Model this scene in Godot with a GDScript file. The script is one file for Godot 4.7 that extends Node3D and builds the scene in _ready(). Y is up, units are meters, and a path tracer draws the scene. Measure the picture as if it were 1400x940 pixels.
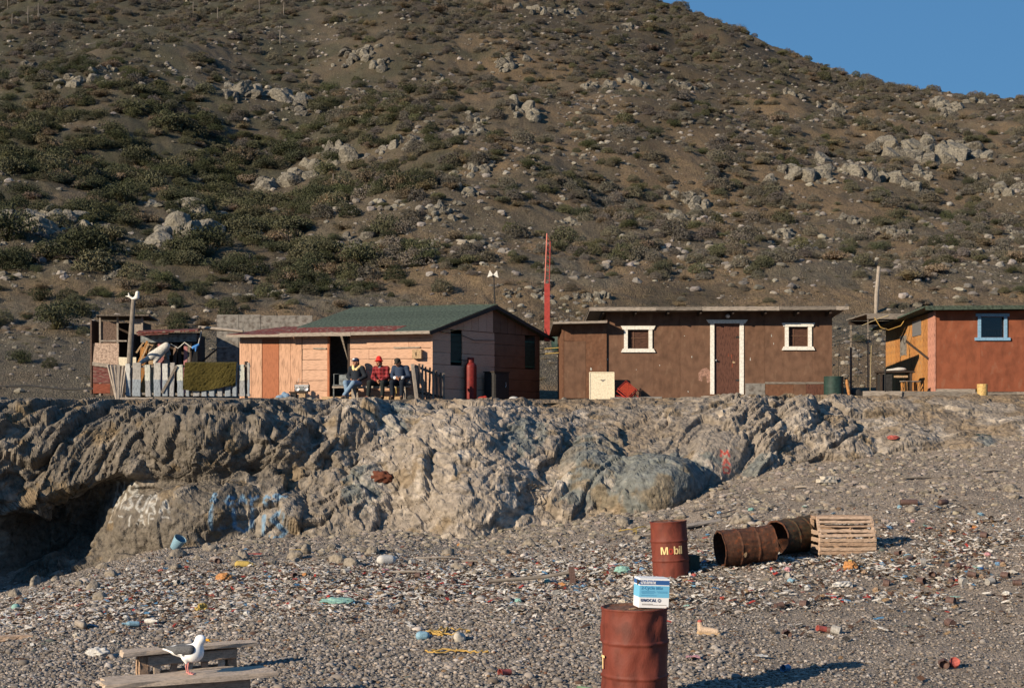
extends Node3D
# A fishing camp on a rocky terrace under a dry hillside, seen from the shingle beach.
# Metres, y up. "d" is the distance from the shore line where one looks on (d = -z).

const F := 1944.0
const EYE := 2.4
var rng := RandomNumberGenerator.new()
var M := {}
var T := {}
var taken := {}

func _ready() -> void:
	rng.seed = 20
	# ---- camera
	var cam := Camera3D.new()
	cam.name = "camera"
	cam.position = Vector3(0, EYE, 0)
	cam.projection = Camera3D.PROJECTION_FRUSTUM
	cam.near = 0.1
	cam.far = 900.0
	cam.size = 940.0 / F * 0.1
	cam.frustum_offset = Vector2(0, 123.0 / F * 0.1)
	add_child(cam)
	cam.current = true
	# ---- sky
	var env := Environment.new()
	var sky := Sky.new()
	var sm := ProceduralSkyMaterial.new()
	sm.sky_top_color = Color(0.042, 0.128, 0.285).linear_to_srgb()
	sm.sky_horizon_color = Color(0.100, 0.246, 0.41).linear_to_srgb()
	sm.sky_curve = 0.18
	sm.ground_bottom_color = Color(0.035, 0.04, 0.045).linear_to_srgb()
	sm.ground_horizon_color = Color(0.08, 0.12, 0.16).linear_to_srgb()
	sm.sun_angle_max = 6.0
	sky.sky_material = sm
	env.background_mode = Environment.BG_SKY
	env.sky = sky
	env.tonemap_mode = Environment.TONE_MAPPER_LINEAR
	env.tonemap_exposure = 1.5
	env.sdfgi_enabled = true
	env.ssao_enabled = true
	env.ssil_enabled = true
	var we := WorldEnvironment.new()
	we.name = "world_environment"
	we.environment = env
	add_child(we)
	# ---- low sun from the left behind the viewer
	var sun := DirectionalLight3D.new()
	sun.name = "sun"
	sun.light_energy = 1.6
	sun.light_color = Color(1.0, 0.925, 0.815)
	sun.light_angular_distance = 0.53
	sun.shadow_enabled = true
	add_child(sun)
	sun.look_at_from_position(Vector3(-1.2, 0.575, 1.0), Vector3.ZERO, Vector3.UP)
	make_textures()
	make_materials()
	build_noise()
	build_cliff()
	build_terrace()
	build_beach()
	build_hill()
	print("land ", Time.get_ticks_msec())
	build_hill_cover()
	print("cover ", Time.get_ticks_msec())
	build_peach_shack()
	build_brown_shack()
	build_red_shack()
	build_yard()
	build_yard_things()
	print("shacks ", Time.get_ticks_msec())
	build_people()
	print("people ", Time.get_ticks_msec())
	build_beach_things()
	build_litter()
	build_pebbles()
	print("done ", Time.get_ticks_msec())

# ------------------------------------------------------------------ helpers
func at(px: float, py: float, d: float) -> Vector3:
	return Vector3((px - 700.0) * d / F, EYE + (593.0 - py) * d / F, -d)

func wx(px: float, d: float) -> float:
	return (px - 700.0) * d / F

func wy(py: float, d: float) -> float:
	return EYE + (593.0 - py) * d / F

func numbered(called: String) -> String:
	if not taken.has(called):
		taken[called] = 0
		return called
	taken[called] += 1
	return "%s_%03d" % [called, taken[called]]

func tag(o: Node, label: String, category: String, group := "") -> Node:
	o.set_meta("label", label)
	o.set_meta("category", category)
	if group != "":
		o.set_meta("group", group)
	return o

func thing(called: String, label: String, category: String, pos := Vector3.ZERO, turn := 0.0, group := "") -> Node3D:
	var o := Node3D.new()
	o.name = numbered(called)
	add_child(o)
	o.position = pos
	o.rotation.y = turn
	tag(o, label, category, group)
	return o

func single(called: String, label: String, category: String, mesh: Mesh, mat: Material, pos := Vector3.ZERO, rot := Vector3.ZERO, group := "") -> MeshInstance3D:
	var o := MeshInstance3D.new()
	o.name = numbered(called)
	o.mesh = mesh
	o.material_override = mat
	add_child(o)
	o.position = pos
	o.rotation = rot
	tag(o, label, category, group)
	return o

func part(parent: Node, called: String, mesh: Mesh, mat: Material, pos := Vector3.ZERO, rot := Vector3.ZERO) -> MeshInstance3D:
	var o := MeshInstance3D.new()
	o.name = called
	o.mesh = mesh
	o.material_override = mat
	parent.add_child(o, true)
	o.position = pos
	o.rotation = rot
	return o

func structure(called: String, mesh: Mesh, mat: Material) -> MeshInstance3D:
	var o := MeshInstance3D.new()
	o.name = called
	o.mesh = mesh
	o.material_override = mat
	o.set_meta("kind", "structure")
	add_child(o)
	return o

func copy_of(src: Node3D, pos: Vector3, rot: Vector3, label := "", group := "") -> Node3D:
	var c: Node3D = src.duplicate()
	c.name = numbered(String(src.name).rstrip("0123456789").trim_suffix("_"))
	add_child(c)
	c.position = pos
	c.rotation = rot
	if label != "":
		c.set_meta("label", label)
	if group != "":
		c.set_meta("group", group)
	return c

# ---- meshes
func arr_mesh(v: PackedVector3Array, idx: PackedInt32Array, cols := PackedColorArray(), flat := false, uv := PackedVector2Array()) -> ArrayMesh:
	var a := []
	a.resize(Mesh.ARRAY_MAX)
	if flat:
		var fv := PackedVector3Array()
		var fn := PackedVector3Array()
		var fc := PackedColorArray()
		fv.resize(idx.size())
		fn.resize(idx.size())
		if cols.size():
			fc.resize(idx.size())
		for i in range(0, idx.size(), 3):
			var p := v[idx[i]]
			var q := v[idx[i + 1]]
			var r := v[idx[i + 2]]
			var n := (r - p).cross(q - p).normalized()
			for k in 3:
				fv[i + k] = v[idx[i + k]]
				fn[i + k] = n
				if cols.size():
					fc[i + k] = cols[idx[i + k]]
		a[Mesh.ARRAY_VERTEX] = fv
		a[Mesh.ARRAY_NORMAL] = fn
		if cols.size():
			a[Mesh.ARRAY_COLOR] = fc
	else:
		var n := PackedVector3Array()
		n.resize(v.size())
		for i in range(0, idx.size(), 3):
			var i0 := idx[i]
			var i1 := idx[i + 1]
			var i2 := idx[i + 2]
			var f := (v[i2] - v[i0]).cross(v[i1] - v[i0])
			n[i0] += f
			n[i1] += f
			n[i2] += f
		for i in n.size():
			n[i] = n[i].normalized()
		a[Mesh.ARRAY_VERTEX] = v
		a[Mesh.ARRAY_NORMAL] = n
		a[Mesh.ARRAY_INDEX] = idx
		if cols.size():
			a[Mesh.ARRAY_COLOR] = cols
		if uv.size():
			a[Mesh.ARRAY_TEX_UV] = uv
	var m := ArrayMesh.new()
	m.add_surface_from_arrays(Mesh.PRIMITIVE_TRIANGLES, a)
	return m

func grid_index(nx: int, ny: int, flip := false) -> PackedInt32Array:
	var idx := PackedInt32Array()
	idx.resize((nx - 1) * (ny - 1) * 6)
	var k := 0
	for j in ny - 1:
		for i in nx - 1:
			var a := j * nx + i
			var b := a + 1
			var c := a + nx
			var e := c + 1
			if flip:
				idx[k] = a; idx[k + 1] = b; idx[k + 2] = c
				idx[k + 3] = b; idx[k + 4] = e; idx[k + 5] = c
			else:
				idx[k] = a; idx[k + 1] = c; idx[k + 2] = b
				idx[k + 3] = b; idx[k + 4] = c; idx[k + 5] = e
			k += 6
	return idx

var ico_cache := {}
func icosphere(sub: int) -> Array:
	if ico_cache.has(sub):
		return ico_cache[sub]
	var v := PackedVector3Array()
	var f := PackedInt32Array()
	if sub == 0:
		var t := (1.0 + sqrt(5.0)) / 2.0
		for p in [Vector3(-1, t, 0), Vector3(1, t, 0), Vector3(-1, -t, 0), Vector3(1, -t, 0), Vector3(0, -1, t), Vector3(0, 1, t), Vector3(0, -1, -t), Vector3(0, 1, -t), Vector3(t, 0, -1), Vector3(t, 0, 1), Vector3(-t, 0, -1), Vector3(-t, 0, 1)]:
			v.append(p.normalized())
		f = PackedInt32Array([0, 5, 11, 0, 1, 5, 0, 7, 1, 0, 10, 7, 0, 11, 10, 1, 9, 5, 5, 4, 11, 11, 2, 10, 10, 6, 7, 7, 8, 1, 3, 4, 9, 3, 2, 4, 3, 6, 2, 3, 8, 6, 3, 9, 8, 4, 5, 9, 2, 11, 4, 6, 10, 2, 8, 7, 6, 9, 1, 8])
	else:
		var low := icosphere(sub - 1)
		v = low[0].duplicate()
		var lf: PackedInt32Array = low[1]
		var mid := {}
		for i in range(0, lf.size(), 3):
			var m := []
			for k in 3:
				var a: int = lf[i + k]
				var b: int = lf[i + (k + 1) % 3]
				var key := mini(a, b) * 100000 + maxi(a, b)
				if not mid.has(key):
					mid[key] = v.size()
					v.append(((v[a] + v[b]) * 0.5).normalized())
				m.append(mid[key])
			f.append_array(PackedInt32Array([lf[i], m[0], m[2], lf[i + 1], m[1], m[0], lf[i + 2], m[2], m[1], m[0], m[1], m[2]]))
	ico_cache[sub] = [v, f]
	return ico_cache[sub]

func rock_mesh(sd: int, sub := 2, cuts := 12, rough := 0.05, size := Vector3.ONE, flat := false) -> ArrayMesh:
	var r := RandomNumberGenerator.new()
	r.seed = 7000 + sd
	var ico := icosphere(sub)
	var planes := []
	for i in cuts:
		var n := Vector3(r.randfn(), r.randfn(), r.randfn()).normalized()
		planes.append([n, r.randf_range(0.55, 0.9)])
	var v := PackedVector3Array()
	for p: Vector3 in ico[0]:
		var rad := 1.05
		for pl in planes:
			var c: float = p.dot(pl[0])
			if c > 0.1:
				rad = minf(rad, pl[1] / c)
		rad += rough * n_fine.get_noise_3d(p.x * 2.2 + sd * 9.0, p.y * 2.2, p.z * 2.2) * 2.0
		v.append(p * rad * size)
	return arr_mesh(v, ico[1], PackedColorArray(), flat)

func tube(pts: Array, rad, sides := 6) -> ArrayMesh:
	# a round bar through pts; rad is a number or one for each point
	var v := PackedVector3Array()
	var idx := PackedInt32Array()
	var up := Vector3(0.13, 0.97, 0.21)
	for i in pts.size():
		var dir: Vector3 = (pts[mini(i + 1, pts.size() - 1)] - pts[maxi(i - 1, 0)]).normalized()
		var s := dir.cross(up if absf(dir.dot(up)) < 0.9 else Vector3(1, 0.1, 0)).normalized()
		var w := s.cross(dir)
		var rr: float = rad[i] if rad is Array else rad
		for k in sides:
			var a := TAU * k / sides
			v.append(pts[i] + (s * cos(a) + w * sin(a)) * rr)
	for i in pts.size() - 1:
		for k in sides:
			var a := i * sides + k
			var b := i * sides + (k + 1) % sides
			idx.append_array(PackedInt32Array([a, b, a + sides, b, b + sides, a + sides]))
	for e in [0, pts.size() - 1]:
		var c := v.size()
		v.append(pts[e])
		for k in sides:
			var a: int = e * sides + k
			var b: int = e * sides + (k + 1) % sides
			idx.append_array(PackedInt32Array([c, b, a] if e == 0 else [c, a, b]))
	return arr_mesh(v, idx)

func lathe(prof: Array, seg := 24, bump := 0.0, sd := 0, cols := []) -> ArrayMesh:
	# prof: Vector2(radius, height) from bottom to top
	var v := PackedVector3Array()
	var c := PackedColorArray()
	for j in prof.size():
		for i in seg + 1:
			var a := TAU * i / seg
			var r: float = prof[j].x
			var p := Vector3(cos(a), 0, sin(a))
			if bump > 0.0 and r > 0.01:
				r += bump * n_fine.get_noise_3d(p.x * 1.3 + sd * 5.1, prof[j].y * 2.6, p.z * 1.3)
			v.append(p * r + Vector3(0, prof[j].y, 0))
			if cols.size():
				c.append(cols[j])
	return arr_mesh(v, grid_index(seg + 1, prof.size(), true), c)

var box_cache := {}
func box_mesh(s: Vector3) -> Mesh:
	var key := "%.4f %.4f %.4f" % [s.x, s.y, s.z]
	if not box_cache.has(key):
		var b := BoxMesh.new()
		b.size = s
		box_cache[key] = b
	return box_cache[key]

func box(parent: Node, called: String, size: Vector3, pos: Vector3, mat: Material, rot := Vector3.ZERO) -> MeshInstance3D:
	return part(parent, called, box_mesh(size), mat, pos, rot)

func plank_mesh(s: Vector3, sd: int, wob := 0.006) -> ArrayMesh:
	# a sawn board, long side along its largest axis, with worn, uneven edges
	var ax := s.max_axis_index()
	var n := 7
	var o := [(ax + 1) % 3, (ax + 2) % 3]
	var r := RandomNumberGenerator.new()
	r.seed = 300 + sd
	var v := PackedVector3Array()
	var bend := r.randf_range(-1, 1) * wob * 1.2
	for i in n:
		var t := float(i) / (n - 1)
		for k in 8:
			var q := [Vector2(-1, -0.7), Vector2(-0.86, -1), Vector2(0.86, -1), Vector2(1, -0.7), Vector2(1, 0.7), Vector2(0.86, 1), Vector2(-0.86, 1), Vector2(-1, 0.7)]
			var p := Vector3.ZERO
			p[ax] = (t - 0.5) * s[ax] + (r.randf_range(-1, 1) * wob * 1.2 if i == 0 or i == n - 1 else 0.0)
			p[o[0]] = q[k].x * s[o[0]] * 0.5 + r.randf_range(-1, 1) * minf(wob, s[o[0]] * 0.12) + bend * sin(PI * t)
			p[o[1]] = q[k].y * s[o[1]] * 0.5 + r.randf_range(-1, 1) * minf(wob, s[o[1]] * 0.12)
			v.append(p)
	var idx := PackedInt32Array()
	for i in n - 1:
		for k in 8:
			var a := i * 8 + k
			var b := i * 8 + (k + 1) % 8
			idx.append_array(PackedInt32Array([a, a + 8, b, b, a + 8, b + 8]))
	for k in range(1, 7):
		idx.append_array(PackedInt32Array([0, k, k + 1]))
		var z := (n - 1) * 8
		idx.append_array(PackedInt32Array([z, z + k + 1, z + k]))
	return arr_mesh(v, idx, PackedColorArray(), true)

func plank(parent: Node, called: String, size: Vector3, pos: Vector3, mat: Material, rot := Vector3.ZERO, sd := -1, wob := 0.006) -> MeshInstance3D:
	return part(parent, called, plank_mesh(size, sd if sd >= 0 else rng.randi_range(0, 9999), wob), mat, pos, rot)

func prism(poly: PackedVector2Array, depth: float) -> ArrayMesh:
	# a flat outline (x, y) with thickness along z
	var tri := Geometry2D.triangulate_polygon(poly)
	var v := PackedVector3Array()
	var idx := PackedInt32Array()
	var n := poly.size()
	for p in poly:
		v.append(Vector3(p.x, p.y, depth / 2))
	for p in poly:
		v.append(Vector3(p.x, p.y, -depth / 2))
	var ccw := not Geometry2D.is_polygon_clockwise(poly)
	for i in range(0, tri.size(), 3):
		var a := tri[i]
		var b := tri[i + 1]
		var c := tri[i + 2]
		var area := (poly[b] - poly[a]).cross(poly[c] - poly[a])
		if area > 0:
			var s := b; b = c; c = s
		idx.append_array(PackedInt32Array([a, b, c, a + n, c + n, b + n]))
	for i in n:
		var j := (i + 1) % n
		if poly_area(poly) > 0:
			idx.append_array(PackedInt32Array([i, i + n, j, j, i + n, j + n]))
		else:
			idx.append_array(PackedInt32Array([i, j, i + n, j, j + n, i + n]))
	return arr_mesh(v, idx, PackedColorArray(), true)

func poly_area(p: PackedVector2Array) -> float:
	var s := 0.0
	for i in p.size():
		s += p[i].cross(p[(i + 1) % p.size()])
	return s

func slab(corners: Array, thick: float) -> ArrayMesh:
	# a four-cornered sheet in space, thick measured downwards
	var v := PackedVector3Array()
	for c in corners:
		v.append(c)
	for c in corners:
		v.append(c - Vector3(0, thick, 0))
	var idx := PackedInt32Array([0, 2, 1, 0, 3, 2, 4, 5, 6, 4, 6, 7])
	for i in 4:
		var j := (i + 1) % 4
		idx.append_array(PackedInt32Array([i, j, i + 4, j, j + 4, i + 4]))
	var n := (v[2] - v[0]).cross(v[1] - v[0])
	if n.y < 0:
		for i in range(0, idx.size(), 3):
			var s := idx[i + 1]; idx[i + 1] = idx[i + 2]; idx[i + 2] = s
	return arr_mesh(v, idx, PackedColorArray(), true)

func table(xs: Array, vs: Array, x: float) -> float:
	if x <= xs[0]:
		return vs[0]
	for i in range(1, xs.size()):
		if x <= xs[i]:
			var t: float = (x - xs[i - 1]) / (xs[i] - xs[i - 1])
			return lerpf(vs[i - 1], vs[i], t * t * (3.0 - 2.0 * t))
	return vs[-1]

func table_lin(xs: Array, vs: Array, x: float) -> float:
	if x <= xs[0]:
		return vs[0]
	for i in range(1, xs.size()):
		if x <= xs[i]:
			return lerpf(vs[i - 1], vs[i], (x - xs[i - 1]) / (xs[i] - xs[i - 1]))
	return vs[-1]

# ---- smooth bodies: tapered capsules joined with a smooth minimum, meshed as surface nets
func sdf_mesh(bones: Array, cell: float, k: float, into := []) -> Array:
	# a bone is [a, b, ra, rb] or an ellipsoid [centre, radii]
	var lo := Vector3.INF
	var hi := -Vector3.INF
	var bb := []
	for b in bones:
		var l: Vector3
		var h: Vector3
		if b.size() == 2:
			l = b[0] - b[1]; h = b[0] + b[1]
		else:
			var r := maxf(b[2], b[3])
			l = b[0].min(b[1]) - Vector3.ONE * r
			h = b[0].max(b[1]) + Vector3.ONE * r
		var pad := Vector3.ONE * (k + cell * 2.5)
		bb.append([l - pad, h + pad])
		lo = lo.min(l - pad)
		hi = hi.max(h + pad)
	var nx := int((hi.x - lo.x) / cell) + 2
	var ny := int((hi.y - lo.y) / cell) + 2
	var nz := int((hi.z - lo.z) / cell) + 2
	var f := PackedFloat32Array()
	f.resize(nx * ny * nz)
	f.fill(10.0)
	for bi in bones.size():
		var b: Array = bones[bi]
		var ell: bool = b.size() == 2
		var l: Vector3 = (bb[bi][0] - lo) / cell
		var h: Vector3 = (bb[bi][1] - lo) / cell
		var a: Vector3 = b[0]
		var ax := Vector3.ZERO
		var l2 := 1.0
		var ra := 0.0
		var rb := 0.0
		var rad := Vector3.ONE
		var rmin := 1.0
		if ell:
			rad = b[1]
			rmin = minf(rad.x, minf(rad.y, rad.z))
		else:
			ax = b[1] - a
			l2 = maxf(ax.length_squared(), 1e-8)
			ra = b[2]
			rb = b[3]
		for z in range(maxi(0, int(l.z)), mini(nz, int(h.z) + 1)):
			for y in range(maxi(0, int(l.y)), mini(ny, int(h.y) + 1)):
				var row := (z * ny + y) * nx
				for x in range(maxi(0, int(l.x)), mini(nx, int(h.x) + 1)):
					var p := lo + Vector3(x, y, z) * cell - a
					var dd: float
					if ell:
						dd = ((p / rad).length() - 1.0) * rmin
					else:
						var t := clampf(p.dot(ax) / l2, 0.0, 1.0)
						dd = (p - ax * t).length() - lerpf(ra, rb, t)
					var o := f[row + x]
					var hh := k - absf(o - dd)
					if hh > 0.0:
						f[row + x] = minf(o, dd) - hh * hh / (4.0 * k)
					elif dd < o:
						f[row + x] = dd
	var v := PackedVector3Array()
	var idx := PackedInt32Array()
	if into.size():
		v = into[0]
		idx = into[1]
	var at_cell := {}
	var off := [0, 1, nx, nx + 1, nx * ny, nx * ny + 1, nx * ny + nx, nx * ny + nx + 1]
	var cor := [Vector3(0, 0, 0), Vector3(1, 0, 0), Vector3(0, 1, 0), Vector3(1, 1, 0), Vector3(0, 0, 1), Vector3(1, 0, 1), Vector3(0, 1, 1), Vector3(1, 1, 1)]
	var edges := [[0, 1], [2, 3], [4, 5], [6, 7], [0, 2], [1, 3], [4, 6], [5, 7], [0, 4], [1, 5], [2, 6], [3, 7]]
	for z in nz - 1:
		for y in ny - 1:
			for x in nx - 1:
				var i := (z * ny + y) * nx + x
				if absf(f[i]) > cell * 2.0:
					continue
				var neg := 0
				for q in 8:
					if f[i + off[q]] < 0.0:
						neg += 1
				if neg == 0 or neg == 8:
					continue
				var s := Vector3.ZERO
				var n := 0
				for e in edges:
					var fa := f[i + off[e[0]]]
					var fb := f[i + off[e[1]]]
					if (fa < 0.0) != (fb < 0.0):
						s += cor[e[0]].lerp(cor[e[1]], fa / (fa - fb))
						n += 1
				at_cell[i] = v.size()
				v.append(lo + (Vector3(x, y, z) + s / n) * cell)
	for i: int in at_cell:
		var here := f[i] < 0.0
		for axis in 3:
			var st: int = [1, nx, nx * ny][axis]
			var u: int = [nx, nx * ny, 1][axis]
			var w: int = [nx * ny, 1, nx][axis]
			if i + st >= f.size():
				continue
			if (f[i + st] < 0.0) == here:
				continue
			if not (at_cell.has(i - u) and at_cell.has(i - w) and at_cell.has(i - u - w)):
				continue
			var q0: int = at_cell[i]
			var q1: int = at_cell[i - u]
			var q2: int = at_cell[i - u - w]
			var q3: int = at_cell[i - w]
			if here:
				idx.append_array(PackedInt32Array([q0, q2, q1, q0, q3, q2]))
			else:
				idx.append_array(PackedInt32Array([q0, q1, q2, q0, q2, q3]))
	return [v, idx]

func blob(bones: Array, cell: float, k: float) -> ArrayMesh:
	var r := sdf_mesh(bones, cell, k)
	return arr_mesh(r[0], r[1])

# ------------------------------------------------------------------ textures and materials
var n_fine: FastNoiseLite
var n_low: FastNoiseLite
var n_fbm: FastNoiseLite
var n_ridge: FastNoiseLite
var n_cell: FastNoiseLite
var n_edge: FastNoiseLite
func build_noise() -> void:
	pass

func noise(kind: int, freq: float, oct: int, sd: int) -> FastNoiseLite:
	var n := FastNoiseLite.new()
	n.noise_type = kind
	n.frequency = freq
	n.seed = sd
	n.fractal_octaves = oct
	if oct < 2:
		n.fractal_type = FastNoiseLite.FRACTAL_NONE
	return n

func tex(key: String, n: FastNoiseLite, ramp: Array, size := 512, normal := 0.0) -> void:
	var t := NoiseTexture2D.new()
	t.width = size
	t.height = size
	t.seamless = true
	t.noise = n
	if normal > 0.0:
		t.as_normal_map = true
		t.bump_strength = normal
	else:
		var g := Gradient.new()
		g.offsets = PackedFloat32Array(ramp.map(func(r): return r[0]))
		g.colors = PackedColorArray(ramp.map(func(r): return r[1]))
		t.color_ramp = g
	T[key] = t

func g1(v: float, a := 1.0) -> Color:
	return Color(v, v, v, a)

func make_textures() -> void:
	n_fine = noise(FastNoiseLite.TYPE_SIMPLEX_SMOOTH, 1.0, 3, 11)
	n_low = noise(FastNoiseLite.TYPE_SIMPLEX_SMOOTH, 1.0, 2, 12)
	n_fbm = noise(FastNoiseLite.TYPE_SIMPLEX_SMOOTH, 1.0, 5, 13)
	n_ridge = noise(FastNoiseLite.TYPE_SIMPLEX_SMOOTH, 1.0, 4, 14)
	n_ridge.fractal_type = FastNoiseLite.FRACTAL_RIDGED
	n_cell = noise(FastNoiseLite.TYPE_CELLULAR, 1.0, 1, 15)
	n_cell.cellular_return_type = FastNoiseLite.RETURN_CELL_VALUE
	n_edge = noise(FastNoiseLite.TYPE_CELLULAR, 1.0, 1, 15)
	n_edge.cellular_return_type = FastNoiseLite.RETURN_DISTANCE2_SUB
	var S := FastNoiseLite.TYPE_SIMPLEX_SMOOTH
	tex("mottle", noise(S, 0.012, 5, 1), [[0.15, g1(0.74)], [0.5, g1(0.9)], [0.85, g1(1.0)]])
	tex("soil", noise(S, 0.035, 5, 2), [[0.2, g1(0.62)], [0.45, g1(0.84)], [0.62, g1(0.92)], [0.8, g1(1.0)]])
	tex("grain", noise(S, 0.02, 5, 3), [[0.2, g1(0.66)], [0.42, g1(0.9)], [0.6, g1(0.94)], [0.85, g1(1.0)]])
	tex("faint", noise(S, 0.014, 5, 21), [[0.15, g1(0.87)], [0.5, g1(0.95)], [0.85, g1(1.0)]])
	tex("streak", noise(S, 0.02, 5, 22), [[0.2, g1(0.84)], [0.45, g1(0.95)], [0.85, g1(1.0)]])
	tex("rock", noise(S, 0.02, 6, 4), [[0.12, g1(0.5)], [0.4, g1(0.78)], [0.6, g1(0.88)], [0.85, g1(1.0)]])
	tex("rock_h", noise(S, 0.03, 6, 5), [[0.0, g1(0.0)], [1.0, g1(1.0)]])
	tex("fine_h", noise(S, 0.08, 4, 6), [[0.0, g1(0.0)], [1.0, g1(1.0)]])
	# worn paint and rust, laid over a base colour where the noise is high
	tex("chip_grey", noise(S, 0.016, 6, 7), [[0.0, Color(0.42, 0.39, 0.35, 0)], [0.66, Color(0.42, 0.39, 0.35, 0)], [0.69, Color(0.46, 0.42, 0.38, 0.85)], [1.0, Color(0.5, 0.46, 0.4, 0.9)]])
	tex("stain", noise(S, 0.010, 5, 8), [[0.0, Color(0.20, 0.13, 0.08, 0.55)], [0.3, Color(0.22, 0.14, 0.09, 0.3)], [0.42, Color(0.25, 0.16, 0.1, 0.0)], [1.0, Color(0.3, 0.2, 0.1, 0)]])
	tex("rust", noise(S, 0.014, 6, 9), [[0.0, Color(0.10, 0.06, 0.04, 0.75)], [0.35, Color(0.16, 0.085, 0.05, 0.5)], [0.48, Color(0.3, 0.14, 0.08, 0.0)], [0.62, Color(0.45, 0.22, 0.11, 0.0)], [0.72, Color(0.50, 0.26, 0.13, 0.5)], [1.0, Color(0.55, 0.32, 0.18, 0.7)]])
	tex("rust_soft", noise(S, 0.011, 5, 29), [[0.0, Color(0.10, 0.05, 0.035, 0.5)], [0.36, Color(0.14, 0.06, 0.04, 0.22)], [0.46, Color(0.3, 0.14, 0.08, 0.0)], [0.7, Color(0.45, 0.22, 0.13, 0.0)], [0.8, Color(0.48, 0.26, 0.16, 0.3)], [1.0, Color(0.52, 0.30, 0.2, 0.45)]])
	tex("drip", noise(S, 0.016, 5, 33), [[0.0, Color(0.16, 0.10, 0.07, 0.3)], [0.30, Color(0.18, 0.11, 0.08, 0.12)], [0.40, Color(0.3, 0.2, 0.15, 0.0)], [0.64, Color(0.52, 0.42, 0.34, 0.0)], [0.74, Color(0.54, 0.44, 0.36, 0.12)], [1.0, Color(0.6, 0.5, 0.42, 0.25)]])
	tex("lichen", noise(S, 0.02, 6, 10), [[0.0, Color(0.7, 0.68, 0.6, 0)], [0.60, Color(0.60, 0.58, 0.52, 0)], [0.68, Color(0.60, 0.58, 0.52, 0.35)], [1.0, Color(0.68, 0.66, 0.60, 0.5)]])
	# checked flannel of the red shirt
	var im := Image.create(64, 64, false, Image.FORMAT_RGBA8)
	for y in 64:
		for x in 64:
			var c := Color(0.50, 0.11, 0.14)
			var a := (x % 32) < 12
			var b := (y % 32) < 12
			if a and b:
				c = Color(0.16, 0.07, 0.08)
			elif a or b:
				c = Color(0.40, 0.09, 0.11)
			if x % 32 == 22 or y % 32 == 22:
				c = Color(0.72, 0.52, 0.50)
			im.set_pixel(x, y, c)
	T["check"] = ImageTexture.create_from_image(im)

func lin(r: float, g: float, b: float) -> Color:
	return Color(r, g, b).linear_to_srgb()

func pm(key: String, col: Color, rough := 0.9, t := "", scale = 1.0, bump := "", cm := 0.0, over := "", world := true) -> StandardMaterial3D:
	var m := StandardMaterial3D.new()
	m.resource_name = key
	m.albedo_color = col
	m.roughness = rough
	m.metallic_specular = 0.35
	if t != "" or bump != "" or over != "":
		m.uv1_triplanar = true
		m.uv1_world_triplanar = world
		m.uv1_scale = scale if scale is Vector3 else Vector3.ONE * scale
	if t != "":
		m.albedo_texture = T[t]
	if bump != "":
		m.heightmap_enabled = true
		m.heightmap_texture = T[bump]
		m.heightmap_scale = cm
	if over != "":
		m.detail_enabled = true
		m.detail_albedo = T[over]
		m.detail_blend_mode = BaseMaterial3D.BLEND_MODE_MIX
		m.detail_uv_layer = BaseMaterial3D.DETAIL_UV_1
	M[key] = m
	return m

func wear(key: String, over: String, scale: Vector3) -> void:
	# runs and scuffs in old paint, on a grain of their own
	var m: StandardMaterial3D = M[key]
	m.detail_enabled = true
	m.detail_albedo = T[over]
	m.detail_blend_mode = BaseMaterial3D.BLEND_MODE_MIX
	m.detail_uv_layer = BaseMaterial3D.DETAIL_UV_2
	m.uv2_triplanar = true
	m.uv2_world_triplanar = true
	m.uv2_scale = scale

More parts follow.
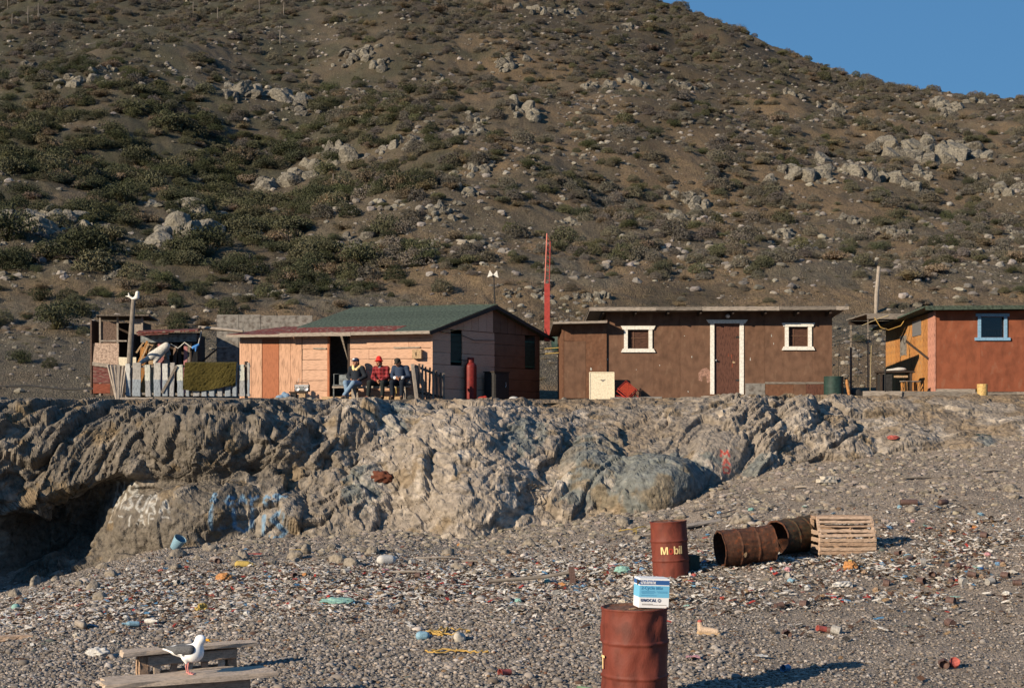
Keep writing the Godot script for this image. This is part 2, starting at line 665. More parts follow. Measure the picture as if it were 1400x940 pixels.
func make_materials() -> void:
	var g := Vector3(0.5, 5.0, 5.0)    # boards lying along x
	var gv := Vector3(5.0, 0.5, 5.0)   # upright boards
	var m: StandardMaterial3D
	m = pm("cliff", Color.WHITE, 0.95, "rock", 0.55, "rock_h", 3.5)
	m.vertex_color_use_as_albedo = true
	m = pm("beach", Color.WHITE, 0.95, "soil", 0.8, "fine_h", 2.5)
	m.vertex_color_use_as_albedo = true
	m = pm("hill", Color.WHITE, 0.97, "soil", 0.3, "fine_h", 9.0)
	m.vertex_color_use_as_albedo = true
	m = pm("stone", Color.WHITE, 0.93, "rock", 1.2, "", 0.0, "", false)
	m.vertex_color_use_as_albedo = true
	m = pm("leaf", Color.WHITE, 0.9)
	m.vertex_color_use_as_albedo = true
	m.metallic_specular = 0.2
	pm("outcrop", lin(0.20, 0.183, 0.152), 0.95, "rock", 0.5, "rock_h", 3.5, "lichen")
	pm("outcrop_dark", lin(0.11, 0.10, 0.085), 0.95, "rock", 0.5, "rock_h", 3.5, "lichen")
	pm("boulder_blue", lin(0.20, 0.205, 0.20), 0.9, "rock", 0.8, "rock_h", 3.0)
	pm("rubble", lin(0.30, 0.26, 0.21), 0.95, "rock", 1.0, "rock_h", 2.0)
	# shacks
	pm("peach", lin(0.56, 0.352, 0.245), 0.85, "streak", Vector3(0.5, 3.0, 3.0), "", 0.0, "")
	pm("peach_b", lin(0.53, 0.328, 0.226), 0.85, "streak", Vector3(0.6, 3.0, 3.0), "", 0.0, "")
	pm("peach_v", lin(0.56, 0.335, 0.222), 0.85, "streak", Vector3(3.0, 0.4, 3.0), "", 0.0, "stain")
	pm("dark_board", lin(0.145, 0.10, 0.078), 0.9, "grain", Vector3(1.5, 2.0, 1.5))
	pm("door_orange", lin(0.36, 0.135, 0.068), 0.8, "streak", Vector3(3.0, 0.5, 3.0), "", 0.0, "")
	pm("green_roof", lin(0.078, 0.105, 0.080), 0.9, "soil", 0.6, "fine_h", 0.6)
	pm("green_roof_b", lin(0.068, 0.092, 0.070), 0.9, "soil", 0.6, "fine_h", 0.6)
	pm("red_roof", lin(0.18, 0.05, 0.04), 0.85, "soil", 0.6, "fine_h", 0.6, "chip_grey")
	pm("weathered", lin(0.36, 0.31, 0.26), 0.92, "grain", g, "fine_h", 0.4)
	pm("weathered_v", lin(0.36, 0.31, 0.26), 0.92, "grain", gv, "fine_h", 0.4)
	pm("grey_wood", lin(0.23, 0.20, 0.17), 0.93, "grain", g, "fine_h", 0.4)
	pm("grey_wood_v", lin(0.23, 0.20, 0.17), 0.93, "grain", gv, "fine_h", 0.4)
	pm("dark_wood", lin(0.055, 0.04, 0.032), 0.93, "grain", gv)
	pm("tan_wood", lin(0.46, 0.32, 0.19), 0.85, "grain", 2.0)
	pm("brown_paint", lin(0.150, 0.083, 0.053), 0.82, "faint", 0.35, "", 0.0, "")
	pm("brown_paint_b", lin(0.143, 0.078, 0.049), 0.82, "faint", 0.45, "", 0.0, "")
	pm("brown_annex", lin(0.150, 0.072, 0.041), 0.82, "faint", 0.9, "", 0.0, "")
	pm("brown_door", lin(0.115, 0.05, 0.034), 0.7, "grain", Vector3(3.0, 0.5, 3.0), "", 0.0, "")
	pm("white_paint", lin(0.74, 0.72, 0.66), 0.7, "faint", 1.5, "", 0.0, "")
	for k in ["brown_paint", "brown_paint_b", "brown_annex"]:
		wear(k, "drip", Vector3(0.5, 0.2, 0.5))
	pm("cream", lin(0.70, 0.62, 0.46), 0.75, "faint", 2.0, "", 0.0, "")
	pm("shutter", lin(0.085, 0.04, 0.027), 0.8, "grain", Vector3(0.6, 4.0, 4.0))
	pm("rust_red", lin(0.24, 0.076, 0.038), 0.8, "faint", 0.25)
	pm("rust_red_b", lin(0.225, 0.070, 0.036), 0.8, "faint", 0.3)
	for k in ["rust_red", "rust_red_b"]:
		wear(k, "drip", Vector3(0.45, 0.2, 0.45))
	pm("ochre", lin(0.50, 0.235, 0.07), 0.85, "grain", Vector3(3.0, 0.5, 3.0), "", 0.0, "chip_grey")
	pm("ochre_b", lin(0.44, 0.20, 0.065), 0.85, "grain", Vector3(3.0, 0.5, 3.0), "", 0.0, "stain")
	pm("pink_board", lin(0.52, 0.25, 0.18), 0.85, "grain", Vector3(3.0, 0.5, 3.0))
	pm("bare_patch", lin(0.34, 0.20, 0.15), 0.88, "mottle", 2.0)
	pm("pink_plank", lin(0.50, 0.22, 0.22), 0.85, "grain", gv)
	pm("blue_paint", lin(0.20, 0.36, 0.52), 0.7, "faint", 2.0)
	pm("grey_sheet", lin(0.23, 0.215, 0.195), 0.8, "mottle", 0.9, "", 0.0, "stain")
	pm("blue_grey", lin(0.24, 0.27, 0.28), 0.8, "mottle", 1.2, "", 0.0, "stain")
	pm("maroon", lin(0.17, 0.055, 0.05), 0.85, "grain", g, "", 0.0, "chip_grey")
	pm("oxide", lin(0.24, 0.07, 0.04), 0.85, "grain", g)
	pm("concrete", lin(0.34, 0.32, 0.29), 0.92, "mottle", 2.0, "fine_h", 0.4)
	pm("green_paint", lin(0.022, 0.05, 0.042), 0.6, "mottle", 1.2)
	pm("green_frame", lin(0.05, 0.15, 0.12), 0.7, "mottle", 1.2)
	pm("roof_felt", lin(0.14, 0.12, 0.10), 0.95, "soil", 0.8)
	pm("red_enamel", lin(0.20, 0.022, 0.018), 0.5, "mottle", 1.0)
	pm("mast_red", lin(0.36, 0.05, 0.04), 0.6, "faint", 1.0)
	pm("mast_pink", lin(0.55, 0.17, 0.13), 0.6)
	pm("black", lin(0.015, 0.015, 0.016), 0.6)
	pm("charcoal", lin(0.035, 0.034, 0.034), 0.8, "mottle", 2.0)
	pm("steel", lin(0.35, 0.35, 0.36), 0.45)
	M.steel.metallic = 0.7
	var gl := pm("glass", Color(0.02, 0.025, 0.03, 0.35), 0.08)
	gl.transparency = BaseMaterial3D.TRANSPARENCY_ALPHA
	gl.metallic_specular = 0.5
	# beach
	pm("drum_red", lin(0.165, 0.040, 0.026), 0.62, "faint", Vector3(1.4, 0.6, 1.4), "fine_h", 0.15, "rust_soft")
	pm("drum_rust", lin(0.085, 0.042, 0.026), 0.85, "mottle", 1.6, "fine_h", 0.4, "rust")
	pm("drum_olive", lin(0.068, 0.055, 0.030), 0.8, "mottle", 1.6, "fine_h", 0.4, "rust")
	pm("drum_top", lin(0.22, 0.12, 0.08), 0.85, "mottle", 2.0, "fine_h", 0.3, "rust")
	pm("crate", lin(0.50, 0.36, 0.26), 0.9, "grain", Vector3(1.0, 6.0, 6.0), "fine_h", 0.3)
	pm("crate_b", lin(0.42, 0.285, 0.195), 0.9, "grain", Vector3(1.0, 6.0, 6.0), "fine_h", 0.3)
	pm("bench_wood", lin(0.60, 0.48, 0.37), 0.92, "grain", Vector3(0.8, 6.0, 6.0), "fine_h", 0.4)
	pm("letter_cream", lin(0.68, 0.50, 0.24), 0.7)
	pm("letter_red", lin(0.30, 0.03, 0.02), 0.7)
	pm("card_white", lin(0.72, 0.73, 0.74), 0.7)
	pm("card_blue", lin(0.03, 0.10, 0.28), 0.6)
	pm("card_cyan", lin(0.14, 0.42, 0.62), 0.6)
	pm("print_navy", lin(0.03, 0.05, 0.12), 0.7)
	pm("print_cyan", lin(0.06, 0.25, 0.45), 0.7)
	pm("olive_rug", lin(0.105, 0.085, 0.020), 1.0, "soil", 3.0, "fine_h", 2.0)
	pm("white_cloth", lin(0.62, 0.60, 0.55), 0.95, "mottle", 3.0)
	pm("blue_cloth", lin(0.06, 0.20, 0.50), 0.9)
	pm("denim", lin(0.20, 0.30, 0.42), 0.95, "mottle", 5.0)
	pm("navy_jacket", lin(0.018, 0.024, 0.034), 0.9, "mottle", 5.0)
	pm("navy_shirt", lin(0.035, 0.055, 0.10), 0.95, "mottle", 5.0)
	pm("dark_trousers", lin(0.022, 0.027, 0.027), 0.95, "mottle", 5.0)
	pm("blue_black", lin(0.013, 0.019, 0.03), 0.95, "mottle", 5.0)
	pm("fleece", lin(0.70, 0.52, 0.26), 1.0)
	pm("skin", lin(0.29, 0.14, 0.085), 0.6)
	M.skin.subsurf_scatter_enabled = true
	M.skin.subsurf_scatter_strength = 0.15
	pm("hair", lin(0.012, 0.01, 0.009), 0.8)
	pm("hat_red", lin(0.60, 0.025, 0.02), 0.85)
	pm("cap_navy", lin(0.02, 0.035, 0.08), 0.85)
	pm("cap_dark", lin(0.03, 0.028, 0.026), 0.85)
	pm("shoe_tan", lin(0.36, 0.25, 0.15), 0.85)
	pm("shoe_dark", lin(0.06, 0.04, 0.028), 0.8)
	m = pm("flannel", Color.WHITE, 0.95)
	m.albedo_texture = T.check
	m.uv1_triplanar = true
	m.uv1_scale = Vector3.ONE * 4.5
	pm("gull_white", lin(0.78, 0.78, 0.77), 0.85)
	pm("gull_grey", lin(0.125, 0.128, 0.134), 0.85, "mottle", 8.0)
	pm("gull_black", lin(0.02, 0.02, 0.02), 0.8)
	pm("gull_yellow", lin(0.72, 0.36, 0.03), 0.6)
	pm("gull_pink", lin(0.62, 0.24, 0.22), 0.7)
	pm("rope_yellow", lin(0.42, 0.27, 0.08), 0.95)
	pm("cord", lin(0.44, 0.36, 0.20), 0.9)
	pm("cord_dark", lin(0.10, 0.085, 0.07), 0.9)
	for c in [["tin_rust", 0.06, 0.0, 0.0], ["tin_silver", 0.40, 0.39, 0.37], ["plastic_white", 0.72, 0.71, 0.68], ["plastic_blue", 0.10, 0.30, 0.55], ["plastic_lightblue", 0.22, 0.48, 0.66], ["plastic_yellow", 0.62, 0.42, 0.05], ["plastic_orange", 0.60, 0.23, 0.03], ["plastic_red", 0.50, 0.04, 0.03], ["plastic_pink", 0.66, 0.30, 0.36], ["plastic_teal", 0.25, 0.56, 0.50], ["plastic_green", 0.06, 0.20, 0.09], ["card_brown", 0.36, 0.22, 0.12], ["leather", 0.64, 0.46, 0.32], ["glass_brown", 0.10, 0.045, 0.015], ["bone", 0.66, 0.60, 0.50]]:
		pm(c[0], lin(lerpf(c[1], 0.28, 0.32), lerpf(c[2], 0.25, 0.32), lerpf(c[3], 0.21, 0.32)), 0.65, "mottle", 6.0, "", 0.0, "", false)

# ------------------------------------------------------------------ the land
# the rock face: for each station x, seven points (d, y) from foot to brink
const KX := [-18.0, -14.6, -13.3, -12.3, -11.2, -10.3, -9.5, -8.7, -7.2, -5.6, -4.5, -3.0, -1.0, 0.9, 2.2, 3.3, 5.0, 7.0, 9.5, 13.0, 18.0]
const KP := [
	[[25.00, -1.50], [26.00, -0.40], [27.50, 0.50], [29.00, 1.10], [30.50, 1.70], [32.60, 2.50], [35.80, 3.24]],
	[[26.40, -1.40], [27.20, -0.30], [28.00, 0.50], [29.00, 1.10], [30.40, 1.70], [32.60, 2.50], [35.80, 3.25]],
	[[27.40, -1.30], [28.10, -0.20], [28.80, 0.50], [29.80, 1.10], [30.90, 1.60], [32.80, 2.50], [35.80, 3.25]],
	[[30.00, -1.40], [31.80, -0.75], [32.80, -0.10], [32.60, 0.40], [31.80, 0.80], [33.10, 2.50], [35.80, 3.25]],
	[[32.40, -1.18], [34.20, -0.50], [34.60, 0.20], [34.00, 0.65], [32.70, 0.90], [33.40, 2.55], [35.80, 3.25]],
	[[32.60, -0.98], [34.00, -0.35], [34.40, 0.40], [34.00, 1.00], [32.90, 1.25], [33.50, 2.55], [35.90, 3.25]],
	[[32.40, -0.75], [33.10, -0.15], [33.50, 0.60], [33.90, 1.20], [33.10, 1.50], [33.60, 2.60], [36.00, 3.25]],
	[[31.80, -0.50], [32.10, 0.10], [32.50, 0.70], [33.10, 1.25], [32.85, 1.60], [33.50, 2.60], [36.00, 3.25]],
	[[31.30, -0.22], [31.60, 0.30], [32.10, 0.85], [32.80, 1.30], [32.60, 1.70], [33.30, 2.60], [36.20, 3.25]],
	[[31.60, -0.05], [31.90, 0.45], [32.50, 1.00], [33.20, 1.50], [33.10, 1.95], [33.90, 2.70], [36.40, 3.25]],
	[[31.80, 0.00], [32.30, 0.50], [32.90, 1.00], [33.40, 1.50], [33.60, 1.95], [34.20, 2.70], [36.40, 3.25]],
	[[31.90, 0.10], [32.40, 0.55], [32.90, 1.05], [33.40, 1.55], [34.00, 2.10], [34.90, 2.75], [36.60, 3.26]],
	[[30.90, -0.02], [31.40, 0.60], [32.00, 1.20], [32.80, 1.75], [33.70, 2.30], [35.10, 2.90], [37.30, 3.30]],
	[[31.60, 0.18], [32.20, 0.70], [32.90, 1.25], [33.70, 1.75], [34.70, 2.30], [36.00, 2.80], [38.20, 3.32]],
	[[32.00, 0.45], [32.50, 0.90], [33.20, 1.35], [34.10, 1.80], [35.20, 2.30], [36.70, 2.85], [38.80, 3.34]],
	[[31.70, 0.60], [32.10, 1.00], [32.80, 1.35], [34.00, 1.75], [35.40, 2.30], [36.90, 2.88], [39.00, 3.36]],
	[[33.40, 1.15], [33.80, 1.50], [34.30, 1.90], [34.90, 2.30], [35.70, 2.65], [37.10, 3.05], [39.20, 3.40]],
	[[34.30, 1.55], [34.80, 1.90], [35.30, 2.25], [35.80, 2.60], [36.50, 2.90], [37.60, 3.18], [39.20, 3.44]],
	[[34.80, 1.75], [35.40, 2.02], [36.00, 2.32], [36.60, 2.60], [37.30, 2.88], [38.20, 3.16], [39.40, 3.46]],
	[[35.30, 2.10], [36.00, 2.32], [36.70, 2.55], [37.40, 2.78], [38.20, 3.02], [39.00, 3.27], [39.70, 3.48]],
	[[35.50, 2.30], [36.20, 2.50], [36.90, 2.70], [37.60, 2.90], [38.30, 3.10], [39.00, 3.30], [39.80, 3.50]]]

func station(x: float) -> Array:
	var i := 1
	while i < KX.size() - 2 and x > KX[i]:
		i += 1
	var t: float = clampf((x - KX[i - 1]) / (KX[i] - KX[i - 1]), 0.0, 1.0)
	var o := []
	for k in 7:
		var v := []
		for c in 2:
			var p0: float = KP[maxi(i - 2, 0)][k][c]
			var p1: float = KP[i - 1][k][c]
			var p2: float = KP[i][k][c]
			var p3: float = KP[mini(i + 1, KP.size() - 1)][k][c]
			var a := lerpf(p1, p2, t * t * (3.0 - 2.0 * t))
			v.append(lerpf(a, cubic_interpolate(p1, p2, p0, p3, t), 0.4))
		o.append(Vector2(v[0], v[1]))
	o[6] += Vector2(0.25 * n_low.get_noise_1d(x * 0.9), 0.05 * n_low.get_noise_1d(x * 1.1 + 30.0) + 0.025 * n_low.get_noise_1d(x * 4.3))
	return o

var foot_cache := {}
func foot(x: float) -> Vector2:
	var key := int(round(x * 20.0))
	if not foot_cache.has(key):
		foot_cache[key] = station(key / 20.0)[0]
	return foot_cache[key]

func beach_y(x: float, d: float) -> float:
	var f := foot(x)
	var g0 := table([-12.0, -5.0, -2.0, 1.0, 5.0, 10.0, 16.0], [-1.05, -0.26, -0.06, 0.0, 0.06, 0.25, 0.6], x)
	var t := (d - 14.0) / (f.x - 14.0)
	var y := g0
	if t > 0.0:
		y = lerpf(g0, f.y + 0.12, pow(minf(t, 1.0), 1.7))
		if t > 1.0:
			y += (d - f.x) * 0.25
	else:
		y += (d - 14.0) * 0.03
	return y + 0.05 * n_low.get_noise_2d(x * 0.5, d * 0.5) + 0.015 * n_low.get_noise_2d(x * 2.1, d * 2.1)

func terrace_y(x: float, d: float) -> float:
	return 3.34 + 0.014 * maxf(x, 0.0) + 0.018 * (d - 39.0) + 0.02 * n_low.get_noise_2d(x * 0.4, d * 0.4)

var CU := PackedVector3Array()
var CH := PackedFloat32Array()
func prime_cells() -> void:
	var r := RandomNumberGenerator.new()
	r.seed = 91
	for i in 2048:
		CU.append(Vector3(r.randf(), r.randf(), r.randf_range(-1, 1)))
		CH.append(r.randf_range(-1, 1))
		CH.append(r.randf_range(-1, 1))

func blocks(u: float, w: float, sd: int) -> Vector2:
	# broken rock: each cell is a block with a height and a tilt of its own; y is the gap to the next block
	var iu := floori(u)
	var iw := floori(w)
	var f1 := 9.0
	var f2 := 9.0
	var h := 0.0
	for a in range(iu - 1, iu + 2):
		for b in range(iw - 1, iw + 2):
			var k := (a * 73 + b * 179 + sd * 37 + a * b * 7) & 2047
			var c := CU[k]
			var du := a + c.x - u
			var dw := b + c.y - w
			var q := du * du + dw * dw
			if q < f1:
				f2 = f1
				f1 = q
				h = c.z - 0.9 * (CH[k * 2] * du + CH[k * 2 + 1] * dw)
			elif q < f2:
				f2 = q
	return Vector2(h, sqrt(f2) - sqrt(f1))

# letters as strokes, each in a box 1 wide and 1 high
const STROKES := {
	"N": [[[0, 0], [0, 1]], [[0, 1], [1, 0]], [[1, 0], [1, 1]]],
	"O": [[[0.5, 0], [0.05, 0.25], [0.05, 0.75], [0.5, 1], [0.95, 0.75], [0.95, 0.25], [0.5, 0]]],
	"B": [[[0, 0], [0, 1], [0.8, 0.85], [0.7, 0.55], [0, 0.5]], [[0.7, 0.5], [0.95, 0.25], [0.8, 0.03], [0, 0]]],
	"A": [[[0, 0], [0.5, 1], [1, 0]], [[0.25, 0.4], [0.8, 0.4]]],
	"S": [[[0.95, 0.9], [0.4, 1], [0.05, 0.75], [0.5, 0.52], [0.95, 0.25], [0.6, 0], [0.05, 0.1]]],
	"U": [[[0, 1], [0.05, 0.2], [0.5, 0], [0.95, 0.2], [1, 1]]],
	"R": [[[0, 0], [0, 1], [0.85, 0.9], [0.8, 0.55], [0, 0.5]], [[0.35, 0.5], [1, 0]]],
	"M": [[[0, 0], [0.1, 1], [0.5, 0.4], [0.9, 1], [1, 0]]],
	"D": [[[0, 0], [0, 1], [0.8, 0.85], [1, 0.45], [0.75, 0.05], [0, 0]]],
	"L": [[[0, 1], [0, 0], [0.9, 0]]],
	"I": [[[0.5, 0], [0.5, 1]]],
	"F": [[[0, 0], [0, 1], [0.9, 1]], [[0, 0.5], [0.7, 0.5]]],
	"Y": [[[0, 1], [0.45, 0.5], [1, 1]], [[0.45, 0.5], [0.4, 0]]],
	"-": [[[0, 0.5], [1, 0.5]]],
	"c": [[[0.9, 0.8], [0.4, 1], [0.05, 0.5], [0.4, 0], [0.9, 0.2]]],
}
# hand painted on the rock: letter, left x, foot y, width, height, stroke radius, paint
const PAINTED := [
	["N", -9.40, 1.02, 0.24, 0.24, 0.028, 0], ["O", -8.98, 1.03, 0.26, 0.22, 0.028, 0],
	["B", -9.42, 0.72, 0.20, 0.27, 0.028, 0], ["A", -9.14, 0.72, 0.20, 0.27, 0.028, 0], ["S", -8.86, 0.70, 0.24, 0.30, 0.030, 0], ["U", -8.52, 0.66, 0.22, 0.32, 0.030, 0], ["R", -8.20, 0.64, 0.24, 0.34, 0.030, 0], ["A", -7.84, 0.66, 0.20, 0.26, 0.028, 0],
	["L", -9.40, 0.36, 0.14, 0.24, 0.018, 0], ["-", -8.96, 0.48, 0.14, 0.10, 0.013, 0], ["I", -8.70, 0.34, 0.16, 0.22, 0.013, 0], ["A", -8.42, 0.36, 0.18, 0.24, 0.013, 0], ["F", -8.12, 0.40, 0.18, 0.22, 0.014, 0], ["-", -7.80, 0.50, 0.18, 0.10, 0.013, 0],
	["B", -6.72, 0.92, 0.16, 0.14, 0.022, 1], ["c", -6.38, 0.84, 0.16, 0.16, 0.030, 1], ["A", -6.14, 0.84, 0.18, 0.18, 0.026, 1], ["Y", -5.92, 0.82, 0.18, 0.18, 0.026, 1], ["c", -5.62, 0.84, 0.16, 0.16, 0.028, 1], ["S", -5.40, 0.88, 0.14, 0.16, 0.022, 1], ["-", -5.24, 0.92, 0.14, 0.14, 0.022, 1],
	["L", -6.64, 0.32, 0.28, 0.50, 0.036, 1], ["U", -6.20, 0.22, 0.38, 0.50, 0.034, 1], ["I", -5.66, 0.16, 0.20, 0.40, 0.040, 1], ["S", -5.40, 0.06, 0.34, 0.56, 0.044, 1],
	["M", 4.97, 1.86, 0.20, 0.14, 0.020, 2], ["A", 5.00, 1.67, 0.16, 0.14, 0.020, 2], ["D", 4.99, 1.48, 0.17, 0.14, 0.020, 2]]

func paint_marks() -> Array:
	var segs := []
	for p in PAINTED:
		for line in STROKES[p[0]]:
			for i in line.size() - 1:
				var a := Vector2(p[1] + line[i][0] * p[3], p[2] + line[i][1] * p[4])
				var b := Vector2(p[1] + line[i + 1][0] * p[3], p[2] + line[i + 1][1] * p[4])
				segs.append([a, b, p[5], p[6]])
	return segs

# swells of the rock face: x, y, half width, half height, how far it stands out, tilt
const SWELLS := [
	[-12.3, 2.6, 1.8, 0.55, 0.5, 0.5], [-7.1, 2.55, 1.5, 0.8, 0.7, 0.1], [-5.5, 2.3, 0.75, 1.0, 0.55, -0.1], [-3.85, 2.62, 0.62, 0.62, 0.6, 0.2], [-4.45, 1.55, 0.7, 0.65, 0.35, 0.4],
	[-7.6, 0.55, 1.9, 0.72, 0.5, 0.1], [-5.2, 0.5, 0.55, 0.55, 0.35, 0.9], [-3.6, 0.9, 0.8, 0.7, 0.3, 0.3], [-1.6, 2.0, 1.4, 0.9, 0.35, 0.5], [-0.7, 0.9, 1.2, 0.75, 0.3, 0.5],
	[1.9, 1.55, 0.85, 0.75, 0.6, 0.8], [3.25, 1.15, 1.35, 0.62, 0.75, 0.15], [5.0, 1.9, 0.95, 0.6, 0.45, 0.6], [6.2, 2.3, 0.55, 0.5, 0.5, 0.9], [7.2, 2.65, 0.9, 0.38, 0.5, 0.6], [9.9, 2.15, 1.0, 0.4, 0.3, 0.1], [11.4, 2.05, 0.7, 0.35, 0.3, 0.0], [8.6, 2.05, 0.5, 0.35, 0.25, 0.3], [13.2, 2.45, 1.2, 0.35, 0.25, 0.0]]

func build_cliff() -> void:
	prime_cells()
	var nx := 1090
	var nt := 204
	var x0 := -17.6
	var x1 := 17.6
	var v := PackedVector3Array()
	v.resize(nx * nt)
	var span := PackedFloat32Array()
	span.resize(nx)
	for i in nx:
		var x := lerpf(x0, x1, float(i) / (nx - 1))
		var s := station(x)
		s.push_front(Vector2(s[0].x - 0.35, s[0].y - 0.8))
		# spread the rows evenly over the length of the profile
		var cum := [0.0]
		var fine := []
		for k in 57:
			var q := k / 56.0 * 7.0
			var a := mini(int(q), 6)
			fine.append(s[a].cubic_interpolate(s[mini(a + 1, 7)], s[maxi(a - 1, 0)], s[mini(a + 2, 7)], q - a).lerp(s[a].lerp(s[mini(a + 1, 7)], q - a), 0.35))
			if k > 0:
				cum.append(cum[-1] + fine[k].distance_to(fine[k - 1]))
		span[i] = cum[-1]
		var k := 0
		for j in nt:
			var l: float = cum[-1] * j / (nt - 1)
			while k < 55 and cum[k + 1] < l:
				k += 1
			var t: float = (l - cum[k]) / maxf(cum[k + 1] - cum[k], 1e-6)
			var p: Vector2 = fine[k].lerp(fine[k + 1], t)
			v[j * nx + i] = Vector3(x, p.y, -p.x)
	# lengths measured along the face, so that blocks keep their shape where it turns
	var run := PackedFloat32Array()
	run.resize(v.size())
	var half := nx / 2
	for j in nt:
		for i in range(half + 1, nx):
			run[j * nx + i] = run[j * nx + i - 1] + Vector2(v[j * nx + i].x - v[j * nx + i - 1].x, v[j * nx + i].z - v[j * nx + i - 1].z).length()
		for i in range(half - 1, -1, -1):
			run[j * nx + i] = run[j * nx + i + 1] - Vector2(v[j * nx + i].x - v[j * nx + i + 1].x, v[j * nx + i].z - v[j * nx + i + 1].z).length()
	var hs := PackedFloat32Array()
	hs.resize(v.size())
	var rough := hs.duplicate()
	var grit := hs.duplicate()
	# push the face out along its own direction into blocks, ledges and cracks
	var out := v.duplicate()
	var col := PackedColorArray()
	col.resize(v.size())
	var segs := paint_marks()
	var xs_amp := [-17.0, -12.0, -6.0, -4.6, -3.0, -1.0, 1.0, 3.2, 5.0, 6.2, 8.0, 9.0, 11.0, 17.0]
	var big := [0.30, 0.32, 0.36, 0.36, 0.28, 0.22, 0.22, 0.16, 0.16, 0.46, 0.40, 0.18, 0.12, 0.10]
	var mid := [0.21, 0.22, 0.22, 0.19, 0.15, 0.14, 0.13, 0.09, 0.08, 0.20, 0.17, 0.10, 0.07, 0.065]
	# the direction in which the face looks, evened out over about half a metre
	var nr := PackedVector3Array()
	nr.resize(v.size())
	for j in nt:
		for i in nx:
			var a := v[j * nx + mini(i + 1, nx - 1)] - v[j * nx + maxi(i - 1, 0)]
			var b := v[mini(j + 1, nt - 1) * nx + i] - v[maxi(j - 1, 0) * nx + i]
			nr[j * nx + i] = a.cross(b).normalized()
	for pass_no in 2:
		var step := nx if pass_no == 0 else 1
		var many := nt if pass_no == 0 else nx
		var lanes := nx if pass_no == 0 else nt
		for l in lanes:
			var start := l if pass_no == 0 else l * nx
			var cum := PackedVector3Array()
			cum.resize(many + 1)
			for k in many:
				cum[k + 1] = cum[k] + nr[start + k * step]
			for k in many:
				nr[start + k * step] = (cum[mini(k + 19, many)] - cum[maxi(k - 18, 0)]).normalized()
	var ca := cos(0.62)
	var sa := sin(0.62)
	for i in nx:
		var x := v[i].x
		var am_b := table_lin(xs_amp, big, x)
		var am_m := table_lin(xs_amp, mid, x)
		var strat := table_lin([-17.0, -9.0, -4.0, 0.0, 4.0, 6.0, 9.0, 17.0], [1.0, 1.05, 1.0, 1.0, 1.0, 1.8, 1.6, 1.1], x)
		for j in nt:
			var id := j * nx + i
			var p := v[id]
			var n := nr[id]
			var t := float(j) / (nt - 1)
			var steep := absf(v[j * nx + mini(i + 3, nx - 1)].z - v[j * nx + maxi(i - 3, 0)].z) / 0.194
			var calm := 1.0 / (1.0 + maxf(0.0, steep - 0.6) * 1.6)
			# smooth panels that invite writing
			var slate := maxf(smoothstep(0.55, 0.2, absf(p.x - 5.1)) * smoothstep(0.6, 0.3, absf(p.y - 1.75)), maxf(0.6 * smoothstep(-9.9, -9.3, p.x) * smoothstep(-4.8, -5.3, p.x) * smoothstep(1.4, 1.1, p.y), 0.95 * smoothstep(-9.9, -9.5, p.x) * smoothstep(-7.4, -7.8, p.x) * smoothstep(1.45, 1.25, p.y) * smoothstep(0.1, 0.35, p.y)))
			var y := span[i] * t
			var xr := run[id]
			var wr := 0.6 * n_low.get_noise_3d(p.x * 0.8, p.y * 0.8, p.z * 0.8)
			var wr2 := 0.6 * n_low.get_noise_3d(p.x * 0.8 + 40.0, p.y * 0.8, p.z * 0.8)
			var u := (xr * ca + y * sa + wr * 0.28)
			var w := (-xr * sa + y * ca + wr2 * 0.28) * strat
			am_b = table_lin(xs_amp, big, x) * calm * (1.0 - 0.55 * slate)
			am_m = table_lin(xs_amp, mid, x) * calm * (1.0 - 0.85 * slate)
			var bk := blocks(u * 0.62 + 3.0, w * 0.75, 1)
			var mk := blocks(u * 1.7 + 9.0, w * 1.9, 2)
			var h := am_b * (bk.x * 0.66 + 0.20 * smoothstep(0.0, 0.06, bk.y) - 0.2)
			h += am_m * (mk.x * 0.52 + 0.30 * smoothstep(0.0, 0.06, mk.y) - 0.25)
			var tk := blocks(u * 4.3 + 5.0, w * 4.6, 3)
			h += am_m * 0.48 * (tk.x * 0.6 + 0.35 * smoothstep(0.0, 0.1, tk.y))
			var fn := n_fbm.get_noise_3d(p.x * 2.6, p.y * 2.6, p.z * 2.6)
			h += fn * (0.026 + am_m * 0.10)
			var fn2 := n_fine.get_noise_3d(p.x * 11.0, p.y * 11.0, p.z * 11.0)
			h += fn2 * 0.013 * calm * (1.0 - 0.6 * slate)
			for s in SWELLS:
				var dx: float = p.x - s[0]
				if absf(dx) > s[2] * 1.6:
					continue
				var dy: float = p.y - s[1]
				var c := cos(s[5])
				var sn := sin(s[5])
				var qx: float = (dx * c + dy * sn) / s[2]
				var qy: float = (-dx * sn + dy * c) / s[3]
				var r2: float = qx * qx + qy * qy + wr * 0.35
				if r2 < 1.0:
					h += s[4] * pow(1.0 - maxf(r2, 0.0), 0.8) * 0.72
			h *= smoothstep(0.0, 0.08, t) * smoothstep(0.0, 0.05, 1.0 - t)
			var lim := v[(nt - 1) * nx + i].y - 0.012 * (v[(nt - 1) * nx + i].distance_to(p)) + 0.06 * n_low.get_noise_2d(p.x * 2.2, 5.0) + 0.03
			if n.y > 0.02 and p.y + n.y * h > lim:
				h = maxf((lim - p.y) / n.y, 0.0)
			hs[id] = h
			rough[id] = fn
			grit[id] = fn2
	# weather the saw-toothed edges a little
	for pass_no in 2:
		var step := 1 if pass_no == 0 else nx
		var was := hs.duplicate()
		for j in range(1, nt - 1):
			for i in range(1, nx - 1):
				var id := j * nx + i
				hs[id] = was[id] * 0.76 + (was[id - step] + was[id + step]) * 0.12
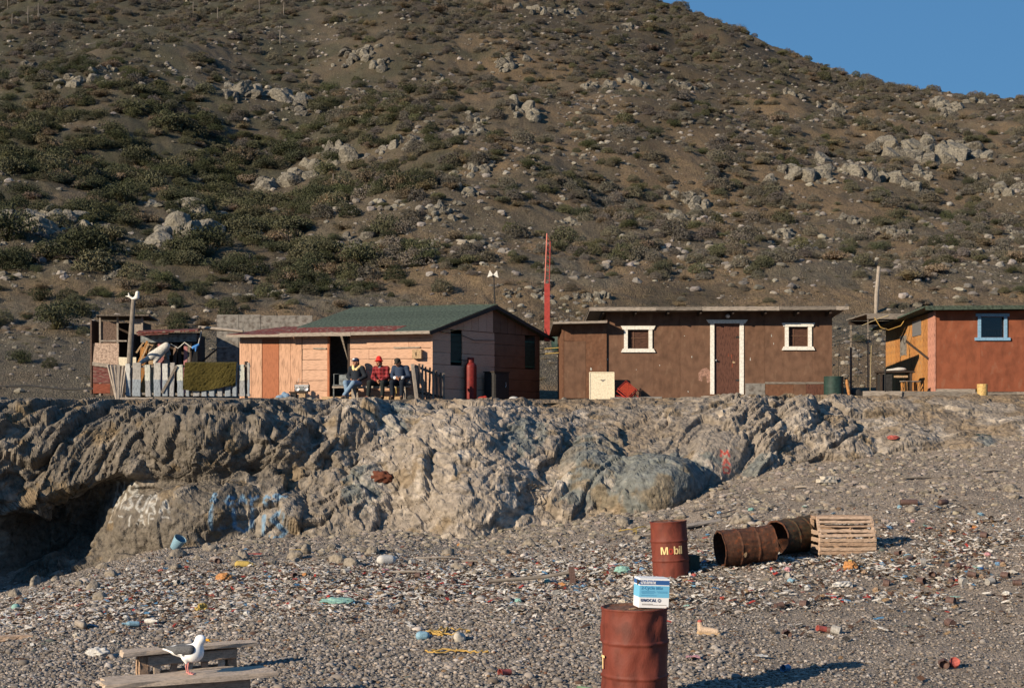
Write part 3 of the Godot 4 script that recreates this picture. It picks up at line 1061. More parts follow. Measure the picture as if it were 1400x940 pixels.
	for i in nx:
		var x := v[i].x
		for j in nt:
			var id := j * nx + i
			var p := v[id]
			var t := float(j) / (nt - 1)
			var h := hs[id]
			var fn := rough[id]
			var fn2 := grit[id]
			out[id] = p + nr[id] * h
			# colour of the stone: grey-brown left, pale buff in the middle, blue-grey swells, buff and earth right
			var c1 := Color(0.175, 0.152, 0.124)
			c1 = c1.lerp(Color(0.35, 0.298, 0.245), table_lin([-6.5, -4.0, -2.5, 0.3, 1.3, 4.0, 5.0, 17.0], [0.0, 0.55, 0.9, 1.0, 0.55, 0.5, 0.75, 0.7], x + fn * 0.8))
			var blue := 0.0
			for s in [[1.85, 1.5, 0.95, 0.85, 0.8], [3.3, 1.2, 1.5, 0.65, 0.15], [-2.9, 2.75, 0.4, 0.4, 0.0], [12.0, 1.95, 0.6, 0.22, 0.0], [5.9, 1.5, 0.45, 0.22, 0.3], [-3.4, 1.0, 0.5, 0.5, 0.2], [0.3, 2.3, 0.5, 0.4, 0.2]]:
				var dx2: float = p.x - s[0]
				var dy2: float = p.y - s[1]
				var r2: float = pow((dx2 * cos(s[4]) + dy2 * sin(s[4])) / s[2], 2) + pow((-dx2 * sin(s[4]) + dy2 * cos(s[4])) / s[3], 2)
				blue = maxf(blue, smoothstep(1.02, 0.90, r2 + fn * 1.1))
			c1 = c1.lerp(Color(0.185, 0.20, 0.19), blue * 0.9)
			# pale crusts, rusty seams
			var pale := smoothstep(0.20, 0.32, n_fbm.get_noise_3d(p.x * 0.7 + 60.0, p.y * 0.7, p.z * 0.7) + fn * 0.35)
			c1 = c1.lerp(Color(0.55, 0.48, 0.40), pale * table_lin([-17.0, -6.0, -3.0, 1.0, 4.0, 17.0], [0.2, 0.25, 0.55, 0.65, 0.5, 0.55], x))
			var seam := smoothstep(0.26, 0.38, n_fbm.get_noise_3d(p.x * 0.8 + 11.0, p.y * 0.8 + 90.0, p.z * 0.8))
			c1 = c1.lerp(Color(0.235, 0.165, 0.085), seam * 0.55)
			# earth lies along the brink and in the right-hand slope
			var earth := smoothstep(0.84, 0.97, t + fn * 0.1) + table_lin([0.2, 1.0, 3.5, 5.0, 8.5, 10.5, 17.0], [0.0, 0.35, 0.5, 0.1, 0.25, 0.75, 0.8], x) * smoothstep(0.05, 0.4, n_low.get_noise_2d(p.x * 0.55 + 7.0, p.y * 1.3) + 0.25 - h * 1.6)
			c1 = c1.lerp(Color(0.245, 0.185, 0.125), clampf(earth, 0.0, 1.0))
			c1 = c1 * (1.0 + fn2 * 0.16 + fn * 0.22)
			# hand-painted writing
			var pp := Vector2(out[id].x, out[id].y)
			if (p.x > -9.7 and p.x < -4.7 and p.y < 1.5) or (p.x > 4.8 and p.x < 5.3):
				var best := 0.0
				var which := 0
				for s in segs:
					var aa: Vector2 = s[0]
					if absf(aa.x - pp.x) > 0.6:
						continue
					var ab: Vector2 = s[1] - aa
					var tt := clampf((pp - aa).dot(ab) / maxf(ab.length_squared(), 1e-6), 0.0, 1.0)
					var dd := (pp - aa - ab * tt).length()
					var cov := smoothstep(s[2] * 1.35, s[2] * 0.8, dd)
					if cov > best:
						best = cov
						which = s[3]
				if best > 0.0:
					best *= lerpf(0.72, 1.0, smoothstep(-0.4, 0.0, fn2 + fn * 0.6))
					c1 = c1.lerp([Color(0.66, 0.66, 0.63), Color(0.16, 0.36, 0.56), Color(0.55, 0.05, 0.035)][which], best * [0.62, 0.7, 0.85][which])
			c1.a = 1.0
			col[id] = c1
	structure("cliff", arr_mesh(out, grid_index(nx, nt), col, true), M.cliff)
	CLIFF = out
	CNX = nx
	CNT = nt

var CLIFF := PackedVector3Array()
var CNX := 0
var CNT := 0

func cliff_near(px: float, py: float) -> Vector3:
	# the point of the rock face that stands at a place in the view
	var best := 1e9
	var r := Vector3.ZERO
	for j in range(0, CNT, 2):
		for i in range(0, CNX, 4):
			var p := CLIFF[j * CNX + i]
			var q := absf(700.0 + p.x / -p.z * F - px) + absf(593.0 - (p.y - EYE) / -p.z * F - py) + -p.z * 0.3
			if q < best:
				best = q
				r = p
	return r

func earth_tone(x: float, d: float, base: Color) -> Color:
	var a := n_fbm.get_noise_2d(x * 0.35, d * 0.35)
	var b := n_fine.get_noise_2d(x * 2.5, d * 2.5)
	var c := base * (1.0 + a * 0.3 + b * 0.16)
	c.a = 1.0
	return c

func build_terrace() -> void:
	# earth behind the brink on which the shacks stand, running on under the hill
	var nx := 240
	var nt := 60
	var v := PackedVector3Array()
	var col := PackedColorArray()
	for j in nt:
		for i in nx:
			var x := lerpf(-40.0, 40.0, float(i) / (nx - 1))
			var s := station(clampf(x, -17.6, 17.6))[6] as Vector2
			var t := float(j) / (nt - 1)
			var d := lerpf(s.x - 0.25, 56.0, pow(t, 1.3))
			var y := terrace_y(x, d)
			y = lerpf(s.y - 0.10, y, smoothstep(-0.25, 2.0, d - s.x)) + (0.02 * n_fine.get_noise_2d(x * 1.5, d * 1.5))
			v.append(Vector3(x, y, -d))
			col.append(earth_tone(x, d, Color(0.215, 0.175, 0.13)))
	structure("terrace_ground", arr_mesh(v, grid_index(nx, nt), col), M.hill)

func build_beach() -> void:
	var nx := 420
	var nt := 330
	var v := PackedVector3Array()
	var col := PackedColorArray()
	for j in nt:
		var t := float(j) / (nt - 1)
		for i in nx:
			var x := lerpf(-1.0, 1.0, float(i) / (nx - 1))
			x = (x * 0.45 + 0.55 * x * x * x) * 38.0
			var d := lerpf(-12.0, 38.0, t)
			var y := beach_y(x, d)
			var lump := n_fine.get_noise_2d(x * 5.0, d * 5.0) * 0.016 + n_fine.get_noise_2d(x * 13.0 + 30.0, d * 13.0) * 0.012
			v.append(Vector3(x, y + lump, -d))
			# grey shingle to the left, brown earth to the right
			var e := table([-6.0, 0.0, 3.0, 6.0], [0.05, 0.15, 0.5, 0.85], x + n_low.get_noise_2d(x * 0.4, d * 0.4) * 2.0)
			col.append(earth_tone(x, d, Color(0.30, 0.262, 0.22).lerp(Color(0.37, 0.295, 0.225), e)))
	structure("beach", arr_mesh(v, grid_index(nx, nt), col), M.beach)

# ---- the hill
const HX := [-130.0, -100.0, -85.0, -81.0, -60.0, -30.0, 0.0, 19.5, 24.07, 31.0, 38.2, 43.9, 54.0, 63.0, 100.0, 140.0]
const HD := [236.0, 236.0, 236.0, 235.0, 240.0, 235.0, 212.0, 190.0, 180.0, 172.0, 165.0, 158.0, 150.0, 145.0, 135.0, 130.0]
const HY := [60.0, 69.0, 73.9, 74.3, 84.0, 87.0, 76.0, 60.3, 55.5, 49.0, 44.3, 40.9, 38.0, 36.3, 32.0, 28.0]

func hill_y(x: float, d: float) -> float:
	var dr := table_lin(HX, HD, x)
	var yr := table_lin(HX, HY, x)
	var s := (d - 47.0) / (dr - 47.0)
	if s <= 0.0:
		return terrace_y(x, d) - 0.25 * (47.0 - d) * 0.2
	var base := 3.46
	var y: float
	if s < 1.0:
		y = base + (yr - base) * (0.80 * s + 0.20 * s * s - 0.10 * exp(-pow((s - 0.06) / 0.05, 2.0)) * s)
	else:
		y = yr - (s - 1.0) * (yr - base) * 0.5 - (s - 1.0) * (s - 1.0) * 20.0
	var k := smoothstep(0.0, 0.25, s) * (1.0 - 0.65 * smoothstep(0.75, 1.0, s))
	y += k * (2.6 * n_low.get_noise_2d(x * 0.022, d * 0.022) + 1.0 * n_low.get_noise_2d(x * 0.07 + 9.0, d * 0.07))
	# a shallow gully climbs from behind the peach shack
	var gx := x - (-16.0 + (d - 70.0) * -0.06)
	y -= k * 2.6 * exp(-gx * gx / 60.0) * smoothstep(60.0, 80.0, d) * smoothstep(175.0, 120.0, d)
	y += smoothstep(0.0, 0.06, s) * (0.22 * n_fine.get_noise_2d(x * 0.35, d * 0.35) + 0.12 * n_fine.get_noise_2d(x * 1.1, d * 1.1) + 0.05 * n_fine.get_noise_2d(x * 3.0, d * 3.0))
	return y

func hill_hit(px: float, py: float) -> Vector3:
	var d := 47.0
	while d < 260.0:
		var p := at(px, py, d)
		var y := hill_y(p.x, d)
		if y >= p.y:
			return Vector3(p.x, y, -d)
		d += 0.25 + d * 0.002
	return Vector3.ZERO

func build_hill() -> void:
	var nx := 460
	var nt := 420
	var v := PackedVector3Array()
	var col := PackedColorArray()
	for j in nt:
		var t := float(j) / (nt - 1)
		var d := 46.0 + 240.0 * pow(t, 1.6)
		for i in nx:
			var q := lerpf(-1.0, 1.0, float(i) / (nx - 1))
			var x := q * (12.0 + d * 0.46)
			v.append(Vector3(x, hill_y(x, d), -d))
			var n1 := n_fbm.get_noise_2d(x * 0.03, d * 0.03)
			var n2 := n_fbm.get_noise_2d(x * 0.11 + 50.0, d * 0.11)
			var n3 := n_fine.get_noise_2d(x * 0.9, d * 0.9)
			var c := Color(0.138, 0.110, 0.073)
			# grey foot, ochre bare flank on the right, darker brown under the crest, green-grey growth on the left
			c = c.lerp(Color(0.140, 0.120, 0.088), smoothstep(78.0, 56.0, d + n2 * 12.0))
			c = c.lerp(Color(0.212, 0.150, 0.089), smoothstep(-0.05, 0.35, n2 + n1 * 0.6 + table_lin([-40.0, -5.0, 20.0], [-0.4, 0.1, 0.18], x)) * 0.85)
			c = c.lerp(Color(0.080, 0.065, 0.043), smoothstep(0.0, 0.3, n1 + 0.6 * (smoothstep(125.0, 150.0, d) - 0.6)) * 0.8)
			c = c.lerp(Color(0.078, 0.074, 0.047), smoothstep(-0.15, 0.25, n2 + table_lin([-45.0, -8.0, 0.0], [0.3, -0.05, -0.6], x)) * smoothstep(60.0, 72.0, d) * 0.88)
			c = c * (0.92 + 0.22 * n3 + 0.12 * n_fine.get_noise_2d(x * 4.0, d * 4.0))
			c.a = 1.0
			col.append(c)
	structure("hillside", arr_mesh(v, grid_index(nx, nt), col), M.hill)

func shrub_mesh(sd: int, leaves: int, low: float, open: float, round_top := false, twigs := 14) -> ArrayMesh:
	# a dome of small leaf tufts and twigs about a metre across
	var r := RandomNumberGenerator.new()
	r.seed = 500 + sd
	var v := PackedVector3Array()
	var idx := PackedInt32Array()
	var col := PackedColorArray()
	var lobes := []
	for i in 7:
		var a := TAU * i / 7.0 + r.randf() * 0.7
		lobes.append([Vector3(cos(a), 0, sin(a)) * r.randf_range(0.12, 0.34) + Vector3(0, r.randf_range(0.05, 0.24) * low * 1.6, 0), r.randf_range(0.17, 0.32)])
	for i in leaves:
		var lb: Array = lobes[r.randi() % lobes.size()]
		var dir := Vector3(r.randfn(), absf(r.randfn()) * 0.9 - 0.15, r.randfn()).normalized()
		var p: Vector3 = lb[0] + dir * lb[1] * pow(r.randf(), open)
		p.y *= low
		if round_top:
			var k := 0.5 * (0.78 + 0.3 * n_fine.get_noise_3d(dir.x * 1.3 + sd, dir.y * 1.3, dir.z * 1.3)) * (0.72 + 0.28 * pow(r.randf(), 0.5))
			p = Vector3(dir.x, absf(dir.y) * 1.05, dir.z) * k
		p.y = maxf(p.y, 0.01)
		var ax := Vector3(r.randfn(), r.randfn() + 0.4, r.randfn()).normalized()
		var sd2 := ax.cross(Vector3(r.randfn(), r.randfn(), r.randfn())).normalized()
		var l := r.randf_range(0.014, 0.034)
		var w := r.randf_range(0.008, 0.018)
		var b := v.size()
		v.append_array(PackedVector3Array([p - ax * l, p + sd2 * w, p + ax * l, p - sd2 * w]))
		var g := r.randf_range(0.65, 1.3)
		var c := Color(g, g * r.randf_range(0.95, 1.05), g * r.randf_range(0.85, 1.1))
		for k in 4:
			col.append(c)
		idx.append_array(PackedInt32Array([b, b + 1, b + 2, b, b + 2, b + 3]))
	for i in twigs:
		var a := r.randf() * TAU
		var tip := Vector3(cos(a) * r.randf_range(0.2, 0.5), r.randf_range(0.15, 0.5) * low * 1.1, sin(a) * r.randf_range(0.2, 0.5))
		var b := v.size()
		var s := Vector3(-sin(a), 0, cos(a)) * 0.008
		v.append_array(PackedVector3Array([-s * 1.5, s * 1.5, tip]))
		for k in 3:
			col.append(Color(0.9, 0.75, 0.6))
		idx.append_array(PackedInt32Array([b, b + 1, b + 2]))
	return arr_mesh(v, idx, col, true)

func leaf_mat(key: String, c: Color) -> StandardMaterial3D:
	var m := pm(key, c, 0.92)
	m.vertex_color_use_as_albedo = true
	m.metallic_specular = 0.15
	m.backlight_enabled = true
	m.backlight = Color(0.25, 0.25, 0.2)
	return m

func multi(called: String, mesh: Mesh, mat: Material, xf: Array, cols := []) -> MultiMeshInstance3D:
	var mm := MultiMesh.new()
	mm.transform_format = MultiMesh.TRANSFORM_3D
	mm.use_colors = cols.size() > 0
	mm.mesh = mesh
	mm.instance_count = xf.size()
	for i in xf.size():
		mm.set_instance_transform(i, xf[i])
		if cols.size():
			mm.set_instance_color(i, cols[i])
	var o := MultiMeshInstance3D.new()
	o.name = called
	o.multimesh = mm
	o.material_override = mat
	o.set_meta("kind", "stuff")
	return o

func zone(p: Vector3) -> String:
	# which part of the hill, told by what stands below it
	if p.z > -76.0:
		return "low on the slope behind the shacks"
	if p.z < -150.0:
		return "high up near the hill crest"
	return "on the scrubby flank above the peach shack" if p.x / -p.z < -0.07 else "on the bare flank above the brown shack"

func build_hill_cover() -> void:
	var r := RandomNumberGenerator.new()
	r.seed = 77
	# four kinds of shrub, several shapes of each
	var kinds := [
		["grey_shrub", "low rounded grey shrub", lin(0.128, 0.118, 0.100), 0.70, 0.28],
		["olive_shrub", "spreading olive-green shrub", lin(0.094, 0.095, 0.060), 0.80, 0.30],
		["green_shrub", "dark green leafy shrub", lin(0.060, 0.067, 0.040), 0.9, 0.32],
		["dry_shrub", "dry brown twiggy shrub", lin(0.165, 0.135, 0.098), 0.75, 0.5]]
	var meshes := []
	for k in 4:
		leaf_mat("leaf_%d" % k, kinds[k][2])
		for q in 3:
			var c: Color = kinds[k][2].srgb_to_linear() * [0.75, 1.0, 1.28][q]
			leaf_mat("leaf_%d_%d" % [k, q], Color(c.r * [1.0, 1.0, 1.06][q], c.g, c.b).linear_to_srgb())
		var l := []
		for q in 3:
			l.append(shrub_mesh(k * 10 + q, 1700, kinds[k][3], kinds[k][4], k == 0 or (k == 1 and q < 2) or (k == 2 and q == 0), 150 if k == 3 else 24))
		meshes.append(l)
	var groups := [[350, 128, 10, 3.2, 0], [318, 133, 4, 1.5, 0], [405, 150, 5, 1.5, 1], [392, 252, 6, 2.4, 0], [252, 288, 5, 2.1, 0], [262, 318, 7, 2.7, 0], [22, 304, 6, 2.6, 0], [62, 310, 6, 2.4, 0], [100, 312, 4, 1.1, 1], [455, 214, 6, 2.2, 0], [545, 197, 4, 1.5, 0], [607, 290, 5, 1.2, 0], [95, 112, 7, 2.0, 0], [150, 96, 5, 1.3, 0], [40, 95, 5, 1.8, 1], [490, 330, 5, 1.1, 1], [492, 82, 6, 2.0, 0], [520, 88, 4, 1.5, 0],
		[1290, 212, 14, 3.4, 0], [1250, 218, 6, 2.0, 1], [1322, 205, 6, 2.0, 0], [1258, 240, 5, 1.4, 0], [1195, 240, 9, 2.5, 0], [1100, 242, 7, 2.1, 0], [1128, 250, 3, 1.1, 0], [1380, 262, 6, 1.5, 0], [1345, 248, 4, 1.2, 1], [1300, 155, 6, 1.9, 0], [1285, 146, 5, 1.9, 0], [1335, 140, 4, 1.6, 0], [945, 275, 7, 1.3, 0], [640, 185, 5, 1.6, 0], [720, 162, 6, 1.6, 0], [660, 165, 4, 1.3, 0], [870, 115, 4, 1.7, 0], [810, 120, 5, 1.7, 0], [830, 118, 4, 1.4, 0], [928, 118, 5, 1.7, 0], [1145, 155, 6, 1.6, 0], [1080, 128, 5, 1.5, 0], [960, 118, 3, 1.4, 0], [1170, 305, 5, 1.1, 0], [1215, 322, 6, 1.2, 0], [1240, 318, 3, 0.9, 0], [780, 308, 5, 1.0, 0], [640, 265, 4, 1.2, 0], [655, 232, 6, 1.2, 0], [600, 112, 4, 1.5, 0], [470, 83, 4, 1.8, 0], [690, 90, 5, 1.9, 0], [740, 15, 8, 2.2, 0], [775, 18, 6, 2.0, 0], [850, 40, 5, 2.0, 0], [148, 382, 3, 0.9, 1], [820, 414, 4, 0.7, 0], [1075, 320, 5, 1.0, 0], [1010, 318, 4, 0.9, 0], [930, 300, 4, 1.0, 0], [1390, 320, 4, 1.1, 0], [750, 410, 5, 0.8, 0], [700, 405, 4, 0.6, 1], [790, 405, 4, 0.7, 1]]
	var crags := []
	for q in groups:
		var p := hill_hit(q[0], q[1])
		if p != Vector3.ZERO:
			crags.append([p.x, -p.z, q[3]])
	var all := []
	var tries := 0
	while all.size() < 11000 and tries < 70000:
		tries += 1
		var d := 50.0 + 190.0 * pow(r.randf(), 0.75)
		var x := r.randf_range(-0.39, 0.39) * d
		var dr := table_lin(HX, HD, x)
		if d > dr + 3.0:
			continue
		var n := n_fbm.get_noise_2d(x * 0.055 + 5.0, d * 0.055)
		var n2 := n_low.get_noise_2d(x * 0.22 + 70.0, d * 0.22)
		var left := table_lin([-0.36, -0.12, -0.05, 0.36], [0.85, 0.78, 0.58, 0.62], x / d)
		var band := table_lin([50.0, 60.0, 70.0, 120.0, 135.0, 240.0], [0.10, 0.2, 0.9, 1.0, 0.9, 1.1], d)
		if x / d < -0.08 and d > 118.0:
			left *= 0.6
		if r.randf() > left * band * clampf(0.75 + n * 1.2 + n2 * 1.6, 0.05, 1.7):
			continue
		var on_rock := false
		for c in crags:
			if absf(x - c[0]) < c[2] * 1.1 and d > c[1] - c[2] * 1.6 - 1.0 and d < c[1] + c[2] * 0.6:
				on_rock = true
				break
		if on_rock and r.randf() < 0.85:
			continue
		var lush: float = table_lin([-0.36, -0.12, -0.03], [0.8, 0.7, 0.12], x / d) * smoothstep(150.0, 95.0, d)
		var kind := 0
		var q := r.randf()
		if q < lush * 0.5:
			kind = 2
		elif q < lush + 0.1:
			kind = 1
		elif q > 0.86:
			kind = 3
		var size := r.randf_range(0.4, 1.25) * (1.0 + lush * 0.85) * (1.5 if r.randf() < 0.12 else 1.0)
		if d < 66.0:
			size *= 0.65
		elif d > 150.0:
			size *= 1.25
		all.append([size / d, Vector3(x, hill_y(x, d) - size * 0.06, -d), size, kind, r.randi() % 3, r.randf() * TAU, r.randf_range(0.8, 1.25)])
	all.sort_custom(func(a, b): return a[0] > b[0])
	var src := {}
	for i in mini(300, all.size()):
		var s: Array = all[i]
		var where := zone(s[1])
		var o := single(kinds[s[3]][0], kinds[s[3]][1] + " " + where, "shrub", meshes[s[3]][s[4]], M["leaf_%d_%d" % [s[3], i % 3]], s[1], Vector3(0, s[5], 0), "%ss %s" % [kinds[s[3]][0].replace("_", " "), where])
		o.scale = Vector3(s[2], s[2] * s[6], s[2])
	var rest := Node3D.new()
	rest.name = "hillside_scrub"
	add_child(rest)
	rest.set_meta("kind", "stuff")
	tag(rest, "scattered small scrub covering the upper hillside", "scrub")
	for k in 4:
		for q in 3:
			var xf := []
			var cl := []
			for i in range(300, all.size()):
				var s: Array = all[i]
				if s[3] == k and s[4] == q:
					xf.append(Transform3D(Basis(Vector3.UP, s[5]).scaled(Vector3(s[2], s[2] * s[6], s[2])), s[1]))
					var g := r.randf_range(0.75, 1.25)
					cl.append(Color(g, g * r.randf_range(0.94, 1.04), g * r.randf_range(0.85, 1.1)))
			if xf.size():
				rest.add_child(multi("scrub", meshes[k][q], M["leaf_%d" % k], xf, cl), true)
	# small tufts and dry weeds, thick on the lower slope
	var xf2 := [[], []]
	var cl2 := [[], []]
	for i in 9000:
		var d := 49.0 + 130.0 * pow(r.randf(), 1.2)
		var x := r.randf_range(-0.39, 0.39) * d
		if n_fbm.get_noise_2d(x * 0.12, d * 0.12) + r.randf_range(-0.4, 0.4) < 0.0:
			continue
		var s := r.randf_range(0.2, 0.55)
		var w := 0 if r.randf() < 0.5 else 1
		xf2[w].append(Transform3D(Basis(Vector3.UP, r.randf() * TAU).scaled(Vector3(s, s * 0.7, s)), Vector3(x, hill_y(x, d) - 0.01, -d)))
		var g := r.randf_range(0.7, 1.3)
		cl2[w].append(Color(g, g, g * 0.95))
	for w in 2:
		rest.add_child(multi("tuft", shrub_mesh(90 + w, 320, 0.6, 0.6), M["leaf_%d" % [3, 1][w]], xf2[w], cl2[w]), true)
	# outcrops: groups of stones, each stone its own piece
	var stones := []
	for i in 8:
		stones.append(rock_mesh(i, 3, 11 + i, 0.035, Vector3.ONE, true))
	for q in groups:
		var p := hill_hit(q[0], q[1])
		if p == Vector3.ZERO:
			continue
		var big: bool = q[2] >= 8
		var at_zone := zone(p)
		var kind := "large pale lichen-crusted outcrop" if big else ("small dark grey rock cluster" if q[4] == 1 else ("broad pale rock cluster" if q[3] > 1.65 else "small pale rock cluster"))
		var o := thing("rock_outcrop", kind + " " + at_zone, "rocks", p, 0.0, kind + "s " + at_zone)
		for k in int(q[2] * 3.0):
			var s: float = q[3] * 0.78 * r.randf_range(0.10, 0.40) * (1.25 if k == 0 else 1.0)
			var ox: float = r.randfn() * q[3] * (0.8 if q[2] < 8 else 1.3) * 0.5
			var oz: float = r.randfn() * q[3] * 0.35
			var yy := hill_y(p.x + ox, -p.z - oz) - p.y
			var st := part(o, "stone", stones[r.randi() % 8], M.outcrop_dark if q[4] == 1 or r.randf() < 0.35 else M.outcrop, Vector3(ox, yy + s * r.randf_range(-0.25, 0.25), oz), Vector3(r.randf() * 0.6, r.randf() * TAU, r.randf() * 0.5))
			st.scale = Vector3(s * r.randf_range(0.9, 1.4), s * r.randf_range(0.8, 1.4), s)
	# loose stones all over the slope
	var sx := [[], [], []]
	var sc := [[], [], []]
	for i in 60000:
		var d := 48.0 + 175.0 * pow(r.randf(), 1.15)
		var x := r.randf_range(-0.39, 0.39) * d
		var n := n_fbm.get_noise_2d(x * 0.07 + 33.0, d * 0.07)
		if n + r.randf_range(-0.45, 0.35) < table_lin([-0.36, -0.1, 0.0], [0.12, 0.08, -0.02], x / d):
			continue
		var s := 0.035 + 0.22 * pow(r.randf(), 5.0)
		if d < 62.0:
			s *= 0.6
		var w := r.randi() % 3
		sx[w].append(Transform3D(Basis.from_euler(Vector3(r.randf() * 3, r.randf() * 6, r.randf() * 3)).scaled(Vector3(s * 1.3, s * 0.8, s)), Vector3(x, hill_y(x, d) + s * 0.15, -d)))
		var g := 0.15 + 0.26 * pow(r.randf(), 1.8)
		sc[w].append(Color(g, g * r.randf_range(0.88, 0.94), g * r.randf_range(0.72, 0.86)))
	var scree := Node3D.new()
	scree.name = "hillside_stones"
	add_child(scree)
	scree.set_meta("kind", "stuff")
	tag(scree, "loose small stones strewn over the hillside", "stones")
	for w in 3:
		scree.add_child(multi("stones", rock_mesh(40 + w, 1, 9, 0.16, Vector3.ONE, true), M.stone, sx[w], sc[w]), true)
	# dry flower stalks near the crest on the left
	for q in [[16, 40, 2.6], [38, 36, 3.6], [52, 30, 3.4], [354, 24, 3.2], [383, 62, 3.0], [388, 24, 2.6], [264, 18, 2.2], [297, 30, 2.6], [10, 12, 2.4], [128, 10, 2.6], [455, 260, 1.6]]:
		var p := hill_hit(q[0], q[1])
		if p == Vector3.ZERO:
			continue
		var h: float = q[2] * 0.62
		var o := thing("flower_stalk", "tall dry pale flower stalk standing high on the hillside", "plant", p, r.randf() * TAU, "dry flower stalks")
		part(o, "stalk", tube([Vector3(0, -0.1, 0), Vector3(0.03, h * 0.5, 0), Vector3(0.0, h, 0.02)], [0.06, 0.05, 0.035], 5), M.grey_wood_v)
		part(o, "leaf_rosette", shrub_mesh(120, 120, 0.9, 0.4), M.leaf_2).scale = Vector3(1.2, 0.9, 1.2)

# ------------------------------------------------------------------ shacks
func wall_piece(par: Node3D, called: String, o: Vector3, u: Vector3, n: Vector3, u0: float, u1: float, y0: float, y1: float, thick: float, mat: Material, proud := 0.0, board := false) -> MeshInstance3D:
	var c := o + u * (u0 + u1) * 0.5 + n * (proud - thick * 0.5)
	c.y = (y0 + y1) * 0.5
	var s := Vector3(u1 - u0, y1 - y0, thick)
	var m: Mesh = plank_mesh(s, rng.randi_range(0, 9999), 0.004) if board else box_mesh(s)
	return part(par, called, m, mat, c - par.position, Vector3(0, atan2(-u.z, u.x), 0))

func bar(par: Node3D, called: String, a: Vector3, b: Vector3, w: float, h: float, mat: Material) -> MeshInstance3D:
	# a square bar from a to b (in the parent's space)
	var d := b - a
	var o := part(par, called, plank_mesh(Vector3(d.length(), h, w), rng.randi_range(0, 9999), 0.004), mat, (a + b) * 0.5)
	o.rotation = Vector3(0, atan2(-d.z, d.x), 0)
	o.rotate_object_local(Vector3(0, 0, 1), atan2(d.y, Vector2(d.x, d.z).length()))
	return o

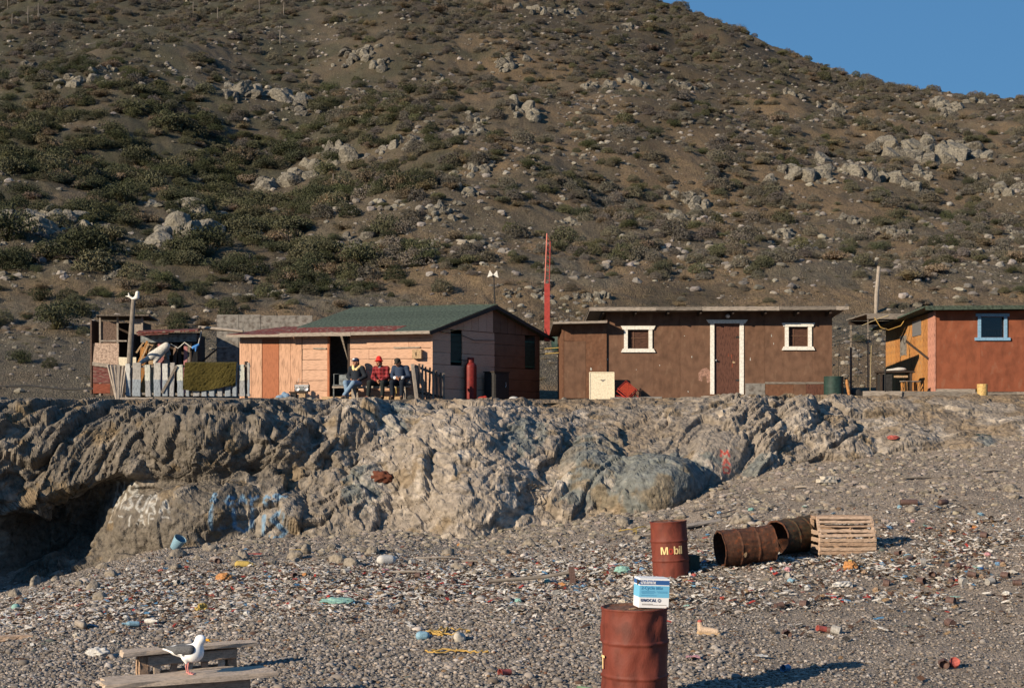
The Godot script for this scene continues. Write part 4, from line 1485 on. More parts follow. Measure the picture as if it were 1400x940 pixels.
func build_peach_shack() -> void:
	var A := Vector3(-2.30, 3.38, -41.0)
	var L := Vector3(-8.05, 3.38, -42.15)
	var B := Vector3(0.86, 3.38, -44.5)
	var par := thing("peach_shack", "peach board shack with green and red felt roof and an open doorway", "shack", A)
	var u := (L - A).normalized()
	var len_u := (L - A).length()
	var n := Vector3(-u.z, 0, u.x)
	if n.z < 0:
		n = -n
	var g := (B - A).normalized()
	var len_g := (B - A).length()
	var gn := Vector3(-g.z, 0, g.x)
	if gn.x < 0:
		gn = -gn
	var y0 := 3.36
	var top := 5.46
	# front: boards in courses, right of the doorway, left of it, above it
	var course := 0.305
	var k := 0
	var y := y0
	while y < top - 0.02:
		var y1 := minf(y + course, top)
		var mt: Material = M.peach if k % 2 == 0 or k == 3 else M.peach_b
		var split := [1.55, 0.9, 2.1, 1.2, 1.9, 0.7, 1.4][k % 7] as float
		wall_piece(par, "board", A, u, n, 0.03, split, y, y1 - 0.010, 0.03, mt, rng.randf_range(-0.003, 0.004), true)
		wall_piece(par, "board", A, u, n, split + 0.006, 2.49, y, y1 - 0.010, 0.03, M.peach if k % 3 else M.peach_b, rng.randf_range(-0.003, 0.004), true)
		wall_piece(par, "board", A, u, n, 3.16, 3.94, y, y1 - 0.010, 0.03, mt, rng.randf_range(-0.003, 0.004), true)
		y = y1
		k += 1
	# left room: upright sheets and an orange door
	for s in [[3.955, 4.30], [4.31, 4.66], [5.20, 5.52], [5.53, len_u]]:
		wall_piece(par, "wall_sheet", A, u, n, s[0], s[1], y0, 5.34, 0.03, M.peach_v, rng.randf_range(0.0, 0.006))
	wall_piece(par, "wall_sheet", A, u, n, 4.665, 5.195, 5.20, 5.34, 0.03, M.peach_v)
	var dr := wall_piece(par, "door", A, u, n, 4.68, 5.185, y0 + 0.04, 5.19, 0.04, M.door_orange, -0.012)
	dr.set_meta("label", "narrow orange-brown plank door with a dark hole")
	part(dr, "hole", lathe([Vector2(0, 0), Vector2(0.085, 0.0), Vector2(0.085, 0.012), Vector2(0, 0.012)], 14), M.black, Vector3(-0.03, -0.53, 0.016), Vector3(PI / 2, 0, 0))  # flat black disc, the dark inside the hole is put into its colour
	# framing, inside walls, floor
	wall_piece(par, "backing", A, u, n, 0.05, 2.47, y0, top, 0.03, M.grey_wood, -0.045)
	wall_piece(par, "backing", A, u, n, 3.18, len_u - 0.05, y0, 5.33, 0.03, M.grey_wood, -0.045)
	wall_piece(par, "door_post", A, u, n, 2.48, 2.55, y0, top, 0.09, M.dark_wood, 0.012, true)
	wall_piece(par, "door_post", A, u, n, 3.10, 3.17, y0, top, 0.09, M.door_orange, 0.014, true)
	wall_piece(par, "corner_board", A, u, n, -0.015, 0.035, y0, top, 0.05, M.peach, 0.018, true)
	wall_piece(par, "corner_board", A, u, n, 3.935, 3.96, y0, top, 0.05, M.dark_wood, 0.008, true)
	wall_piece(par, "lintel", A, u, n, 2.49, 3.16, 5.28, top, 0.03, M.peach_b, 0.0)
	wall_piece(par, "added_partition", A - n * 1.5, u, n, 1.6, 4.2, y0, top + 0.1, 0.03, M.grey_wood)  # inner wall added to keep stray light out of the doorway
	wall_piece(par, "sill", A, u, n, 0.35, 3.3, y0, y0 + 0.13, 0.12, M.tan_wood, 0.14, true)
	var C := L + (B - A)
	wall_piece(par, "back_wall", B, u, n, 0.0, len_u, y0, 5.62, 0.05, M.grey_wood)
	wall_piece(par, "side_wall", L, g, gn, 0.0, len_g, y0, 5.33, 0.05, M.peach_b)
	part(par, "floor", slab([A + Vector3(0, 0.03, 0) - par.position, L + Vector3(0, 0.03, 0) - par.position, C + Vector3(0, 0.03, 0) - par.position, B + Vector3(0, 0.03, 0) - par.position], 0.05), M.dark_wood)
	# gable wall to the right: pinkish boards in front, dark boards behind
	k = 0
	y = y0
	var w1 := [0.159 * len_g, 0.263 * len_g, 4.55, 5.30]
	var w2 := [0.854 * len_g, 0.956 * len_g, 4.51, 5.24]
	while y < top - 0.02:
		var y1 := minf(y + 0.352, top)
		var cuts := [[0.0, 0.56 * len_g, [M.peach, M.peach_b, M.peach][k % 3]], [0.562 * len_g, len_g, M.brown_paint]]
		for c in cuts:
			var spans := [[c[0], c[1]]]
			for w in [w1, w2]:
				if y < w[3] - 0.05 and y1 > w[2] + 0.05:
					var ns := []
					for s in spans:
						if w[1] <= s[0] or w[0] >= s[1]:
							ns.append(s)
						else:
							if w[0] - s[0] > 0.02:
								ns.append([s[0], w[0]])
							if s[1] - w[1] > 0.02:
								ns.append([w[1], s[1]])
					spans = ns
			for s in spans:
				wall_piece(par, "board", A, g, gn, s[0], s[1], y, y1 - 0.009, 0.03, c[2], rng.randf_range(-0.003, 0.004), true)
		y = y1
		k += 1
	for w in [w1, w2]:
		var f := wall_piece(par, "window", A, g, gn, w[0], w[1], w[2], w[3], 0.03, M.green_paint, -0.03)
		f.set_meta("label", "dark green shuttered window in the gable wall")
		var fp: Vector3 = A - par.position - f.position
		var hw: float = (w[1] - w[0]) / 2
		var hh: float = (w[3] - w[2]) / 2
		for s in [-1, 1]:
			box(f, "frame", Vector3(0.045, hh * 2 + 0.05, 0.05), Vector3(s * hw, 0, -0.03), M.green_frame)
			box(f, "frame", Vector3(hw * 2 + 0.14, 0.045, 0.06), Vector3(0, s * (hh + 0.02), -0.032), M.green_frame)
	# gable triangle: upright boards cut along the slope
	var ridge_y := 6.22
	var gu := 0.0
	k = 0
	while gu < len_g - 0.03:
		var ge := minf(gu + [0.34, 0.30, 0.36, 0.28][k % 4], len_g)
		var ha := top + (ridge_y - top) * (1.0 - absf(gu / len_g - 0.5) * 2.0)
		var hb := top + (ridge_y - top) * (1.0 - absf((ge - 0.012) / len_g - 0.5) * 2.0)
		var w := ge - 0.012 - gu
		var poly := PackedVector2Array([Vector2(0, 0), Vector2(w, 0), Vector2(w, hb - top), Vector2(0, ha - top)])
		if gu < len_g / 2 and ge > len_g / 2:
			poly = PackedVector2Array([Vector2(0, 0), Vector2(w, 0), Vector2(w, hb - top), Vector2(len_g / 2 - gu, ridge_y - top), Vector2(0, ha - top)])
		var o := part(par, "gable_board", prism(poly, 0.03), ([M.peach, M.peach_b][k % 2] if gu < 0.54 * len_g else M.brown_paint_b), A + g * gu + gn * 0.012 + Vector3(0, top - A.y, 0) - par.position, Vector3(0, atan2(-g.z, g.x), 0))
		gu = ge
		k += 1
	# main roof: strips of felt, green above red, on boards with a pale fascia
	var half := (B - A) * 0.5
	var ro := A + half - u * 0.27
	ro.y = 6.27
	var rl := A + half + u * 4.25
	rl.y = 6.25
	var er := A - half * 0.20 - u * 0.27
	er.y = 5.34
	var el := A - half * 0.20 + u * 4.25
	el.y = 5.33
	var br := B + half * 0.13 - u * 0.27
	br.y = 5.40
	var bl := B + half * 0.13 + u * 4.25
	bl.y = 5.40
	var q0 := par.position
	var strips := [[0.0, 0.22, 0.0, 0.25, M.green_roof], [0.0, 0.22, 0.25, 1.0, M.red_roof], [0.215, 0.49, 0.0, 1.0, M.green_roof], [0.48, 0.76, 0.0, 1.0, M.green_roof_b], [0.75, 1.0, 0.0, 1.0, M.green_roof]]
	part(par, "roof_deck", slab([er - q0 - Vector3(0, 0.012, 0), el - q0 - Vector3(0, 0.012, 0), rl - q0 - Vector3(0, 0.012, 0), ro - q0 - Vector3(0, 0.012, 0)], 0.05), M.weathered)
	var lift := 0.0
	for s in strips:
		var a: Vector3 = er.lerp(ro, s[0]).lerp(el.lerp(rl, s[0]), s[2])
		var b: Vector3 = er.lerp(ro, s[0]).lerp(el.lerp(rl, s[0]), s[3])
		var c: Vector3 = er.lerp(ro, s[1]).lerp(el.lerp(rl, s[1]), s[3])
		var e: Vector3 = er.lerp(ro, s[1]).lerp(el.lerp(rl, s[1]), s[2])
		var up := Vector3(0, lift, 0)
		part(par, "roof_strip", slab([a - q0 + up * 0.6, b - q0 + up * 0.6, c - q0 + up, e - q0 + up], 0.010), s[4])
		lift += 0.007
	part(par, "roof_deck", slab([ro - q0, rl - q0, bl - q0, br - q0], 0.06), M.green_roof_b)
	bar(par, "ridge_board", ro - q0 + Vector3(0, 0.015, 0), rl - q0 + Vector3(0, 0.015, 0), 0.12, 0.03, M.green_roof)
	bar(par, "rake_board", er - q0 + Vector3(0, -0.06, 0), ro - q0 + Vector3(0, -0.06, 0), 0.04, 0.11, M.dark_wood)
	bar(par, "rake_board", ro - q0 + Vector3(0, -0.06, 0), br - q0 + Vector3(0, -0.06, 0), 0.04, 0.11, M.dark_wood)
	var fm: Vector3 = er.lerp(el, 0.52)
	bar(par, "fascia", er - q0 + Vector3(0, -0.035, 0.012), fm - q0 + Vector3(0, -0.04, 0.012), 0.025, 0.09, M.weathered)
	bar(par, "fascia", fm - q0 + Vector3(0, -0.05, 0.02), el - q0 + Vector3(0, -0.05, 0.02), 0.025, 0.11, M.weathered)
	# low roof of the left room
	var wl := L - half * 0.16 + u * 0.12
	wl.y = 5.33
	var wr := A - half * 0.18 + u * 4.26
	wr.y = 5.32
	var wbl := L + half * 0.75 + u * 0.12
	wbl.y = 5.68
	var wbr := A + half * 0.75 + u * 4.26
	wbr.y = 5.66
	part(par, "roof_strip", slab([wr - q0, wl - q0, wl.lerp(wbl, 0.5) - q0, wr.lerp(wbr, 0.5) - q0], 0.05), M.red_roof)
	part(par, "roof_strip", slab([wr.lerp(wbr, 0.48) - q0 + Vector3(0, 0.012, 0), wl.lerp(wbl, 0.48) - q0 + Vector3(0, 0.012, 0), wbl - q0, wbr - q0], 0.05), M.red_roof)
	bar(par, "fascia", wr - q0 + Vector3(0, -0.05, 0.02), wl - q0 + Vector3(0, -0.05, 0.02), 0.025, 0.07, M.weathered)
	bar(par, "lath", wbr.lerp(wbl, 0.15) - q0 + Vector3(0, 0.03, 0), wbr.lerp(wbl, -0.35) - q0 + Vector3(0, 0.06, 0), 0.12, 0.03, M.weathered)
	# meter box on the front, loose lath, wires
	var mb := thing("meter_box", "small tan wooden box fixed high on the peach wall", "box", A + u * 0.42 + n * 0.09 + Vector3(0, 1.32, 0), atan2(-u.z, u.x))
	box(mb, "case", Vector3(0.27, 0.26, 0.17), Vector3.ZERO, M.tan_wood)
	box(mb, "slot", Vector3(0.03, 0.10, 0.012), Vector3(0.02, 0, 0.087 if n.dot(Vector3(sin(mb.rotation.y), 0, cos(mb.rotation.y))) > 0 else -0.087), M.dark_wood)
	bar(par, "lath", A + u * 0.35 + n * 0.02 + Vector3(0, 1.52, 0) - q0, A + u * 1.15 + n * 0.02 + Vector3(0, 1.52, 0) - q0, 0.03, 0.035, M.weathered)
	bar(par, "lath", A + u * 3.2 + n * 0.02 + Vector3(0, 1.52, 0) - q0, A + u * 3.6 + n * 0.02 + Vector3(0, 1.53, 0) - q0, 0.03, 0.04, M.weathered)
	var w0 := A + g * 0.35 + gn * 0.06 + Vector3(0, 1.95, 0)
	single("house_wire", "pale wire slung from the peach gable towards the back eave", "wire", tube([w0, w0.lerp(br + Vector3(-1.2, 0.75, 0.9), 0.5) - Vector3(0, 0.06, 0), br + Vector3(-1.2, 0.72, 0.9)], 0.010, 5), M.cord)
	single("gable_cable", "dark cable sagging along the shaded gable boards", "cable", tube([A + g * 0.05 + gn * 0.05 + Vector3(0, 2.0, 0), A + g * 1.2 + gn * 0.05 + Vector3(0, 1.92, 0), A + g * 1.7 + gn * 0.05 + Vector3(0, 1.80, 0), A + g * 2.6 + gn * 0.05 + Vector3(0, 1.84, 0)], 0.010, 5), M.black)

func window_frame(par: Node3D, c: Vector3, w: float, h: float, mat: Material, wide := 0.11, ear := 0.08) -> Node3D:
	var f := box(par, "window", Vector3(w - 0.004, h - 0.004, 0.03), c + Vector3(0, 0, -0.075), M.shutter)
	for s in [-1, 1]:
		box(f, "frame", Vector3(wide, h + 0.05, 0.045), Vector3(s * (w + wide) * 0.5, 0, 0.10), mat)
		var e := prism(PackedVector2Array([Vector2(-(w / 2 + wide + ear), s * wide * 0.5), Vector2(w / 2 + wide + ear, s * wide * 0.5), Vector2(w / 2 + wide + ear * 0.4, -s * wide * 0.5), Vector2(-(w / 2 + wide + ear * 0.4), -s * wide * 0.5)]), 0.055)
		part(f, "frame", e, mat, Vector3(0, s * (h * 0.5 + wide * 0.5 + 0.012), 0.106))
		box(f, "bar", Vector3(w - 0.03, 0.018, 0.02) if s < 0 else Vector3(0.018, h - 0.03, 0.016), Vector3(0.0, 0.03, 0.022) if s < 0 else Vector3(-w * 0.2, 0, 0.020), M.brown_paint)
		box(f, "reveal", Vector3(0.012, h, 0.07), Vector3(s * (w * 0.5 - 0.006), 0, 0.045), M.brown_paint_b)
	return f

func build_brown_shack() -> void:
	var base := Vector3(2.72, 3.38, -41.0)
	var par := thing("brown_shack", "long brown plywood shack with white window frames and white door frame", "shack", base)
	var u := Vector3(1, 0, 0)
	var n := Vector3(0, 0, 1)
	var y0 := 3.38
	var top := 5.93
	var rows := [[829, 852], [893, 930], [930, 971], [1017, 1046], [1046, 1072], [1111, 1138]]
	var k := 0
	var o := Vector3(0, 0, -41.0)
	for r in rows:
		wall_piece(par, "wall_panel", o, u, n, wx(r[0], 41.0) + 0.002, wx(r[1], 41.0) - 0.002, y0, top, 0.035, M.brown_paint if k % 2 == 0 else M.brown_paint_b, [0.0, 0.003, 0.0, 0.004, 0.0, 0.002][k])
		k += 1
	for w in [[852, 893, 447, 481], [1072, 1111, 443, 478]]:
		var a := wx(w[0], 41.0)
		var b := wx(w[1], 41.0)
		# the board is cut for the window just inside the white frame
		var wt := wy(w[2] + 4, 41.0)
		var wb := wy(w[3] - 5, 41.0)
		wall_piece(par, "wall_panel", o, u, n, a, b, y0, wb, 0.035, M.brown_paint, 0.001)
		wall_piece(par, "wall_panel", o, u, n, a, b, wt, top, 0.035, M.brown_paint_b, 0.001)
		var jw := 0.13
		wall_piece(par, "wall_panel", o, u, n, a, a + jw, wb, wt, 0.035, M.brown_paint, 0.001)
		wall_piece(par, "wall_panel", o, u, n, b - jw, b, wb, wt, 0.035, M.brown_paint, 0.001)
		window_frame(par, Vector3((a + b) / 2, (wt + wb) / 2, -41.0) - par.position, b - a - jw * 2, wt - wb, M.white_paint, 0.105, 0.09)
	# door
	var da := wx(971, 41.0)
	var db := wx(1017, 41.0)
	var dt := wy(442, 41.0)
	wall_piece(par, "wall_panel", o, u, n, da, db, dt, top, 0.035, M.brown_paint)
	var door := wall_piece(par, "door", o, u, n, da + 0.12, db - 0.12, 3.56, dt - 0.002, 0.04, M.brown_door, -0.03)
	part(door, "handle", blob([[Vector3(0, 0, 0), Vector3(0, 0, 0.06), 0.014, 0.028]], 0.008, 0.01), M.steel, Vector3(-0.31, -0.05, 0.02))
	for q in [0.62, -0.62]:
		box(door, "hinge", Vector3(0.10, 0.05, 0.014), Vector3(0.31, q, 0.026), M.charcoal)
	box(door, "latch", Vector3(0.06, 0.09, 0.012), Vector3(-0.31, -0.06, 0.026), M.charcoal)
	for q in [[-0.012, 0.10, 0.05, 0.10], [0.08, 0.06, 0.06, 0.16], [0.13, -0.10, 0.12, 0.06], [0.10, -0.20, 0.05, 0.14]]:
		part(door, "paint_mark", prism(ragged(q[2], q[3], int(q[0] * 900 + 50)), 0.004), M.oxide if q[3] > 0.07 else M.tan_wood, Vector3(q[0] + 0.06, q[1], 0.0215))
	for s in [da + 0.06, db - 0.06]:
		wall_piece(par, "door_frame", o, u, n, s - 0.058, s + 0.058, 3.50, dt, 0.06, M.white_paint, 0.03)
	part(par, "door_frame", prism(PackedVector2Array([Vector2(-0.6, 0.05), Vector2(0.6, 0.05), Vector2(0.52, -0.055), Vector2(-0.52, -0.055)]), 0.07), M.white_paint, Vector3((da + db) / 2, dt + 0.055, -40.975) - par.position)
	wall_piece(par, "threshold", o, u, n, da, db, y0, 3.545, 0.10, M.brown_annex, 0.06, true)
	var st := thing("door_step", "weathered plank step below the brown door", "step", Vector3((da + db) / 2, 3.40, -40.55))
	plank(st, "tread", Vector3(1.35, 0.05, 0.4), Vector3(-0.1, 0.06, 0), M.weathered)
	plank(st, "riser", Vector3(0.9, 0.09, 0.05), Vector3(-0.2, -0.012, 0.12), M.grey_wood)
	# annex to the left, a little proud, with a tall flush hatch
	var ax0 := wx(769, 40.94)
	var ax1 := wx(829.5, 40.94)
	var oa := Vector3(0, 0, -40.94)
	var ha := wx(771, 40.85)
	var hb := wx(801, 40.85)
	var atop := 5.60
	wall_piece(par, "wall_panel", oa, u, n, hb + 0.004, ax1, y0, atop, 0.035, M.brown_annex)
	wall_piece(par, "wall_panel", oa, u, n, ha, hb, wy(466, 40.85) + 0.004, atop, 0.035, M.brown_annex, 0.003)
	wall_piece(par, "hatch", oa, u, n, ha + 0.01, hb, wy(544, 40.85), wy(466, 40.85) - 0.006, 0.04, M.brown_paint_b, 0.006)
	wall_piece(par, "corner_board", oa, u, n, ax0 - 0.02, ha, y0, atop, 0.05, M.brown_annex, 0.014)
	wall_piece(par, "wall_panel", Vector3(ax0, 0, -40.94), Vector3(0, 0, -1), Vector3(-1, 0, 0), 0.02, 3.6, y0, atop, 0.035, M.brown_annex)
	wall_piece(par, "wall_panel", Vector3(2.72, 0, -40.9), Vector3(0, 0, -1), Vector3(-1, 0, 0), 0.05, 4.0, 5.45, top, 0.035, M.brown_paint_b)
	wall_piece(par, "side_wall", Vector3(wx(1138, 41.0), 0, -41.0), Vector3(0, 0, -1), Vector3(1, 0, 0), 0.0, 4.2, y0, top, 0.035, M.brown_paint_b)
	wall_piece(par, "back_wall", Vector3(0, 0, -45.2), u, n, ax0, wx(1138, 41.0), y0, 5.7, 0.04, M.brown_paint_b)
	wall_piece(par, "floor", Vector3(0, 0, -41.05), u, n, ax0 + 0.03, wx(1138, 41.0) - 0.03, y0 + 0.02, y0 + 0.08, 4.1, M.dark_wood)
	# roofs: felt on boards, splintered edge
	var rx0 := wx(806, 40.35)
	var rx1 := wx(1161, 40.35)
	var rt := wy(419, 40.35)
	part(par, "roof_sheet", slab([Vector3(rx0, rt, -40.35) - base, Vector3(rx1, rt + 0.03, -40.35) - base, Vector3(rx1, rt - 0.25, -45.6) - base, Vector3(rx0, rt - 0.25, -45.6) - base], 0.03), M.roof_felt)
	part(par, "roof_deck", slab([Vector3(rx0 + 0.02, rt - 0.034, -40.38) - base, Vector3(rx1 - 0.02, rt - 0.004, -40.38) - base, Vector3(rx1 - 0.02, rt - 0.29, -45.5) - base, Vector3(rx0 + 0.02, rt - 0.29, -45.5) - base], 0.04), M.grey_wood)
	var ex := rx0
	k = 0
	while ex < rx1 - 0.1:
		var e2 := minf(ex + [1.9, 1.3, 2.2, 1.6][k % 4], rx1)
		var yy := rt - 0.075 + (ex - rx0) / (rx1 - rx0) * 0.03
		bar(par, "fascia", Vector3(ex, yy, -40.34) - base, Vector3(e2 - 0.01, yy + 0.006, -40.34) - base, 0.03, [0.10, 0.085, 0.11, 0.09][k % 4], M.grey_wood if k % 2 else M.weathered)
		ex = e2
		k += 1
	for i in 8:
		var xx := lerpf(rx0 + 0.4, rx1 - 0.5, i / 7.0)
		bar(par, "rafter", Vector3(xx, rt - 0.145, -40.42) - base, Vector3(xx, rt - 0.36, -45.3) - base, 0.05, 0.10, M.dark_wood)
	var a0 := wx(756, 40.5)
	var a1 := wx(830, 40.5)
	var at_y := wy(437.5, 40.5)
	part(par, "roof_sheet", slab([Vector3(a0, at_y - 0.06, -40.5) - base, Vector3(a1, at_y, -40.5) - base, Vector3(a1, at_y - 0.10, -44.8) - base, Vector3(a0, at_y - 0.14, -44.8) - base], 0.04), M.roof_felt)
	bar(par, "fascia", Vector3(a0, at_y - 0.085, -40.49) - base, Vector3(a1, at_y - 0.05, -40.49) - base, 0.03, 0.06, M.weathered)
	# wall lamp above the door
	var lamp := thing("wall_lamp", "small round white lamp under the brown shack's eave", "lamp", Vector3(wx(995, 41.0), wy(432, 41.0), -40.98))
	part(lamp, "base", lathe([Vector2(0, 0), Vector2(0.07, 0), Vector2(0.07, 0.03), Vector2(0.04, 0.05), Vector2(0, 0.05)], 16), M.steel, Vector3.ZERO, Vector3(PI / 2, 0, 0))
	part(lamp, "globe", blob([[Vector3(0, 0, 0.085), Vector3(0.055, 0.055, 0.05)]], 0.01, 0.01), M.card_white)
	# repairs along the foot of the wall
	wall_piece(par, "foot_board", o, u, n, wx(1019, 41.0), wx(1046, 41.0), 3.40, 3.86, 0.02, M.grey_sheet, 0.026)
	wall_piece(par, "foot_board", o, u, n, wx(1046.2, 41.0), wx(1127, 41.0), 3.84, 3.90, 0.03, M.grey_wood, 0.036, true)
	wall_piece(par, "foot_board", o, u, n, wx(1046.5, 41.0), wx(1085, 41.0), 3.40, 3.835, 0.02, M.brown_annex, 0.022)
	wall_piece(par, "foot_board", o, u, n, wx(1085.2, 41.0), wx(1102, 41.0), 3.40, 3.835, 0.02, M.brown_paint_b, 0.026)
	wall_piece(par, "foot_board", o, u, n, wx(1102.2, 41.0), wx(1127, 41.0), 3.40, 3.835, 0.02, M.brown_door, 0.023)
	var gp := part(par, "paint_patch", prism(PackedVector2Array([Vector2(-0.16, -0.16), Vector2(-0.06, -0.2), Vector2(-0.05, -0.06), Vector2(0.06, -0.05), Vector2(0.08, -0.24), Vector2(0.17, -0.22), Vector2(0.18, 0.08), Vector2(0.08, 0.2), Vector2(-0.06, 0.17), Vector2(-0.17, 0.05)]), 0.004), M.bare_patch, Vector3(wx(963, 41.0), wy(512, 41.0), -40.995) - base)
	gp.set_meta("label", "bare pinkish patch where the brown paint is gone")
	for q in [[831, 491, 0.025, 0.09], [946, 488, 0.03, 0.08], [1055, 459, 0.025, 0.10], [1026, 491, 0.03, 0.12], [808, 504, 0.05, 0.14], [902, 499, 0.02, 0.05], [941, 535, 0.02, 0.06], [936, 459, 0.03, 0.03], [1058, 470, 0.02, 0.08], [870, 505, 0.02, 0.02]]:
		var dd := 40.94 if q[0] < 829 else 41.0
		part(par, "paint_fleck", prism(ragged(q[2], q[3], q[0]), 0.004), M.white_cloth, Vector3(wx(q[0], dd), wy(q[1], dd), -dd + 0.006) - base)

func ragged(w: float, h: float, sd: int) -> PackedVector2Array:
	var r := RandomNumberGenerator.new()
	r.seed = sd
	var p := PackedVector2Array()
	for i in 9:
		var a := TAU * i / 9.0
		var q := r.randf_range(0.5, 1.1)
		p.append(Vector2(cos(a) * w * 0.5 * q, sin(a) * h * 0.5 * q))
	return p

func build_red_shack() -> void:
	var base := Vector3(12.19, 3.44, -41.0)
	var par := thing("red_shack", "rust red plywood shack with blue window frame and ochre side wall", "shack", base)
	var u := Vector3(1, 0, 0)
	var n := Vector3(0, 0, 1)
	var o := Vector3(0, 0, -41.0)
	var top := 5.95
	var y0 := 3.70
	var wa := wx(1341, 41.0)
	var wb := wx(1373, 41.0)
	var wl := wy(461, 41.0)
	var wh := wy(433, 41.0)
	wall_piece(par, "wall_panel", o, u, n, 12.19, wx(1341, 41.0) - 0.004, y0, top, 0.035, M.rust_red)
	wall_piece(par, "wall_panel", o, u, n, wa, wb, wh, top, 0.035, M.rust_red_b, 0.002)
	wall_piece(par, "wall_panel", o, u, n, wa, wx(1420, 41.0), 3.62, wl, 0.035, M.rust_red_b, 0.004)
	wall_piece(par, "wall_panel", o, u, n, wb, wx(1420, 41.0), wl + 0.003, top, 0.035, M.rust_red, 0.002)
	wall_piece(par, "wall_panel", o, u, n, wx(1420, 41.0) + 0.004, 18.4, y0, top, 0.035, M.rust_red_b)
	wall_piece(par, "skirting", o, u, n, 12.19, wx(1334, 41.0), 3.44, y0 - 0.006, 0.04, M.weathered, 0.008, true)
	wall_piece(par, "skirting", o, u, n, wx(1334.4, 41.0), wx(1390, 41.0), 3.43, 3.61, 0.04, M.grey_wood, 0.012, true)
	wall_piece(par, "skirting", o, u, n, wx(1390.4, 41.0), 18.4, 3.43, 3.61, 0.04, M.weathered, 0.010, true)
	# blue window
	var f := box(par, "window", Vector3(wb - wa, wh - wl, 0.012), Vector3((wa + wb) / 2, (wl + wh) / 2, -41.06) - base, M.glass)
	for s in [-1, 1]:
		box(f, "frame", Vector3(0.085, wh - wl + 0.02, 0.06), Vector3(s * ((wb - wa) / 2 + 0.04), 0, 0.08), M.blue_paint)
		box(f, "frame", Vector3(wb - wa + [0.34, 0.28][(s + 1) / 2], 0.085, 0.08), Vector3(0, s * ((wh - wl) / 2 + 0.05), 0.085), M.blue_paint)
	# side wall: upright ochre boards
	var su := Vector3(0, 0, -1)
	var sn := Vector3(-1, 0, 0)
	var so := Vector3(12.19, 0, -41.0)
	var q := 0.05
	var k := 0
	var mats := [M.pink_board, M.ochre_b, M.ochre, M.ochre_b, M.ochre, M.ochre, M.ochre_b, M.ochre, M.ochre]
	while q < 5.25:
		var e := minf(q + [0.62, 0.5, 0.66, 0.55][k % 4], 5.3)
		wall_piece(par, "board", so, su, sn, q, e - 0.008, 3.42, top - 0.02 - q * 0.01, 0.03, mats[k % mats.size()], rng.randf_range(-0.004, 0.006), true)
		q = e
		k += 1
	wall_piece(par, "corner_board", so, su, sn, -0.02, 0.05, 3.42, top, 0.05, M.pink_board, 0.02)
	var br := wall_piece(par, "brace", so, su, sn, 0.5, 2.9, 4.9, 4.97, 0.03, M.dark_wood, 0.04, true)
	br.rotate_object_local(Vector3(0, 0, 1), 0.28)
	var wn := wall_piece(par, "window", so, su, sn, 2.9, 3.5, 4.85, 5.45, 0.02, M.grey_sheet, 0.014)
	for s in [-1, 1]:
		box(wn, "frame", Vector3(0.05, 0.66, 0.03), Vector3(s * 0.31, 0, -0.012), M.grey_wood)
	wall_piece(par, "patch", so, su, sn, 1.3, 2.2, 5.35, 5.8, 0.012, M.steel, 0.022)
	wall_piece(par, "back_wall", Vector3(0, 0, -46.3), u, n, 12.19, 18.4, 3.42, 5.8, 0.04, M.ochre_b)
	wall_piece(par, "floor", Vector3(0, 0, -41.05), u, n, 12.25, 18.3, 3.44, 3.5, 5.2, M.dark_wood)
	# roof
	var rt := wy(418, 40.55)
	part(par, "roof_sheet", slab([Vector3(wx(1264, 40.55), rt, -40.55) - base, Vector3(19.0, rt + 0.06, -40.55) - base, Vector3(19.0, rt - 0.15, -46.8) - base, Vector3(wx(1264, 40.55), rt - 0.2, -46.8) - base], 0.05), M.green_roof)
	bar(par, "fascia", Vector3(wx(1266, 40.54), rt - 0.07, -40.54) - base, Vector3(18.9, rt - 0.02, -40.54) - base, 0.03, 0.10, M.green_roof_b)
	# open lean-to roof over the yard on the left
	var lt := thing("yard_awning", "flat grey plank awning beside the ochre side wall", "awning", Vector3(11.2, 3.45, -44.0))
	var lb := lt.position
	for i in 4:
		var z := -43.75 - i * 0.62
		plank(lt, "plank", Vector3(1.5, 0.035, 0.60), Vector3(11.55, 6.06 + i * 0.004, z) - lb, M.grey_wood)
	bar(lt, "beam", Vector3(10.85, 5.98, -43.4) - lb, Vector3(12.12, 5.98, -43.4) - lb, 0.05, 0.15, M.grey_wood)
	bar(lt, "beam", Vector3(10.85, 5.97, -45.8) - lb, Vector3(12.12, 5.97, -45.8) - lb, 0.05, 0.12, M.dark_wood)
	bar(lt, "post", Vector3(10.9, 3.42, -45.7) - lb, Vector3(10.9, 5.90, -45.7) - lb, 0.06, 0.06, M.grey_wood_v)
	bar(lt, "post", Vector3(10.9, 3.40, -43.5) - lb, Vector3(10.9, 5.90, -43.5) - lb, 0.03, 0.03, M.grey_wood_v)

# ------------------------------------------------------------------ the yard on the left
func picket(par: Node3D, x: float, w: float, h: float, y: float, z: float, tilt: float, cut: float, sd: int) -> void:
	# a slat painted pale above and blue below
	var m := plank_mesh(Vector3(w, h, 0.03), sd, 0.008)
	var a := m.surface_get_arrays(0)
	var vv: PackedVector3Array = a[Mesh.ARRAY_VERTEX]
	var c := PackedColorArray()
	var hi := [Color(0.56, 0.57, 0.50), Color(0.46, 0.44, 0.40), Color(0.58, 0.58, 0.55), Color(0.38, 0.36, 0.33)][sd % 4] as Color
	for i in range(0, vv.size(), 3):
		var cy := (vv[i].y + vv[i + 1].y + vv[i + 2].y) / 3.0
		var b := Color(0.30, 0.345, 0.385) if sd % 3 else Color(0.35, 0.355, 0.36)
		for k in 3:
			c.append(hi if cy > cut else b)
	a[Mesh.ARRAY_COLOR] = c
	var mm := ArrayMesh.new()
	mm.add_surface_from_arrays(Mesh.PRIMITIVE_TRIANGLES, a)
	part(par, "picket", mm, M.fence_paint, Vector3(x, y + h / 2, z) - par.position, Vector3(0, 0, tilt))

